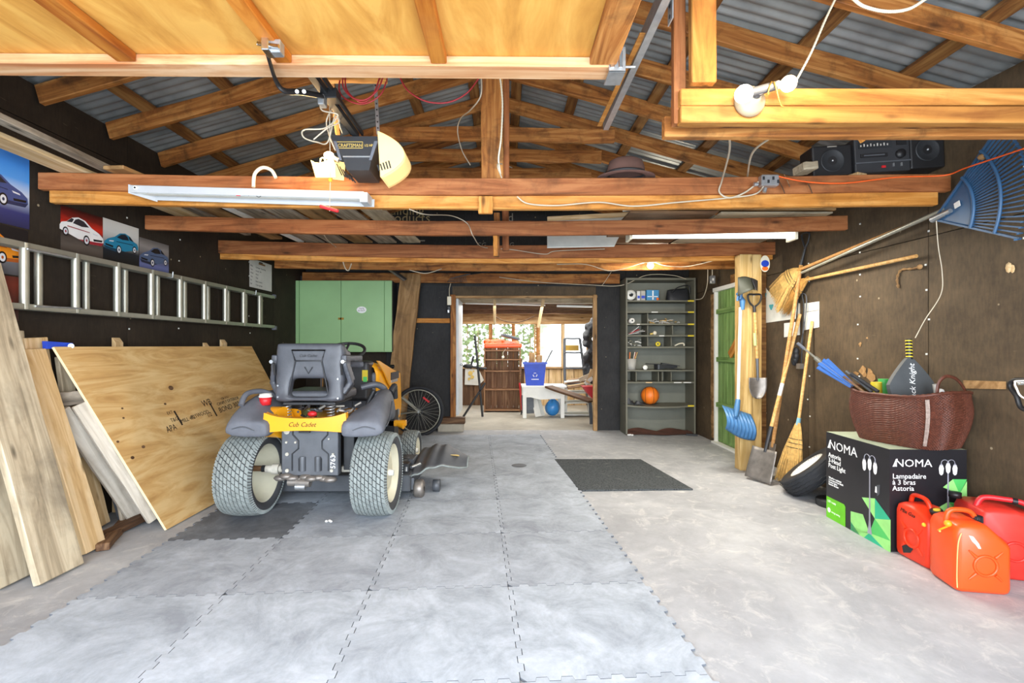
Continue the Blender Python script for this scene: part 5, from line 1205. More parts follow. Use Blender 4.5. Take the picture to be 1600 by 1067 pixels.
b.tube(spline([at(1464, 618, 2.98), at(1467, 598, 2.98), at(1478, 588, 2.98), at(1494, 592, 3.0), at(1506, 606, 3.02), at(1510, 618, 3.03)], 7), .011, M_BASK, 6, flat=.4, up=(0, 1, 0)); b.build('carry_handle', bk)
# racket cover
M = frame(at(1422, 590, 3.20), (1, 0, 0), (-.15, -1, .1)); rc_ = thing('racket_bag', at(1422, 618, 3.12), 'grey racket head cover with a black and yellow striped grip standing in the basket', 'racket')
b = MB(M); out = []
for i in range(40):
    a = 2*pi*i/40; x = .15*sin(a)*(1-.62*max(0, cos(a))**1.0); y = .155*cos(a)-.02-.09*(1-cos(a))*.3; out.append((x, y))
b.prism(out, Matrix.Translation((0, 0, -.015)), .03, plain('charcoal_nylon', '4b4e50', .6)); b.build('cover', rc_, bevel=.008, seg=2)
b = MB(M); b.tube([(0.005, .12, 0), (.012, .255, 0)], [.019, .0165], M_BLK, 10); g_ = b.build('grip', rc_)
b = MB(M)
for i in range(6): y = .135+.021*i; x = .006+.0004*i*2; b.tube([(x, y, 0), (x+.0006, y+.007, 0)], .0195, M_YTAPE, 10)
b.build('yellow_wrap', g_)
text('Black Knight', rc_, M @ Matrix.Translation((.012, -.172, .0165)) @ Matrix.Rotation(radians(88), 4, 'Z'), .052, M_WHITETXT, shear=.25, ex=.0006)
# umbrella
um = thing('umbrella', at(1335, 607, 3.35), 'closed blue umbrella sticking out of the basket to the left', 'umbrella')
a, m_, e = at(1246, 536, 3.72), at(1285, 568, 3.58), at(1336, 606, 3.38)
b = MB(); b.tube([a, m_+(e-m_)*.1], .008, M_ALU, 8); b.tube([a, a+(m_-a)*.3], .012, M_FEND, 8); b.tube([a+(m_-a)*.72, m_], .016, M_ALU, 8); b.build('shaft', um)
b = MB(); ax_ = (e-m_).normalized(); s1 = Vector((0, 0, 1)).cross(ax_).normalized(); s2 = ax_.cross(s1)
def fold(u, v):
    r = (.042-.026*v)*(1+.3*cos(6*2*pi*u)); return m_+(e-m_)*v*.92+s1*(r*cos(2*pi*u))+s2*(r*sin(2*pi*u))
b.grid(fold, 48, 8, M_UMB, cu=True); b.build('canopy', um)
b = MB()
for i in range(6): b.tube([fold((i+.5)/6, 0), fold((i+.5)/6, 1)], .003, M_STEEL, 5)
b.build('ribs', um)
# things in the basket
def stick(nm, p, q, r, m, lab, cat): return tag(MB().tube([p, q], r, m, 8).build(nm), lab, cat)
stick('walking_pole', at(1322, 580, 3.5), at(1362, 612, 3.3), .010, M_GUN, 'grey pole lying over the basket rim behind the umbrella', 'pole')
stick('walking_pole', at(1330, 584, 3.42), at(1372, 612, 3.25), .013, M_BLK2, 'thicker black pole lying over the basket rim', 'pole')
stick('walking_pole', at(1318, 588, 3.4), at(1352, 614, 3.3), .008, M_BRNW, 'thin brown pole beside the umbrella in the basket', 'pole')
b = MB(); b.tube([at(1369, 597, 3.36), at(1370, 620, 3.36)], .033, M_YTAPE, 14); o = tag(b.build('yellow_cup'), 'yellow cylinder in the basket before the green one', 'cup')
b = MB(); b.tube([at(1381, 592, 3.42), at(1381, 620, 3.42)], .033, M_LG3, 14); o = tag(b.build('green_cup'), 'green cylinder in the basket behind the yellow one', 'cup')
b = MB(); b.tube([at(1461, 600, 3.08), at(1466, 622, 3.08)], [.014, .02], M_KNEE, 10); b.sph(at(1470, 612, 3.06), .02, M_PAPER, 8); tag(b.build('white_item'), 'small pale shuttlecock-like item in the basket beside the racket', 'item')
# ------------------------------------------------------------------ fuel cans
def can(name, org, xd, W, Dp, H, mat, lab, cut=.09, handle=True, emboss=True):
    """front face along xd (width W), depth Dp behind, height H; shoulder slopes at +x side"""
    M = frame(org, xd, (0, 0, 1)); t = thing(name, org, lab, 'fuel can', M=M)
    n = .028
    prof = [(n, 0), (W-n, 0), (W-.008, .008), (W, n), (W, H-cut-.02), (W-.012, H-cut), (W*.62, H-.01), (W*.55, H), (.05, H), (.015, H-.015), (0, H-.05), (0, n), (.008, .008)]
    b = MB(); secs = [(0, .018), (.012, .005), (.03, 0), (Dp-.03, 0), (Dp-.012, .005), (Dp, .018)]
    k = len(prof); vs = []
    cx_, cz_ = W/2, H/2
    for y, ins in secs: vs += [Vector((cx_+(x-cx_)*(1-ins*2/W), y, cz_+(z-cz_)*(1-ins*2/H))) for x, z in prof]
    fs = [tuple(range(k))]+[tuple(range((len(secs)-1)*k, len(secs)*k))[::-1]]
    for s_ in range(len(secs)-1):
        for i in range(k): fs.append((s_*k+(i+1) % k, s_*k+i, (s_+1)*k+i, (s_+1)*k+(i+1) % k))
    b.add([v for v in vs], fs, mat, True); o = b.build('can_body', t, local=True, bevel=.006, seg=2)
    for q in o.data.polygons: q.use_smooth = True
    if emboss:
        e = MB(); cc = (W*.52, H*.42); R = frame((cc[0], -.001, cc[1]), (1, 0, 0), (0, -1, 0))
        e.tube([R @ Vector((.05*cos(2*pi*i/28), .05*sin(2*pi*i/28), .001)) for i in range(28)], .007, mat, 8, closed=True)
        for a in (45, 135, 225, 315):
            u = Vector((cos(radians(a)), sin(radians(a)), 0)); e.tube([R @ (u*.06), R @ (u*.105+Vector((0, 0, 0)))], [.009, .004], mat, 8)
        e.build('embossed_cross', t, local=True)
    if handle:
        h = MB(); y = Dp/2
        h.tube(spline([(.02, y, H-.03), (.035, y, H+.03), (.085, y, H+.042), (W*.55, y, H+.03), (W*.66, y, H-.02)], 7), .013, mat, 8, up=(0, 1, 0)); h.build('handle', t, local=True)
    return t, M
# front can
o1 = Vector((2.315, 2.50, 0)); xd = Vector((.235, -.045, 0))
t1, M1 = can('fuel_can', o1, xd, .25, .22, .355, M_CAN, 'orange jerry can in front, nearest the camera, black cap and white torn label')
b = MB(); b.lathe([(.001, .0), (.022, 0), (.022, .035), (.001, .035)], frame((.165, .11, .335), (1, 0, 0), (.45, 0, 1)), M_BLK, 20)
for i in range(20): a = 2*pi*i/20; b.box(frame((.165, .11, .335), (1, 0, 0), (.45, 0, 1)) @ Vector((.0225*cos(a), .0225*sin(a), .018)), (.003, .003, .03), M_GUN2)
b.build('cap', t1, local=True)
b = MB(); b.tube(spline([(.02, -.006, .31), (.004, -.008, .25), (0.0, -.006, .1), (.002, -.006, .03)], 6), .003, M_YTAPE if False else plain('cream_tube', 'e8b070', .5), 6); b.build('vent_tube', t1, local=True)
b = MB(); b.sph((-.0, .06, .335), .018, plain('amber_cap', 'f0a020', .4), 12); b.tube([(.0, .06, .32), (-.05, .05, .30), (-.06, .02, .305)], .005, bpy.data.materials['amber_cap'], 6); b.build('vent_plug', t1, local=True)
b = MB(); b.prism([(.055, .30), (.075, .295), (.10, .26), (.11, .235), (.098, .235), (.085, .255), (.07, .27)], frame((0, -.0012, 0), (1, 0, 0), (0, -1, 0)), .0012, M_PAPER); b.build('torn_label', t1, local=True)
# left can, broad side towards the floor mats
o2 = Vector((2.385, 2.985, 0)); t2, M2 = can('fuel_can', o2, Vector((0, -1, 0)), .245, .17, .33, M_CAN2, 'red-orange jerry can touching the carton corner with handwriting on its side', cut=.05)
text('Mix Gas', t2, M2 @ frame((.045, -.0015, .275), (1, 0, -.1), (0, -1, 0)), .032, M_DARKTXT, shear=.3, name='handwriting')
b = MB(); b.lathe([(.001, .0), (.030, 0), (.030, .022), (.001, .022)], frame((.205, .08, .31), (1, 0, 0), (.3, -.25, 1)), M_BLK, 20); b.build('cap', t2, local=True)
b = MB(); b.lathe([(.001, .0), (.018, 0), (.016, .008), (.001, .008)], frame((.212, .074, .331), (1, 0, 0), (.3, -.25, 1)), M_YTAPE, 16); b.build('cap_insert', t2, local=True)
b = MB(); b.sph((.215, -.002, .25), .012, M_YTAPE, 10); b.build('vent_plug', t2, local=True)
b = MB(); b.prism([(.07, .03), (.12, .05), (.14, .08), (.1, .09), (.06, .07)], frame((0, -.0012, 0), (1, 0, 0), (0, -1, 0)), .0008, M_GUN2); b.build('grime_patch', t2, local=True)
# rear big can
M_CANR = plain('dusty_red_can_plastic', 'd83428', .45, var=.25, scale=9)
o3 = Vector((2.60, 2.66, 0)); t3, M3 = can('fuel_can', o3, Vector((.95, -.28, 0)), .29, .27, .38, M_CANR, 'big dusty red jerry can behind the others beside the wall', cut=.03, handle=False)
b = MB(); b.tube(spline([(.03, .10, .365), (.06, .10, .415), (.14, .08, .42), (.22, .06, .41), (.26, .05, .365)], 7), .015, M_RED, 8); b.build('handle', t3, local=True)
b = MB(); b.tube([(.175, .07, .416), (.195, .065, .414)], .018, M_BLK, 10); b.build('handle_band', t3, local=True)
b = MB(); b.lathe([(.001, .0), (.030, 0), (.030, .03), (.001, .03)], frame((.0, .235, .372), (1, 0, 0), (-.3, 0, 1)), M_BLK, 20); b.build('cap', t3, local=True)
b = MB(); b.sph((.285, .0, .36), .018, M_YTAPE, 10); b.build('vent_plug', t3, local=True)
# bent black and white tube frame at the right edge (bicycle carrier end)
b = MB(); P = [onw(x, y, .25) for x, y in ((1650, 640), (1600, 640), (1588, 618), (1578, 603), (1584, 594), (1600, 593), (1650, 593))]
b.tube(spline(P, 5), .013, M_BLK, 8, flat=.8); o = tag(b.build('bent_frame'), 'black curved frame end with a white edge entering at the right side of the picture', 'frame')
b = MB(); P = [onw(x, y, .265) for x, y in ((1650, 634), (1600, 622), (1588, 606), (1586, 598), (1592, 595), (1650, 595))]; b.tube(spline(P, 5), .0045, M_WHT, 8); b.build('white_edge', o)
b = MB(); b.tube([onw(1592, 599, .26), onw(1650, 600, .26)], .009, M_CHROME, 8); b.build('chrome_tube', o)
# ------------------------------------------------------------------ radio and hat on the nearest tie
rd = thing('portable_stereo', (2.5, 3.3, 2.39), 'black portable stereo with two speakers sitting on the right end of the nearest tie', 'radio')
Mr = frame(at(1370, 269, 3.22), (1, -.07, .045), (0, 0, 1))
def rbx(x0, x1, z0, z1, y0, y1, m, nm, **k): b = MB(Mr); b.bb((x0, y0, z0), (x1, y1, z1), m); return b.build(nm, rd, **k)
rbx(-.135, .215, 0, .235, 0, .16, M_BLK2, 'body', bevel=.008, seg=2)
for (x0, x1) in ((-.40, -.142), (.222, .44)):
    s_ = rbx(x0, x1, 0 if x0 < 0 else .01, .205 if x0 < 0 else .235, .01, .17, M_BLK, 'speaker', bevel=.012, seg=2)
    cxx = (x0+x1)/2; R = Mr @ frame((cxx, .008, .10 if x0 < 0 else .13), (1, 0, 0), (0, -1, 0)); b = MB()
    b.lathe([(.001, -.004), (.03, -.002), (.068, .002), (.075, .006), (.078, 0)], R, M_GUN2, 28); b.build('speaker_cone', s_)
    b = MB(); b.sph(R @ Vector((0, 0, .0)), .008, M_STEEL, 8); b.build('speaker_badge', s_)
    b = MB(Mr); b.bb((cxx-.03, .007, .19 if x0 < 0 else .218), (cxx+.03, .0098, .196 if x0 < 0 else .224), M_GREYTXT); b.build('name_strip', s_)
rbx(-.11, .10, .16, .205, -.004, 0, M_GUN2, 'tuner_window'); rbx(.13, .19, .17, .2, -.006, 0, M_BLK, 'display'); rbx(-.10, .07, .10, .125, -.006, 0, M_BLK, 'cassette_slot'); rbx(-.08, .05, .108, .116, -.008, -.006, M_GUN, 'cassette_trim')
rbx(-.135, .215, .062, .070, -.006, 0, M_GUN, 'seam_strip')
for i in range(9):
    b = MB(Mr); b.bb((-.10+.021*i, -.0065, .172), (-.093+.021*i, -.004, .19 if i % 2 else .184), M_KNEE); b.build('tuner_mark', rd)
b = MB(Mr); b.lathe([(.001, .02), (.028, .018), (.03, 0)], frame((.15, 0, .11), (1, 0, 0), (0, -1, 0)), M_BLK, 24); b.build('dial', rd)
for x in (.10, .15): 
    b = MB(Mr); b.bb((x, -.008, .03), (x+.008, 0, .052), M_STEEL); b.build('slider', rd)
b = MB(Mr); b.bb((.03, -.006, .025), (.055, 0, .04), M_RED); b.build('indicator', rd)
text('stereo', rd, Mr @ frame((-.12, -.001, .215), (1, 0, 0), (0, -1, 0)), .014, M_GREYTXT) if False else None
b = MB(); c = at(978, 277, 3.12); 
b.lathe([(.001, .115), (.07, .118), (.105, .10), (.118, .06), (.122, .012), (.125, .008), (.185, .0), (.183, -.005), (.12, .002)], Matrix.Translation(c) @ Matrix.Diagonal((1, .75, 1, 1)), M_HAT, 36); o = tag(b.build('felt_hat'), 'dark brown felt hat resting on the nearest tie beam right of the king post', 'hat')
b = MB(); b.tube([c+Vector((.1235*cos(2*pi*i/36), .75*.1235*sin(2*pi*i/36), .022)) for i in range(36)], .004, M_BLK2, 5, closed=True, flat=2.5); b.build('hat_band', o)
# ------------------------------------------------------------------ ladder on the left wall
ld = thing('extension_ladder', (-2.9, 4.1, 1.5), 'long aluminium extension ladder hanging on its side along the left wall', 'ladder')
X1, X2 = -2.90, -2.955
zt_, zb_ = CH+.617, CH+.222
Y0L, Y1L = 2.1, 6.08
for X, ya, yb in ((X1, Y0L, Y1L), (X2, Y0L-.1, Y1L-.12)):
    for z, zs in ((zt_, 1), (zb_, -1)):
        b = MB(); b.bb((X-.018, ya, z-.003*zs), (X+.018, yb, z+.004*zs), M_ALU); b.bb((X+.014, ya, z-.030*zs), (X+.018, yb, z), M_ALU); b.bb((X-.018, ya, z-.030*zs), (X-.014, yb, z), M_ALU)
        b.build('side_rail', ld)
random.seed(4)
n_ = 13
for i in range(n_):
    y = 2.23+.35*i
    if y > 6.0: break
    b = MB(); b.tube([(X1, y, zb_-.002), (X1, y, zt_+.002)], .024, M_ALU, 12); b.build('rung', ld)
    y2 = y+.12
    if i < n_-1:
        b = MB(); b.tube([(X2-.004, y2+.03, zb_), (X2-.004, y2+.03, zt_)], .022, M_ALU, 12); b.build('rung', ld)
for y in (3.0, 3.15): 
    b = MB(); b.box((X1+.02, y, zt_-.035), (.02, .16, .014), M_STEEL); b.build('rung_lock', ld, bevel=.004)
b = MB(); b.tube([(X1+.02, 2.98, zb_+.02), (X1+.02, 3.3, zb_+.03)], .006, M_STEEL); b.build('lock_bar', ld)
b = MB(); b.box((X1, Y1L+.02, zb_-.0), (.05, .05, .05), M_FEND); b.build('end_cap', ld, bevel=.006)
b = MB(); b.box((X1, Y1L+.01, zt_-.0), (.045, .04, .045), M_FEND); b.build('end_cap', ld, bevel=.006)
for y in (2.75, 4.2, 5.6):
    b = MB(); b.tube([(XL+.0, y, zt_-.02), (X1-.0, y, zt_-.028), (X1+.026, y, zt_-.03), (X1+.028, y, zt_+.02)], .006, M_STEEL, 6); b.build('wall_hook', ld)
# ------------------------------------------------------------------ car posters
def grad(name, stops, ang=90, noisy=.0, sc=1):
    k = N(name); t = k.n('ShaderNodeTexCoord'); s_ = k.n('ShaderNodeSeparateXYZ'); k.l(t.outputs['Object'], s_.inputs[0])
    m = k.n('ShaderNodeMath', operation='MULTIPLY_ADD'); k.l(s_.outputs['Y'], m.inputs[0]); m.inputs[1].default_value = sc; m.inputs[2].default_value = .5
    f = m.outputs[0]
    if noisy:
        nz = k.noise(k.coord((4, 14, 1), rnd=True), 1.4, 4); a = k.n('ShaderNodeMath', operation='MULTIPLY_ADD'); k.l(nz, a.inputs[0]); a.inputs[1].default_value = noisy; k.l(f, a.inputs[2])
        b2 = k.n('ShaderNodeMath', operation='SUBTRACT'); k.l(a.outputs[0], b2.inputs[0]); b2.inputs[1].default_value = noisy*.5; f = b2.outputs[0]
    return k.out(k.ramp(f, [(p, srgb(c)) for p, c in stops]), .35)
def ink(name, h): return bpy.data.materials.get(name) or plain(name, h, .4, var=.05)
def car_art(par, M, s, body, dark, win, style=0, flip=1, cx=0, cy=0):
    B1 = ink('ink_'+body, body); D1 = ink('ink_'+dark, dark); W1 = ink('ink_'+win, win); BK = ink('ink_black', '0c0c10'); RM = ink('ink_rim', 'd0d0d4')
    def P(pts): return [(cx+flip*s*x, cy+s*y) for x, y in pts]
    L = []
    L.append((P([(-.5, .02), (-.5, .10), (-.46, .16), (-.36, .19), (-.24, .29), (-.10, .33), (.05, .30), (.20, .19), (.38, .12), (.48, .04), (.49, -.05), (.44, -.12), (.1, -.14), (-.1, -.09), (-.35, -.02)]), B1, 0))
    L.append((P([(-.22, .19), (-.17, .27), (-.10, .305), (.02, .28), (.14, .19), (-.02, .165)]), W1 if style != 2 else BK, 1))
    L.append((P([(-.36, .185), (-.24, .20), (-.20, .27), (-.25, .28)]), W1, 1))
    L.append((P([(-.1, -.09), (.1, -.14), (.44, -.12), (.49, -.05), (.30, -.07), (.05, -.08)]), D1, 1))
    L.append((P([(.24, -.02), (.46, .0), (.45, -.04), (.25, -.06)]), BK, 2))
    L.append((P([(-.34, .12), (.15, .10), (.16, .085), (-.34, .10)]), D1, 1))
    L.append((P([(.22, .10), (.34, .085), (.36, .06), (.24, .07)]), RM, 2))
    for wx_, wy, r in ((-.38, .0, .085), (.08, -.08, .10)):
        L.append(([(cx+flip*s*(wx_+r*.72*cos(2*pi*i/20)), cy+s*(wy+r*sin(2*pi*i/20))) for i in range(20)], BK, 3))
        L.append(([(cx+flip*s*(wx_+r*.5*cos(2*pi*i/20)), cy+s*(wy+r*.7*sin(2*pi*i/20))) for i in range(20)], RM, 4))
        L.append(([(cx+flip*s*(wx_+r*.2*cos(2*pi*i/12)), cy+s*(wy+r*.28*sin(2*pi*i/12))) for i in range(12)], D1, 5))
    b = MB()
    for pts, m, k in L: b.prism(pts[::flip], M @ Matrix.Translation((0, 0, .0009+.0004*k)), .0003, m)
    b.build('printed_car', par)
def poster(ya, yb, za, zb, mat, lab, skew=0.0):
    M = frame(((XL+.003), (ya+yb)/2, (za+zb)/2), (0, 1, 0), (1, 0, 0)); w_, h = yb-ya, zb-za
    b = MB(); b.v = []; vs = [(-w_/2, -h/2, 0), (w_/2, -h/2+skew, 0), (w_/2, h/2+skew, 0), (-w_/2, h/2, 0)]
    b.add([M @ Vector(v) for v in vs]+[M @ (Vector(v)+Vector((0, 0, .0008))) for v in vs], [(3, 2, 1, 0), (4, 5, 6, 7), (0, 1, 5, 4), (1, 2, 6, 5), (2, 3, 7, 6), (3, 0, 4, 7)], mat)
    return tag(b.build('car_poster', M=M), lab, 'poster'), M, w_, h
def px2y(px, X=-3.0): return X*F/(px-CX)
g1 = grad('poster_blue_sky', [(0, '1c1c30'), (.25, '34366a'), (.45, 'b8c4d8'), (.6, '4a90d8'), (1, '2f6cc0')], sc=1.7)
p, M, w_, h = poster(2.70, px2y(45), 2.0, 2.47, g1, 'top poster at the far left showing a dark blue coupe under a blue sky'); 
b = MB(); b.prism([(-w_/2+.0, h*.45), (-w_*.1, h*.1), (-w_*.15, -.02), (-w_/2, .02)], M @ Matrix.Translation((0, 0, .0008)), .0002, ink('ink_cloud', 'c8c4bc')); b.build('printed_hill', p)
car_art(p, M, .37, '3c4a7c', '242a4c', '20242e', cx=-.01, cy=-.06)
g2 = grad('poster_dark_road', [(0, '303034'), (.35, '6c6c72'), (.6, '1a1a20'), (1, '0e0e12')], sc=2.4)
p, M, w_, h = poster(2.70, px2y(43), 1.70, 1.99, g2, 'middle poster at the far left showing an orange sports car'); car_art(p, M, .36, 'e88a1c', 'a8541a', '30343a', cx=-.01, cy=-.02)
g3 = grad('poster_red_dusk', [(0, '140e10'), (.4, '4a1c16'), (.7, '7a2c1e'), (1, '1a1416')], sc=2.4)
p, M, w_, h = poster(2.70, px2y(28), 1.42, 1.69, g3, 'lowest poster at the far left showing a dark red car, behind the ladder'); car_art(p, M, .33, '8a2018', '3a0e0c', '16181c', cx=-.05, cy=-.02)
g4 = grad('poster_red_black', [(0, '38312c'), (.30, '5c534c'), (.5, '241c1c'), (.66, 'c82818'), (.8, '6a1612'), (1, '120e10')], sc=2.6, noisy=.2)
p, M, w_, h = poster(px2y(94), px2y(160), 1.88, 2.22, g4, 'poster of a white sports car on a red and black background'); car_art(p, M, .36, 'e8e4e0', '9a2430', '2c2a30', cx=.0, cy=.0)
g5 = grad('poster_pale_wall', [(0, '0a1418'), (.3, '12202a'), (.45, '8a8a88'), (.7, 'c8c6c0'), (1, 'dcd8d0')], sc=3, noisy=.1)
p, M, w_, h = poster(px2y(160), px2y(216), 1.915, 2.225, g5, 'poster of a turquoise sports car before a pale wall'); car_art(p, M, .34, '1a7a9c', '0e3a50', '101c28', flip=-1, cy=-.03)
g6 = grad('poster_grey_blue', [(0, '2a3264'), (.25, '6a74a8'), (.45, '484850'), (.7, '8a8480'), (1, '3a3634')], sc=3, noisy=.15)
p, M, w_, h = poster(px2y(217), px2y(263), 1.90, 2.16, g6, 'poster of a blue-grey roadster, the rightmost of the row'); car_art(p, M, .34, '4a5c7c', '20283c', '14161c', flip=-1, cy=-.03)
M = frame((XL+.004, (px2y(388)+px2y(425))/2, (CH+1.02+CH+.70)/2), (0, 1, 0), (1, 0, 0)); ya, yb = px2y(388), px2y(423); w_ = yb-ya
b = MB(M); b.bb((-w_/2, -.17, 0), (w_/2, .17, .001), M_PAPER); pl = tag(b.build('list_sheet'), 'white paper list with black writing on the left wall by the far corner', 'paper')
b = MB(M); b.bb((-.06, .125, .001), (.10, .145, .0015), M_OLDP); b.bb((-.05, .145, .001), (.04, .16, .0015), M_GUN2); b.build('printed_emblem', pl)
for i, (a_, t_) in enumerate((('Mon', 'Garbage  Recycling'), ('Tue', 'Green  Bin'), ('Wed', 'Mow'), ('Thu', 'Tidy'), ('Fri', 'Rake Leaves'), ('Sat', 'Clean garage'))):
    text(a_, pl, M @ Matrix.Translation((-w_/2+.02, .075-.042*i, .0012)), .030, M_DARKTXT, ex=.0003); text(t_, pl, M @ Matrix.Translation((-w_/2+.14, .072-.042*i, .0012)), .026, M_GUN2, ex=.0003, sx=1.2)
# ------------------------------------------------------------------ leaning plywood sheet
Y0, Y1 = 3.12, 5.55
bl, br = Vector((-2.335, 3.33, .004)), Vector((-2.35, 5.75, .004)); tl_, tr_ = Vector((-2.865, 3.05, 1.262)), Vector((-2.90, 5.50, 1.262))
xa = (br-bl).normalized(); up = (tl_-bl); up = up-xa*up.dot(xa); nz = xa.cross(up.normalized())
M = frame(bl, xa, nz); W_, Hh = (br-bl).length, 1.36
b = MB(M); sh_ = -.26
vs = [(0, 0, 0), (W_, 0, 0), (W_+sh_, Hh, 0), (sh_, Hh, 0)]
b.add([Vector(v) for v in vs]+[Vector(v)+Vector((0, 0, .016)) for v in vs], [(4, 5, 6, 7)], M_PLY)
b.add([Vector(v) for v in vs]+[Vector(v)+Vector((0, 0, .016)) for v in vs], [(3, 2, 1, 0), (0, 1, 5, 4), (1, 2, 6, 5), (2, 3, 7, 6), (3, 0, 4, 7)], M_PLYE)
pw = tag(b.build('plywood_sheet', M=M), 'large plywood sheet leaning against the left wall with black stamps', 'plywood')
Ms = M @ Matrix.Translation((0, 0, .0165))
def onply(u, v): return Ms @ Matrix.Translation((u, v, 0))
def pix_on(px, py):   # point of the plywood plane seen at a pixel -> its (u, v)
    o_ = Vector((0, 0, CH)); d = at(px, py, 1.0)-o_; n3 = Vector((M[0][2], M[1][2], M[2][2])); t = (Ms.translation-o_).dot(n3)/d.dot(n3); q = M.inverted() @ (o_+d*t); return q.x, q.y
stm = Matrix.Rotation(radians(4), 4, 'Z')
def stamp(s_, px, py, size, sx_=1.0):
    u, v = pix_on(px, py); text(s_, pw, onply(u, v) @ stm, size, M_DARKTXT, name='printed_stamp', ex=.0003, sx=sx_)
stamp('APA', 262, 676, .07, .9); stamp('T&G', 268, 660, .045); stamp('EXT', 262, 648, .035)
stamp('MILL 462', 284, 661, .045, 1.1); stamp('PLYWOOD', 300, 655, .05); stamp('WB', 318, 636, .085); stamp('1/2', 325, 652, .055)
stamp('CANPLY EXTERIOR', 340, 634, .04, 1.1); stamp('BOND 302', 344, 645, .07, 1.1); stamp('CSA O151', 346, 625, .03)
b = MB()
for (p0, p1) in (((272, 642), (285, 664)), ((328, 630), (339, 650))):
    u0, v0 = pix_on(*p0); u1, v1 = pix_on(*p1); q0 = Ms @ Vector((u0, v0, .0004)); q1 = Ms @ Vector((u1, v1, .0004)); b.bar(q0, q1, .018, .0006, M_DARKTXT, up=nz)
b.build('printed_bar', pw)
b = MB()
for px, py, r in ((267, 606, .028), (258, 631, .013), (191, 638, .010), (193, 653, .010), (184, 690, .012), (224, 698, .016), (207, 715, .016)):
    u, v = pix_on(px, py); b.prism(circ(r, 12, u, v, r*.7), Ms, .0008, M_BRNW)
b.build('knot', pw)
# ------------------------------------------------------------------ scrap lumber leaning at the far left
def bd(p, q, w_, h, m, lab, up=(1, 0, .3), nm='board', cat='board', **k):
    return lumber(nm, p, q, w_, h, m, None, up=up, label=lab, cat=cat, wob=.0025, seg=6, **k)
WY = (0, 1, 0)
# wide planks: width runs along the wall, thickness faces the room
bd((-2.45, 2.675, .012), (-2.96, 2.70, 1.75), .27, .04, M_PINE2, 'widest stained pale plank leaning at the far left, nearest the camera')
bd((-2.62, 2.60, .012), (-2.975, 2.60, 1.60), .20, .036, M_PINE2, 'stained plank leaning behind the widest one, cut by the left edge')
bd((-2.74, 2.47, .012), (-2.975, 2.45, 1.4), .19, .03, M_PINE, 'pale plank nearest the left edge of the picture, mostly hidden')
bd((-2.545, 3.00, .012), (-2.91, 2.98, 1.245), .15, .055, M_PINE, 'clean pale joist leaning right beside the widest plank')
bd((-2.87, 3.12, .012), (-2.955, 3.05, 1.32), .155, .03, M_PINE, 'pale board with a dark stain at its top, behind the clean joist')
bd((-2.92, 2.98, .012), (-2.965, 2.93, 1.36), .12, .025, M_PINE2, 'tallest scrap board top peeking over the others at left')
bd((-2.86, 3.30, .012), (-2.93, 3.22, 1.20), .10, .03, M_PINE2, 'narrow board standing between the clean joist and the plywood')
bd((-2.81, 3.34, .012), (-2.90, 3.28, .56), .21, .03, M_PINE, 'short pale offcut with a big knot near the floor')
# diagonal studs and cross pieces
a_, c_ = at(96, 640, 3.10), flo(212, 817)+Vector((.0, 0, .03))
bd(c_, a_, .085, .04, M_WHW, 'whitish stud slanting down to the floor before the plywood', up=(.6, -.5, .4))
a_, c_ = at(122, 632, 3.12), Vector((-2.44, 3.37, .06))
bd(c_, a_, .075, .035, M_WHW, 'grey-white stud lying along the left edge of the plywood', up=(.6, -.5, .4))
bd(at(80, 625, 3.12), at(136, 620, 3.22), .04, .09, M_GREYW, 'upper grey cross board behind the slanting studs', up=(0, 0, 1))
bd(at(86, 650, 3.13), at(134, 641, 3.25), .04, .085, M_BRNW, 'lower brown cross board behind the slanting studs', up=(0, 0, 1))
bd((-2.78, 3.55, .012), (-2.92, 3.35, 1.1), .09, .03, M_GUN, 'dark blue-grey slat in the shade behind the studs')
bd((-2.72, 3.62, .012), (-2.90, 3.55, .9), .06, .03, M_GUN, 'second dark slat in the shade beside the plywood edge')
bd((-2.70, 3.46, .012), (-2.82, 3.40, .75), .08, .02, M_GREYW, 'weathered slat in the shade between the two studs')
b0 = flo(160, 862); bd(b0+Vector((0, 0, .025)), at(232, 795, 3.75)+Vector((-.1, 0, 0)), .07, .045, M_BRNW, 'brown stained scrap lying flat on the floor under the others', up=(0, 0, 1))
b0 = at(160, 838, 3.18); bd(b0, at(240, 800, 3.55), .085, .04, M_BRNW, 'brown stained scrap stacked on the floor pieces, sawn end towards the camera', up=(0, 0, 1))
bd(at(212, 790, 3.5), at(235, 782, 3.72), .06, .05, M_BRNW, 'dark short block at the foot of the plywood edge', up=(0, 0, 1))
for i, (x, y, w_, h, lab) in enumerate(((184, 527, .08, .05, 'sharp pointed stake tip showing over the plywood top at left'), (322, 535, .07, .04, 'small board end showing over the plywood top'), (349, 530, .09, .03, 'slanting board end showing over the plywood top at right'))):
    Yb = (3.70, 4.79, 5.08)[i]
    p = at(x, y, Yb); p.x = min(p.x, -2.9) if False else p.x
    bd((p.x+.0, p.y, .012), (p.x, p.y, p.z), w_, .03, M_PINE, lab, cat='stake', cut=.04)
b = MB(); q = [at(74, 545, 3.05), at(113, 545, 3.22), at(114, 536, 3.22), at(73, 533, 3.05)]
b.add(q+[v+Vector((-.03, 0, 0)) for v in q], [(0, 1, 2, 3), (7, 6, 5, 4), (0, 4, 5, 1), (1, 5, 6, 2), (2, 6, 7, 3), (3, 7, 4, 0)], M_BIN); o = tag(b.build('blue_level'), 'blue tool end with a metal eyelet behind the plywood corner', 'tool')
b = MB(); b.tube([at(111, 540.5, 3.2), at(111, 540.5, 3.19)], .016, M_STEEL, 12); b.build('eyelet', o)
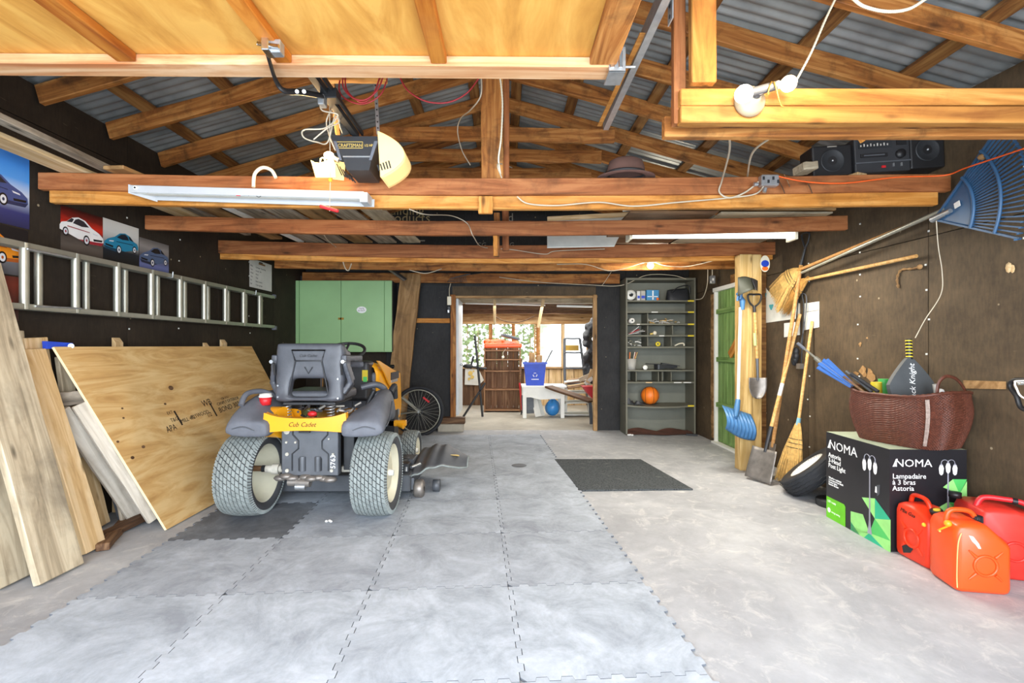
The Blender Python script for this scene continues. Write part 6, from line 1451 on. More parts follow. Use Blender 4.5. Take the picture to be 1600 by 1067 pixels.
# ------------------------------------------------------------------ lawn tractor
TX, TY = -1.445, 3.68
tr_ = thing('lawn_tractor', (TX, 4.3, 0), 'yellow and grey lawn tractor seen from behind, parked on the grey mats', 'lawn tractor')
def wheel(nm, cx, cy, R_, w_, rim_r, rows, cols, out, th=.011, deep=False):
    M = frame((cx, cy, R_), (0, 1, 0), (1, 0, 0))      # local z = +X, local x = +Y
    b = MB(); rr = rim_r
    prof = [(rr, -w_*.36), (rr+.012, -w_*.44), (R_*.80, -w_*.5), (R_*.90, -w_*.49), (R_*.955, -w_*.42), (R_-th, -w_*.25), (R_-th*.8, 0), (R_-th, w_*.25), (R_*.955, w_*.42), (R_*.90, w_*.49), (R_*.80, w_*.5), (rr+.012, w_*.44), (rr, w_*.36)]
    b.lathe(prof[:5], M, M_SIDE, 56); b.lathe(prof[4:9], M, M_RUB, 56); b.lathe(prof[8:], M, M_SIDE, 56); o = b.build(nm, tr_)
    t = MB()
    for r in range(rows):
        z0 = -w_*.47+w_*.94*(r+.5)/rows; hw = w_*.94/rows*.40
        for k in range(cols):
            a = 2*pi*(k+(.5 if r % 2 else 0))/cols; da = 2*pi/cols*.42; sk = .024*(.31/R_)
            vs = []
            def rad(z): q = abs(z)/(w_*.5); return R_*(1-.055*q**3.2)
            for ring_, dr in ((0, -th), (1, 0)):
                for (zz, aa) in ((z0-hw, a-da-sk), (z0+hw, a-da+sk), (z0+hw*1.0, a+da+sk), (z0-hw, a+da-sk)):
                    rr_ = rad(zz)+dr; vs.append(M @ Vector((rr_*cos(aa), rr_*sin(aa), zz)))
            t.add(vs, [(4, 5, 6, 7), (0, 1, 5, 4), (1, 2, 6, 5), (2, 3, 7, 6), (3, 0, 4, 7)], M_TREAD)
        if r in (0, rows-1):     # shoulder lugs
            s_ = -1 if r == 0 else 1
            for k in range(cols*2):
                a = 2*pi*k/(cols*2); p0 = M @ Vector((R_*.955*cos(a), R_*.955*sin(a), s_*w_*.455)); p1 = M @ Vector((R_*.87*cos(a+.02), R_*.87*sin(a+.02), s_*w_*.505)); t.bar(p0, p1, .012*R_/.31, .010*R_/.31, M_TREAD, up=M.to_3x3() @ Vector((cos(a), sin(a), 0)))
    q = t.build('tread_blocks', o); q['kind'] = 'stuff'
    s_ = out; rm_ = MB()
    if not deep: pr = [(rr+.01, s_*w_*.43), (rr-.006, s_*w_*.40), (rr-.014, s_*w_*.28), (rr*.72, s_*w_*.22), (rr*.62, s_*w_*.30), (rr*.3, s_*w_*.32), (.001, s_*w_*.32)]
    else: pr = [(rr+.01, s_*w_*.43), (rr-.004, s_*w_*.40), (rr-.012, s_*w_*.15), (rr-.03, s_*w_*.10), (rr-.035, -s_*w_*.18), (.05, -s_*w_*.24), (.001, -s_*w_*.24)]
    if s_ < 0: pr = pr[::-1]
    rm_.lathe(pr, M, M_RIM, 48); rb_ = rm_.build('rim', o)
    h = MB(); h.lathe([(.001, s_*w_*.46), (.022, s_*w_*.46), (.026, s_*w_*.3)][::s_], M, M_WHT if not deep else M_STEEL, 16)
    if not deep: h.build('hub', o)
    return o
wheel('rear_wheel', -1.92, TY, .31, .262, .205, 9, 42, 1, deep=True)
wheel('rear_wheel', -.965, TY, .31, .255, .205, 9, 42, 1)
wheel('front_wheel', -.96, 4.95, .205, .15, .12, 6, 26, 1, th=.008)
wheel('front_wheel', -1.93, 4.95, .205, .15, .12, 6, 26, 1, th=.008)
# axle
b = MB(); b.tube([(-1.97, TY, .345), (-1.80, TY-.02, .345)], .022, M_BRNW, 12); b.tube([(-1.83, TY-.02, .345), (-1.76, TY-.02, .345)], .026, M_GUN2, 12)
for x0, x1, r in ((-1.79, -1.74, .030), (-1.74, -1.69, .040), (-1.69, -1.60, .026), (-1.22, -1.10, .024), (-1.12, -1.09, .038)): b.tube([(x0, TY-.04, .348), (x1, TY-.04, .348)], r, M_AXLE, 12)
b.build('axle', tr_)
b = MB(); random.seed(9)
for i in range(9): b.sph((-1.62+.045*i, 3.50+random.uniform(-.01, .02), .325+random.uniform(-.02, .012)), .038, M_SHOV, 8, (1.4, 1, .6))
b.tube([(-1.56, 3.5, .29), (-1.40, 3.49, .285)], .03, M_SHOV, 8); b.tube([(-1.50, 3.48, .262), (-1.43, 3.48, .262)], .026, M_STEEL, 10); b.build('transaxle_housing', tr_)
# frame back plate
b = MB(); b.bb((-1.612, 3.50, .335), (-1.205, 3.56, .70), M_GUN); b.bb((-1.20, 3.60, .35), (-1.12, 3.9, .70), M_GUN2); b.build('back_plate', tr_, bevel=.004)
b = MB()
for s_ in (-1, 1):
    c0 = -1.405; P = [(c0+s_*.125, .66), (c0+s_*.125, .63), (c0+s_*.085, .585), (c0+s_*.085, .53), (c0+s_*.13, .49), (c0+s_*.13, .37)]
    b.tube([(x, 3.499, z) for x, z in P], .006, M_GUN2, 5)
    b.tube([(c0+s_*.055, 3.499, .37), (c0+s_*.055, 3.497, .455), (c0+s_*.055, 3.50, .47)], .024, M_GUN, 8, flat=1)
    b.tube([(c0+s_*.082, 3.498, .37), (c0+s_*.082, 3.498, .46)], .003, M_GUN2, 5)
b.build('pressed_rib', tr_)
for x, z, r in ((-1.572, .655, .022), (-1.57, .49, .013), (-1.575, .575, .008), (-1.51, .575, .008), (-1.24, .49, .009), (-1.57, .372, .013), (-1.25, .372, .012), (-1.27, .60, .006)):
    b = MB(); b.tube([(x, 3.502, z), (x, 3.49, z)], r, M_AXLE, 10); b.build('bolt', tr_)
text('5763', tr_, frame((-1.225, 3.4975, .385), (0, 0, 1), (0, -1, 0)), .05, M_WHITETXT, name='painted_marks')
# yellow rear bumper panel
b = MB(); pts = []
for i in range(13):
    u = i/12; x = -1.70+.575*u; pts.append((x, .758+.040*(2*abs(u-.5))**3))
low = [(-1.67+.515*i/8, .672-.012*(2*abs(i/8-.5))**2) for i in range(9)][::-1]
b.prism([(-1.705, .74)]+pts+[(-1.12, .74)]+low, frame((0, 3.47, 0), (1, 0, 0), (0, -1, 0)), .05, M_YEL); b.build('rear_panel', tr_, bevel=.010, seg=3)
text('Cub Cadet', tr_, frame((-1.530, 3.4185, .700), (1, 0, 0), (0, -1, 0)), .046, M_DARKTXT, sx=.95, shear=.35, ex=.0006)
b = MB(); b.bb((-1.46, 3.425, .655), (-1.38, 3.45, .668), M_BLK); b.build('latch', tr_, bevel=.003)
b = MB(); b.bb((-1.72, 3.47, .69), (-1.14, 4.25, .725), M_YEL); b.lathe([(.115, -.03), (.12, 0), (.12, .06)], frame((-1.66, 3.66, .70), (1, 0, 0), (0, -.2, 1)), M_YEL, 24, a0=pi*.2, a1=pi*1.2); b.build('deck_plate', tr_, bevel=.006)
b = MB(); b.tube([(-1.80, 3.66, .70), (-1.655, 3.62, .70)], .115, M_YEL, 24); b.tube([(-1.815, 3.66, .70), (-1.80, 3.66, .70)], .122, M_BLK2, 24); b.build('inner_arch', tr_)
# fenders: lofted sections
def fender(s_):
    TX = -1.405
    b = MB(); secs = []
    for (y, hi, lo, o_, i_) in ((3.38, .720, .645, .535, .270), (3.385, .745, .630, .552, .255), (3.43, .79, .625, .556, .245), (3.52, .85, .64, .548, .25), (3.64, .895, .66, .528, .255), (3.80, .925, .67, .512, .275), (3.95, .93, .67, .492, .31), (4.08, .91, .66, .475, .33), (4.20, .82, .62, .455, .34), (4.24, .73, .62, .44, .35)):
        dz = (hi-.74)*.62 if y < 4.05 else (hi-.74)*.3
        P = [(o_, lo), (o_+.005, (lo+hi)/2), (o_-.02, hi-.015), (o_-.06, hi), (o_-.13, hi-.25*dz), ((o_+i_)/2-.02, hi-.75*dz), (i_+.03, hi-dz), (i_, hi-dz-.03), (i_+.004, lo+.01), (i_+.02, lo)]
        secs.append([Vector((TX+s_*x, y, z)) for x, z in P])
    k = len(secs[0]); vs = [p for s in secs for p in s]; fs = []
    for a in range(len(secs)-1):
        for i in range(k):
            f = (a*k+i, a*k+(i+1) % k, (a+1)*k+(i+1) % k, (a+1)*k+i); fs.append(f if s_ > 0 else f[::-1])
    e0 = tuple(range(k))[::-1]; e1 = tuple((len(secs)-1)*k+i for i in range(k)); fs += [e0 if s_ > 0 else e0[::-1], e1 if s_ > 0 else e1[::-1]]
    b.add(vs, fs, M_FEND, True); o = b.build('fender', tr_, sub=1)
    b = MB(); b.tube(spline([(-1.905, 3.50, .84), (-1.90, 3.57, .915), (-1.85, 3.68, .925), (-1.78, 3.76, .88)], 6), .020, M_FEND, 8, up=(1, 0, 0)) if s_ < 0 else b.tube(spline([(TX+s_*.455, 4.02, .885), (TX+s_*.47, 4.08, .93), (TX+s_*.455, 4.16, .90), (TX+s_*.45, 4.20, .82)], 6), .026, M_BLK2, 8, up=(1, 0, 0)); b.build('grab_handle', o)
    b = MB(); b.tube(spline([(TX+s_*.558, 3.46, .70), (TX+s_*.548, 3.6, .74), (TX+s_*.53, 3.75, .84)], 5), .006, M_GUN, 5); b.tube(spline([(TX+s_*.34, 3.383, .68), (TX+s_*.42, 3.38, .705), (TX+s_*.50, 3.383, .69)], 5), .005, M_GUN, 5); b.build('moulded_line', o)
fender(-1); fender(1)
# seat
SX = -1.482
b = MB()
b.box((SX, 3.72, 1.225), (.50, .10, .125), M_SEAT); b.box((SX, 3.71, 1.10), (.49, .09, .16), M_SEAT)
for s_ in (-1, 1): b.bar((SX+s_*.203, 3.69, .845), (SX+s_*.185, 3.71, 1.17), .115, .09, M_SEAT, up=(0, 1, 0)); b.bar((SX+s_*.235, 3.76, 1.0), (SX+s_*.235, 3.78, 1.24), .06, .16, M_SEAT, up=(0, 1, 0))
b.box((SX, 3.68, .868), (.40, .09, .035), M_SEAT)
st_ = b.build('seat_back', tr_)
m = st_.modifiers.new('r', 'REMESH'); m.mode = 'VOXEL'; m.voxel_size = .011; m.use_smooth_shade = True
m = st_.modifiers.new('s', 'SMOOTH'); m.factor = .6; m.iterations = 30
b = MB()
def ln(P, r=.0045, c=False, y=3.655): b.tube([(SX+x, y, z) for x, z in P], r, M_SEAT2, 5, closed=c)
ln([(-.125, 1.235), (.125, 1.235), (.10, 1.155), (-.10, 1.155)], .006, True)
ln([(-.10, 1.15), (-.135, .98), (-.155, .87)], .005); ln([(.10, 1.15), (.135, .98), (.155, .87)], .005)
ln([(-.03, 1.11), (0, 1.06), (.03, 1.11)], .003); b.build('moulded_groove', st_)
text('Cub Cadet', st_, frame((SX-.07, 3.652, 1.185), (1, 0, 0), (0, -1, 0)), .03, M_SEAT2, shear=.3)
for z, s_ in ((.885, -1), (1.02, 1), (.875, 1), (.97, -1)):
    b = MB(); b.tube([(SX+s_*.225, 3.65, z), (SX+s_*.225, 3.642, z)], .007, M_STEEL, 10); b.build('bolt', st_)
b = MB(); b.box((SX, 3.90, .885), (.46, .42, .08), M_SEAT); cu_ = b.build('seat_cushion', tr_, bevel=.03, seg=4)
b = MB(); b.bb((SX-.19, 3.66, .825), (SX+.20, 4.05, .842), M_GUN2); b.build('seat_plate', tr_)
for s_ in (-1, 1):
    b = MB(); X = SX+s_*.262
    b.bar((X, 3.66, 1.175), (X+s_*.01, 4.05, 1.165), .045, .05, M_SEAT)
    b.bar((X, 3.70, 1.15), (X+s_*.035, 3.75, .99), .035, .10, M_SEAT, up=(0, 1, 0)); b.bar((X+s_*.035, 3.75, .99), (X-s_*.02, 3.72, .90), .04, .09, M_SEAT, up=(0, 1, 0))
    o = b.build('armrest', tr_); m = o.modifiers.new('r', 'REMESH'); m.mode = 'VOXEL'; m.voxel_size = .009; m.use_smooth_shade = True; m = o.modifiers.new('s', 'SMOOTH'); m.iterations = 4
    b = MB(); b.tube([(X+s_*.005, 3.625, 1.15), (X+s_*.005, 3.66, 1.15)], .014, M_STEEL, 12); b.tube([(X-s_*.01, 3.64, 1.14), (X-s_*.01, 3.66, 1.05)], .008, M_BLK, 6); b.build('pivot', o)
for X in (-1.655, -1.325):
    b = MB(); b.tube([(X+.026*cos(t*.55), 3.69+.026*sin(t*.55), .728+.0019*t) for t in range(56)], .0055, M_STEEL, 5); b.build('seat_spring', tr_)
random.seed(2); b = MB()
for i in range(34):
    p = Vector((random.uniform(-1.58, -1.18), random.uniform(3.6, 3.95), random.uniform(.73, .80))); q = p+Vector((random.uniform(-.06, .06), random.uniform(-.06, .06), random.uniform(-.02, .04)))
    b.tube([p, q], random.uniform(.005, .011), random.choice([M_BLK2, M_GUN, M_KNEE, M_GUN2, M_RED if i % 6 == 0 else M_GUN]), 6)
b.sph((-1.43, 3.6, .765), .028, M_RED, 10, (1.3, 1, .8)); o = b.build('engine_linkage', tr_); o['kind'] = 'stuff'
# controls, dash and hood
b = MB(); R_ = frame((TX, 4.33, 1.215), (1, 0, 0), (0, -.45, 1)); b.tube([R_ @ Vector((.185*cos(2*pi*i/40), .185*sin(2*pi*i/40), 0)) for i in range(40)], .014, M_BLK2, 8, closed=True)
for a in (90, 210, 330): b.tube([R_ @ Vector((0, 0, -.03)), R_ @ Vector((.18*cos(radians(a)), .18*sin(radians(a)), 0))], .011, M_BLK2, 6)
b.tube([R_ @ Vector((0, 0, 0)), R_ @ Vector((0, .0, -.30))], .022, M_BLK2, 8); b.build('steering_wheel', tr_)
b = MB(); b.box((TX, 4.48, .95), (.42, .20, .36), M_BLK2); b.box((TX, 4.44, 1.10), (.34, .16, .06), M_FEND); b.bb((TX-.28, 4.5, .60), (TX+.25, 4.6, 1.02), M_FEND); b.build('dashboard', tr_, bevel=.03, seg=3)
b = MB(); b.bb((TX+.155, 4.372, .955), (TX+.205, 4.378, 1.05), M_YTAPE); b.bb((TX+.165, 4.369, .945), (TX+.20, 4.372, .99), M_LG3); b.build('warning_sticker', tr_)
b = MB(); secs = []
for y, zt2, hw in ((4.50, 1.115, .245), (4.56, 1.125, .262), (4.9, 1.085, .272), (5.25, 1.02, .268), (5.45, .94, .235), (5.52, .86, .18)):
    secs.append([(TX-hw, y, .60), (TX-hw, y, zt2-.11), (TX-hw*.93, y, zt2-.05), (TX-hw*.7, y, zt2-.01), (TX, y, zt2+.008), (TX+hw*.7, y, zt2-.01), (TX+hw*.93, y, zt2-.05), (TX+hw, y, zt2-.11), (TX+hw, y, .60)])
vs = [p for s in secs for p in s]; k = 9
b.add(vs, [(a*k+i, a*k+i+1, (a+1)*k+i+1, (a+1)*k+i) for a in range(5) for i in range(k-1)], M_YEL, True); b.add(vs[-9:], [tuple(range(9))], M_YEL); b.build('hood', tr_, solid=.008)
# side frame panel, broad yellow fork on the right and left
for s_ in (1, -1):
    X = TX+s_*.285; b = MB()
    poly = [(4.36, 1.135), (4.44, 1.13), (4.95, 1.03), (5.30, .97), (5.34, .80), (5.36, .62), (5.30, .50), (5.12, .50), (5.08, .66), (4.98, .80), (4.78, .90), (4.60, 1.02), (4.45, 1.09)]
    b.prism(poly if s_ > 0 else poly, frame((X, 0, 0), (0, 1, 0), (1, 0, 0)), .012, M_YEL); o = b.build('side_panel', tr_, bevel=.004)
    b = MB(); b.bb((X+s_*.006-.012, 4.86, .925), (X+s_*.006+.014, 5.20, 1.0), M_BLK); b.bb((X+s_*.006-.01, 4.88, .895), (X+s_*.006+.012, 5.15, .922), M_STEEL); b.build('side_light', o, bevel=.003)
    b = MB(); b.box((X+s_*.01, 5.22, .56), (.012, .06, .06), M_STEEL); b.build('bolt_plate', o)
b = MB(); b.bb((TX+.24, 5.0, .44), (TX+.42, 5.06, .50), M_YEL); b.tube([(TX+.30, 5.04, .47), (TX+.40, 5.0, .44)], .03, M_YEL, 8); b.build('front_bracket', tr_, bevel=.006)
b = MB(); b.bb((TX-.20, 3.56, .36), (TX+.20, 5.3, .58), M_GUN2); b.tube([(-1.9, 4.95, .21), (-1.0, 4.95, .21)], .025, M_GUN2); b.bb((TX-.3, 5.0, .3), (TX+.3, 5.2, .6), M_BLK); b.build('chassis', tr_, bevel=.005)
b = MB(); b.box((TX+.30, 4.22, .64), (.17, .42, .03), M_BLK); b.box((TX-.30, 4.22, .64), (.17, .42, .03), M_BLK); b.build('footrest', tr_, bevel=.01)
b = MB()
for k in range(5): b.tube([(TX+.30+.02*k, 4.02+.05*k, .78+.03*k), (TX+.36+.01*k, 4.02+.05*k, .90-.02*k)], .02, M_BLK2, 6)
b.tube(spline([(TX+.27, 3.95, .93), (TX+.38, 4.0, .95), (TX+.44, 4.05, .90), (TX+.36, 4.05, .86)], 6), .026, M_SEAT, 8); b.build('lever_shroud', tr_)
# mower deck with discharge chute
b = MB()
b.bb((-2.0, 3.98, .075), (-.78, 4.0, .205), M_GUN); b.bb((-2.0, 3.98, .19), (-.78, 4.75, .21), M_GUN); b.bb((-.80, 3.98, .075), (-.78, 4.75, .205), M_GUN); b.bb((-2.0, 3.98, .075), (-1.98, 4.75, .205), M_GUN)
b.build('mower_deck', tr_, bevel=.006)
b = MB(); b.lathe([(.001, .07), (.07, .07), (.075, .0)], Matrix.Translation((-.92, 4.3, .21)), M_BLK2, 16); b.box((-.90, 4.12, .245), (.18, .10, .07), M_BLK2); b.box((-.86, 4.38, .24), (.1, .2, .06), M_GUN); b.tube([(-.83, 4.05, .225), (-.83, 4.05, .26)], .012, M_STEEL); b.tube([(-.80, 4.12, .24), (-.74, 4.2, .25)], .014, M_STEEL); b.build('belt_cover', tr_, bevel=.008)
def chute(u, v):
    x = -.80+.455*u+.0*v; y = 4.33+.31*(2*v-1)*(1-.72*u*u)+.10*u; z = .27+.075*sin(pi*min(1, u*1.2)*.8)-.07*u*u-.10*(1-v)**2*(1-.4*u)+.010*sin(4*2*pi*u)*(1-u)*1.2; 
    return Vector((x, y, max(.05, z)))
b = MB(); b.grid(chute, 40, 14, M_GUN); c_o = b.build('discharge_chute', tr_, solid=.006)
b = MB(); b.tube([chute(i/20, 0) for i in range(21)]+[chute(1, i/8) for i in range(1, 9)], .008, M_TREAD, 6); b.build('chute_lip', c_o)
b = MB(); p = chute(.72, .5); b.bar(p+Vector((-.06, 0, .016)), p+Vector((.05, .02, -.004)), .05, .002, M_GOLD); b.build('warning_sticker', c_o)
b = MB(); b.lathe([(.02, -.04), (.06, -.04), (.075, -.025), (.075, .025), (.06, .04), (.02, .04)], frame((-.72, 4.06, .078), (0, 1, 0), (1, -.1, 0)), M_SHOV, 20)
b.build('anti_scalp_wheel', tr_); b = MB(); b.bar((-.77, 4.05, .075), (-.77, 4.06, .17), .02, .05, M_GUN); b.build('wheel_bracket', tr_)
b = MB(); b.lathe([(.01, -.03), (.05, -.03), (.055, .03), (.01, .03)], frame((-.60, 4.22, .058), (0, 1, 0), (1, 0, 0)), M_GUN, 16); b.build('anti_scalp_wheel', tr_)
# paper cup on the left fender
c = at(415, 633, 3.62); cp = thing('coffee_cup', c, 'red paper coffee cup with a white lid on the left fender', 'cup')
b = MB(); b.lathe([(.001, 0), (.036, 0), (.044, .06), (.001, .06)], Matrix.Translation(c+Vector((0, 0, .002))), M_RED, 24); b.build('cup_body', cp)
b = MB(); b.lathe([(.046, .058), (.048, .064), (.044, .068), (.041, .084), (.036, .084), (.034, .078), (.001, .078)], Matrix.Translation(c+Vector((0, 0, .002))), M_WHT, 24); b.build('cup_lid', cp)
# ------------------------------------------------------------------ bicycle by the back wall
bk_ = thing('bicycle', (-1.7, 6.85, 0), 'silver framed bicycle behind the tractor with a red spoke reflector', 'bicycle')
yb_ = 6.86; WC = Vector((at(654, 638, yb_).x, yb_, .345)); WF = WC+Vector((-1.06, 0, 0)); Rw = .335
for C_0 in (WC, WF):
    M = frame(C_0, (1, 0, 0), (0, -1, 0))
    b = MB(); b.tube([M @ Vector((Rw*cos(2*pi*i/64), Rw*sin(2*pi*i/64), 0)) for i in range(64)], .024, M_RUB, 10, closed=True, up=(0, 1, 0)); wo = b.build('wheel_tyre', bk_)
    b = MB(); b.tube([M @ Vector(((Rw-.034)*cos(2*pi*i/64), (Rw-.034)*sin(2*pi*i/64), 0)) for i in range(64)], .0095, M_ALU, 6, closed=True, up=(0, 1, 0)); b.build('wheel_rim', wo)
    b = MB()
    for i in range(32):
        a = 2*pi*i/32; s_ = 1 if i % 2 else -1; a2 = a+.5*(1 if (i//2) % 2 else -1)
        b.tube([M @ Vector((.02*cos(a2), .02*sin(a2), .025*s_)), M @ Vector(((Rw-.04)*cos(a), (Rw-.04)*sin(a), 0))], .0016, M_ALU, 4)
    o = b.build('spokes', wo); o['kind'] = 'stuff'
    b = MB(); b.tube([M @ Vector((0, 0, -.04)), M @ Vector((0, 0, .04))], .022, M_STEEL, 12); b.build('hub', wo)
b = MB(); M = frame(WC, (1, 0, 0), (0, -1, 0)); b.bar(M @ Vector((.07, .20, .02)), M @ Vector((.155, .13, .02)), .02, .045, M_RED, up=(0, 1, 0)); b.build('reflector', bk_)
b = MB()
for r in (.045, .055, .062): b.lathe([(r, .03), (r+.004, .032), (r, .034)], M, M_GUN, 24)
b.build('sprocket', bk_)
ST = WC+Vector((-.50, 0, .47)); BB_ = WC+Vector((-.43, 0, -.06)); HT = WC+Vector((-.86, 0, .50)); HB = WC+Vector((-.90, 0, .38))
b = MB()
for a, c_ in ((ST, BB_), (ST+Vector((0, 0, -.05)), HT), (BB_, HB)): b.tube([a, c_], .016, M_ALU, 8)
for s_ in (-.045, .045):
    v = Vector((0, s_, 0)); b.tube([ST+Vector((.02, 0, -.07))+v*.5, WC+v], .010, M_ALU, 8); b.tube([BB_+v*.6, WC+v], .010, M_ALU, 8); b.tube([HB+v, WF+v], .013, M_ALU, 8)
b.tube([HB, HT+Vector((.02, 0, .12))], .017, M_ALU, 8); b.build('bicycle_frame', bk_)
b = MB(); b.tube([ST, ST+Vector((-.02, 0, .12))], .013, M_STEEL); b.build('seat_post', bk_)
b = MB(); P = ST+Vector((.0, 0, .15)); b.grid(lambda u, v: P+Vector((.14*(1-2*v), (.075*(1-v)**.6+.018)*cos(2*pi*u), .028*sin(2*pi*u)+.01*(1-v))), 14, 10, M_BLK, cu=True); b.build('saddle', bk_)
b = MB(); H = HT+Vector((.03, 0, .16)); b.tube([H+Vector((0, -.27, .02)), H+Vector((-.04, 0, 0)), H+Vector((0, .27, .02))], .012, M_BLK2); b.build('handlebar', bk_)
b = MB(); b.tube([BB_+Vector((0, -.06, 0)), BB_+Vector((.1, -.07, -.12))], .009, M_STEEL); b.box(BB_+Vector((.1, -.11, -.12)), (.08, .08, .02), M_BLK); b.tube([BB_+Vector((0, .06, 0)), BB_+Vector((-.1, .07, .12))], .009, M_STEEL); b.build('crank', bk_)
# ------------------------------------------------------------------ back room things
sf = thing('slatted_bookcase', (-.03, 9.4, 0), 'brown wooden bookcase with vertical boards in the back room, orange bag on top', 'bookcase')
YS = 9.3; x0, x1 = at(756, 0, YS).x, at(814, 0, YS).x; zt3 = at(0, 543, YS).z; M_BK = wood('brown_bookcase_wood', '6e4a32', '8c6446', 'a47e5c', stain=.2)
for x in (x0, x1-.03): lumber('side_board', (x+.015, YS+.14, 0), (x+.015, YS+.14, zt3), .28, .028, M_BK, sf, up=(1, 0, 0))
for i in range(6):
    xa = x0+.03+(x1-x0-.06)*i/6; lumber('back_slat', (xa+.05, YS+.26, 0), (xa+.05, YS+.26, zt3), (x1-x0-.06)/6-.004, .012, M_BK, sf, up=(0, 1, 0), wob=.001)
for y in (548, 562, 580, 609, 641): lumber('shelf', (x0+.02, YS+.12, at(0, y, YS).z), (x1-.02, YS+.12, at(0, y, YS).z), .26, .024, M_BK, sf, wob=.001)
b = MB(); random.seed(6)
for i in range(11): b.sph((x0+.06+.055*i, YS+.12+random.uniform(-.04, .04), zt3+.06+random.uniform(-.01, .06)*(1 if i < 6 else .3)), .085, M_CAN, 10, (1, 1, .75))
b.bar((x0, YS+.02, zt3+.03), (x1+.02, YS+.02, zt3+.04), .1, .08, M_CAN)
o = b.build('orange_bag'); m = o.modifiers.new('r', 'REMESH'); m.mode = 'VOXEL'; m.voxel_size = .02; m.use_smooth_shade = True; tag(o, 'crumpled bright orange bag on top of the brown bookcase', 'bag')
b = MB(); b.bar(at(784, 523, 9.2), at(810, 530, 9.3), .16, .05, M_GUN); tag(b.build('grey_case', bevel=.01), 'small grey case on top of the orange bag', 'case')
b = MB(); b.tube(spline([at(790, 545, 9.2), at(786, 552, 9.2), at(787, 557, 9.2)], 4), .004, M_WIRE); b.sph(at(786, 558, 9.19), .028, M_WHT2, 10); tag(b.build('hanging_string'), 'string with a pale ball hanging before the brown bookcase', 'string')
b = MB(); b.tube([at(816, 645, 9.0), at(812, 598, 9.05)], .018, M_RED); b.tube([at(812, 598, 9.05), at(815, 560, 9.1)], .016, M_BRNW); b.tube([at(816, 648, 9.0), at(816, 641, 9.0)], .03, M_GUN2); tag(b.build('red_pole'), 'red and brown pole standing right of the brown bookcase', 'pole')
tb = thing('white_table', at(848, 652, 8.6), 'white painted low table in the back room carrying a blue bin', 'table')
YT = 8.5; zT = at(0, 603, YT).z; xa, xb = at(817, 0, YT).x, at(880, 0, YT).x
b = MB(); b.bb((xa-.02, YT-.02, zT-.03), (xb+.06, YT+.55, zT), M_WHT); b.build('tabletop', tb, bevel=.004)
b = MB(); b.prism([(xa+.03, zT-.03), (xb-.02, zT-.03), (xb-.02, zT-.22), (xb-.2, zT-.23), (xa+.3, zT-.24), (xa+.14, zT-.20), (xa+.03, zT-.20)], frame((0, YT+.03, 0), (1, 0, 0), (0, -1, 0)), .02, M_WHT); b.build('apron', tb)
for x in (xa+.03, xb-.01):
    for y in (YT+.03, YT+.5): lumber('leg', (x, y, 0), (x, y, zT-.03), .065, .065, M_WHT, tb, wob=.001)
b = MB(); cb_ = at(841, 602, YT+.2); w0, w1 = .17, .22
b.M = Matrix.Translation((at(835.5, 0, YT+.18).x, YT+.2, zT))
for (r0, r1, z0, z1) in ((.155, .195, 0.002, .40),):
    for t_ in (0, .008):
        vs = [Vector((sx_*(r0-t_), sy*(r0-t_)*.72, z0+t_)) for sx_, sy in ((-1, -1), (1, -1), (1, 1), (-1, 1))]+[Vector((sx_*(r1-t_), sy*(r1-t_)*.72, z1)) for sx_, sy in ((-1, -1), (1, -1), (1, 1), (-1, 1))]
        b.add(vs, [(3, 2, 1, 0), (0, 1, 5, 4), (1, 2, 6, 5), (2, 3, 7, 6), (3, 0, 4, 7)], M_BIN)
rim = [Vector((.205*sx_, .205*.74*sy, .395)) for sx_, sy in ((-1, -1), (1, -1), (1, 1), (-1, 1))]
for i in range(4): b.bar(rim[i], rim[(i+1) % 4], .02, .03, M_BIN)
o = tag(b.build('recycling_bin'), 'blue recycling bin on the white table with sticks standing in it', 'bin')
b = MB(); Cb = Matrix.Translation((at(835.5, 0, YT+.18).x, YT+.075, zT+.19)); R_ = Cb @ frame((0, 0, 0), (1, 0, 0), (0, -1, .05))
for k in range(3):
    a = radians(90+120*k); P = [R_ @ Vector((.034*cos(a+t_*.3), .034*sin(a+t_*.3), .001)) for t_ in range(-2, 3)]; b.tube(P, .007, M_WHITETXT, 5); b.tube([P[-1], P[-1]+(P[-1]-P[-2])*.5], [.012, .002], M_WHITETXT, 5)
b.build('recycling_mark', o); b = MB(); b.M = Cb; b.bb((-.065, -.006, -.085), (.065, -.004, -.072), M_WHITETXT); b.build('white_line', o)
for i, (xp, yt, m, l_) in enumerate(((829, 551, M_WFR, 'brown board piece standing left in the blue bin'), (834, 552, M_PINE, 'pale stick standing in the blue bin'), (842, 555, M_WFR, 'second brown board piece standing in the blue bin'))):
    q = at(xp, yt, YT+.2); lumber('board_piece', (q.x, YT+.2+.02*i, zT+.03), (q.x+.02, YT+.2+.02*i, q.z), .09 if i != 1 else .03, .015, m, None, up=(0, 1, 0), label=l_, cat='board')
b = MB(); b.tube([(at(846, 0, 8.7).x, 8.7, zT+.25), at(863, 547, 8.7)], .011, M_GUN2); tag(b.build('dark_rod'), 'dark rod slanting out of the blue bin', 'rod')
lumber('sawn_panel', at(825, 646, 8.75)+Vector((0, 0, .0)), at(816+8, 617, 8.75), .22, .02, M_GUN, None, up=(0, 1, 0), label='speckled grey panel under the white table at left', cat='panel')
lumber('white_board', flo(843, 655)+Vector((0, .25, .01)), at(833, 617, 8.9), .11, .02, M_WHT, None, up=(0, 1, 0), label='white board leaning under the white table', cat='board')
lumber('white_board', flo(848, 655)+Vector((0, .30, .01)), at(838, 617, 8.95), .12, .02, M_FOAM, None, up=(0, 1, 0), label='second white board leaning under the white table', cat='board')
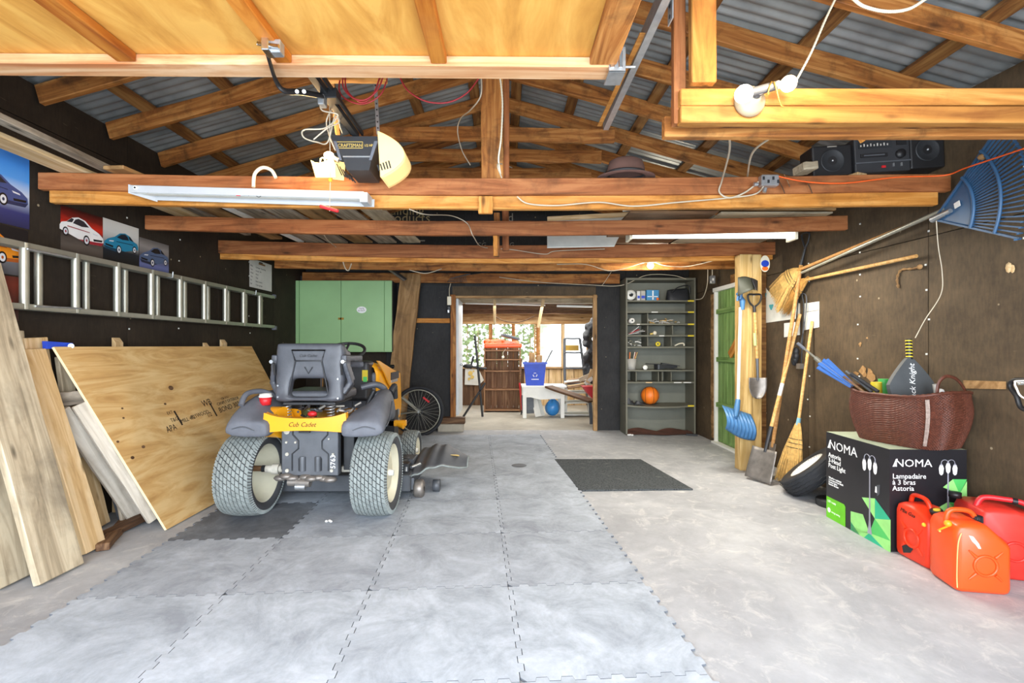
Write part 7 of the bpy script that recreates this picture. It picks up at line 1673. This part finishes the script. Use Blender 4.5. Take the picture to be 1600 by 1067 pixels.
b = MB(); b.grid(lambda u, v: Vector((at(864, 0, 8.7).x, 8.78, 0))+Vector((.13*sin(pi*v)*cos(2*pi*u)*(1+.08*sin(10*pi*u)), .11*sin(pi*v)*sin(2*pi*u), .15-.145*cos(pi*v)+.02*sin(8*pi*u)*v)), 30, 12, plain('light_blue_film', '3a8ad0', .3), cu=True); tag(b.build('blue_bag'), 'shiny light blue plastic bag under the white table', 'bag')
# weathered plank, red tray and clutter on the right
lumber('weathered_plank', at(857, 604, 8.3), at(925, 627, 7.75), .22, .035, M_BRNW, None, up=(0, 0, 1), label='weathered brown plank slanting down from the white table', cat='plank')
ws = thing('work_stand', at(905, 650, 8.7), 'white slatted stand behind the weathered plank in the back room', 'stand')
for (a_, c_) in (((882, 612), (925, 612)), ((882, 628), (920, 627)), ((880, 646), (922, 646))): lumber('slat', at(*a_, 8.9), at(*c_, 8.9), .35, .03, M_FOAM, ws)
for x in (884, 921): lumber('leg', (at(x, 0, 8.95).x, 8.95, 0), (at(x, 0, 8.95).x, 8.95, .62), .05, .05, M_WHT, ws)
lumber('leg', at(922, 628, 7.85), Vector((at(925, 0, 7.7).x, 7.75, .02)), .05, .04, M_GUN, ws)
b = MB(); b.prism([(0, 0), (.24, 0), (.24, -.22), (.16, -.20), (.09, -.12)], frame(at(907, 602, 8.2), (1, 0, 0), (0, -1, 0)), .25, M_RED); tag(b.build('red_tub', bevel=.01), 'red plastic tub edge by the right jamb of the opening', 'tub')
random.seed(13)
for i in range(9):
    y = 591+1.3*i+random.uniform(-2, 2); lumber('scrap_board', at(random.uniform(880, 892), y+4, 9.0-.05*i), at(random.uniform(912, 926), y, 9.0-.05*i), random.uniform(.08, .16), .022, random.choice([M_PINE, M_OLDP, M_FOAM, M_BRNW]), None, wob=.004,
           label='thin scrap board in the back room heap, %s from the bottom' % ['lowest piece', 'second', 'third', 'fourth', 'fifth', 'sixth', 'seventh', 'eighth', 'topmost piece'][8-i], cat='board', group='scrap boards heaped in the back room')
sl = thing('step_ladder', at(903, 575, 9.6), 'grey step ladder standing before the right back room window', 'step ladder')
for (a_, c_) in (((883, 640), (882, 529)), ((921, 640), (906, 529))): lumber('rail', at(a_[0], 645, 9.4), at(*c_, 9.5), .05, .03, M_GUN, sl, up=(0, 1, 0))
for y, xa_, xb_ in ((529, 882, 906), (551, 882, 910), (575, 882, 913), (600, 883, 916)): lumber('step', at(xa_, y, 9.45), at(xb_, y, 9.45), .12, .03, M_GUN, sl)
b = MB(); b.bb(tuple(at(884, 548, 9.45)), tuple(at(904, 539, 9.47)), M_BRASS); b.build('label_plate', sl)
b = MB()
for k, (x, y, r, m) in enumerate(((922, 515, .12, M_BLK2), (918, 530, .13, M_GUN2), (925, 545, .13, M_GUN2), (916, 560, .12, M_BLK2), (921, 575, .12, M_GUN2), (928, 505, .1, M_GUN), (924, 590, .1, M_PAPER), (925, 560, .09, M_FOAM), (915, 580, .08, M_BLK2))):
    b.sph(at(x, y, 8.6), r, m, 10, (.7, .8, 1.2))
o = b.build('hanging_clothes'); m = o.modifiers.new('r', 'REMESH'); m.mode = 'VOXEL'; m.voxel_size = .022; m.use_smooth_shade = True; m = o.modifiers.new('d', 'DISPLACE'); tx_ = bpy.data.textures.new('fold', 'CLOUDS'); tx_.noise_scale = .12; m.texture = tx_; m.strength = .14; tag(o, 'dark clothes and bags hanging on the right side of the back room', 'clothes', kind='stuff')
for i, (a_, c_, m_) in enumerate((((918, 598), (926, 577), M_PINE), ((905, 594), (926, 584), M_PINE2), ((914, 600), (926, 590), M_FOAM))): lumber('leaning_slat', at(*a_, 8.4), at(*c_, 8.4), .07, .02, m_, None, up=(0, 1, 0), label=['short pale slat', 'long pale slat', 'whitish slat low down'][i]+' leaning by the right jamb in the back room', cat='slat')
# easel frame and picture at left
ea = thing('tripod_easel', at(748, 640, 8.6), 'dark metal easel with crossing legs left of the brown bookcase', 'easel')
for (a_, c_) in (((742, 524), (754, 651)), ((758, 598), (724, 651)), ((725, 571), (760, 576)), ((735, 576), (740, 556))):
    b = MB(); b.tube([at(*a_, 8.6), at(*c_, 8.6)], .02, M_BLK2, 6); b.build('strut', ea)
b = MB(); b.sph(at(731, 572, 8.6), .06, M_BLK2, 10, (1.6, .7, .7)); b.build('clamp', ea)
b = MB(); q = [at(726, 601, 10.34), at(748, 602, 10.34), at(756, 594, 10.34), at(748, 577, 10.34), at(727, 575, 10.34)]; b.add(q+[v+Vector((0, .02, 0)) for v in q], [(0, 1, 2, 3, 4), (9, 8, 7, 6, 5)]+[(i, 5+i, 5+(i+1) % 5, (i+1) % 5) for i in range(5)], M_FOAM); o = tag(b.build('canvas_picture'), 'small canvas with yellow flowers behind the dark easel', 'picture')
b = MB()
for x, y, r in ((735, 583, .05), (738, 589, .04), (733, 592, .03), (740, 580, .02)): b.prism(circ(r, 10), frame(at(x, y, 10.33), (1, 0, 0), (0, -1, 0)), .002, M_GOLD)
b.build('painted_flowers', o)
cable('cable', [at(773, 494, 8.2), at(790, 502, 8.2), at(812, 503, 8.2), at(835, 494, 8.2)], .008, M_BRNW, 'brown cable sagging under the back room ceiling')
stick('white_tube', at(727, 474, 8.6), at(852, 477, 8.6), .014, M_WHT, 'long white tube fixed under the back room ceiling', 'tube')
stick('white_tube', at(870, 478, 8.3), at(928, 479, 8.3), .02, M_WHT, 'short thick white tube under the back room ceiling at right', 'tube')
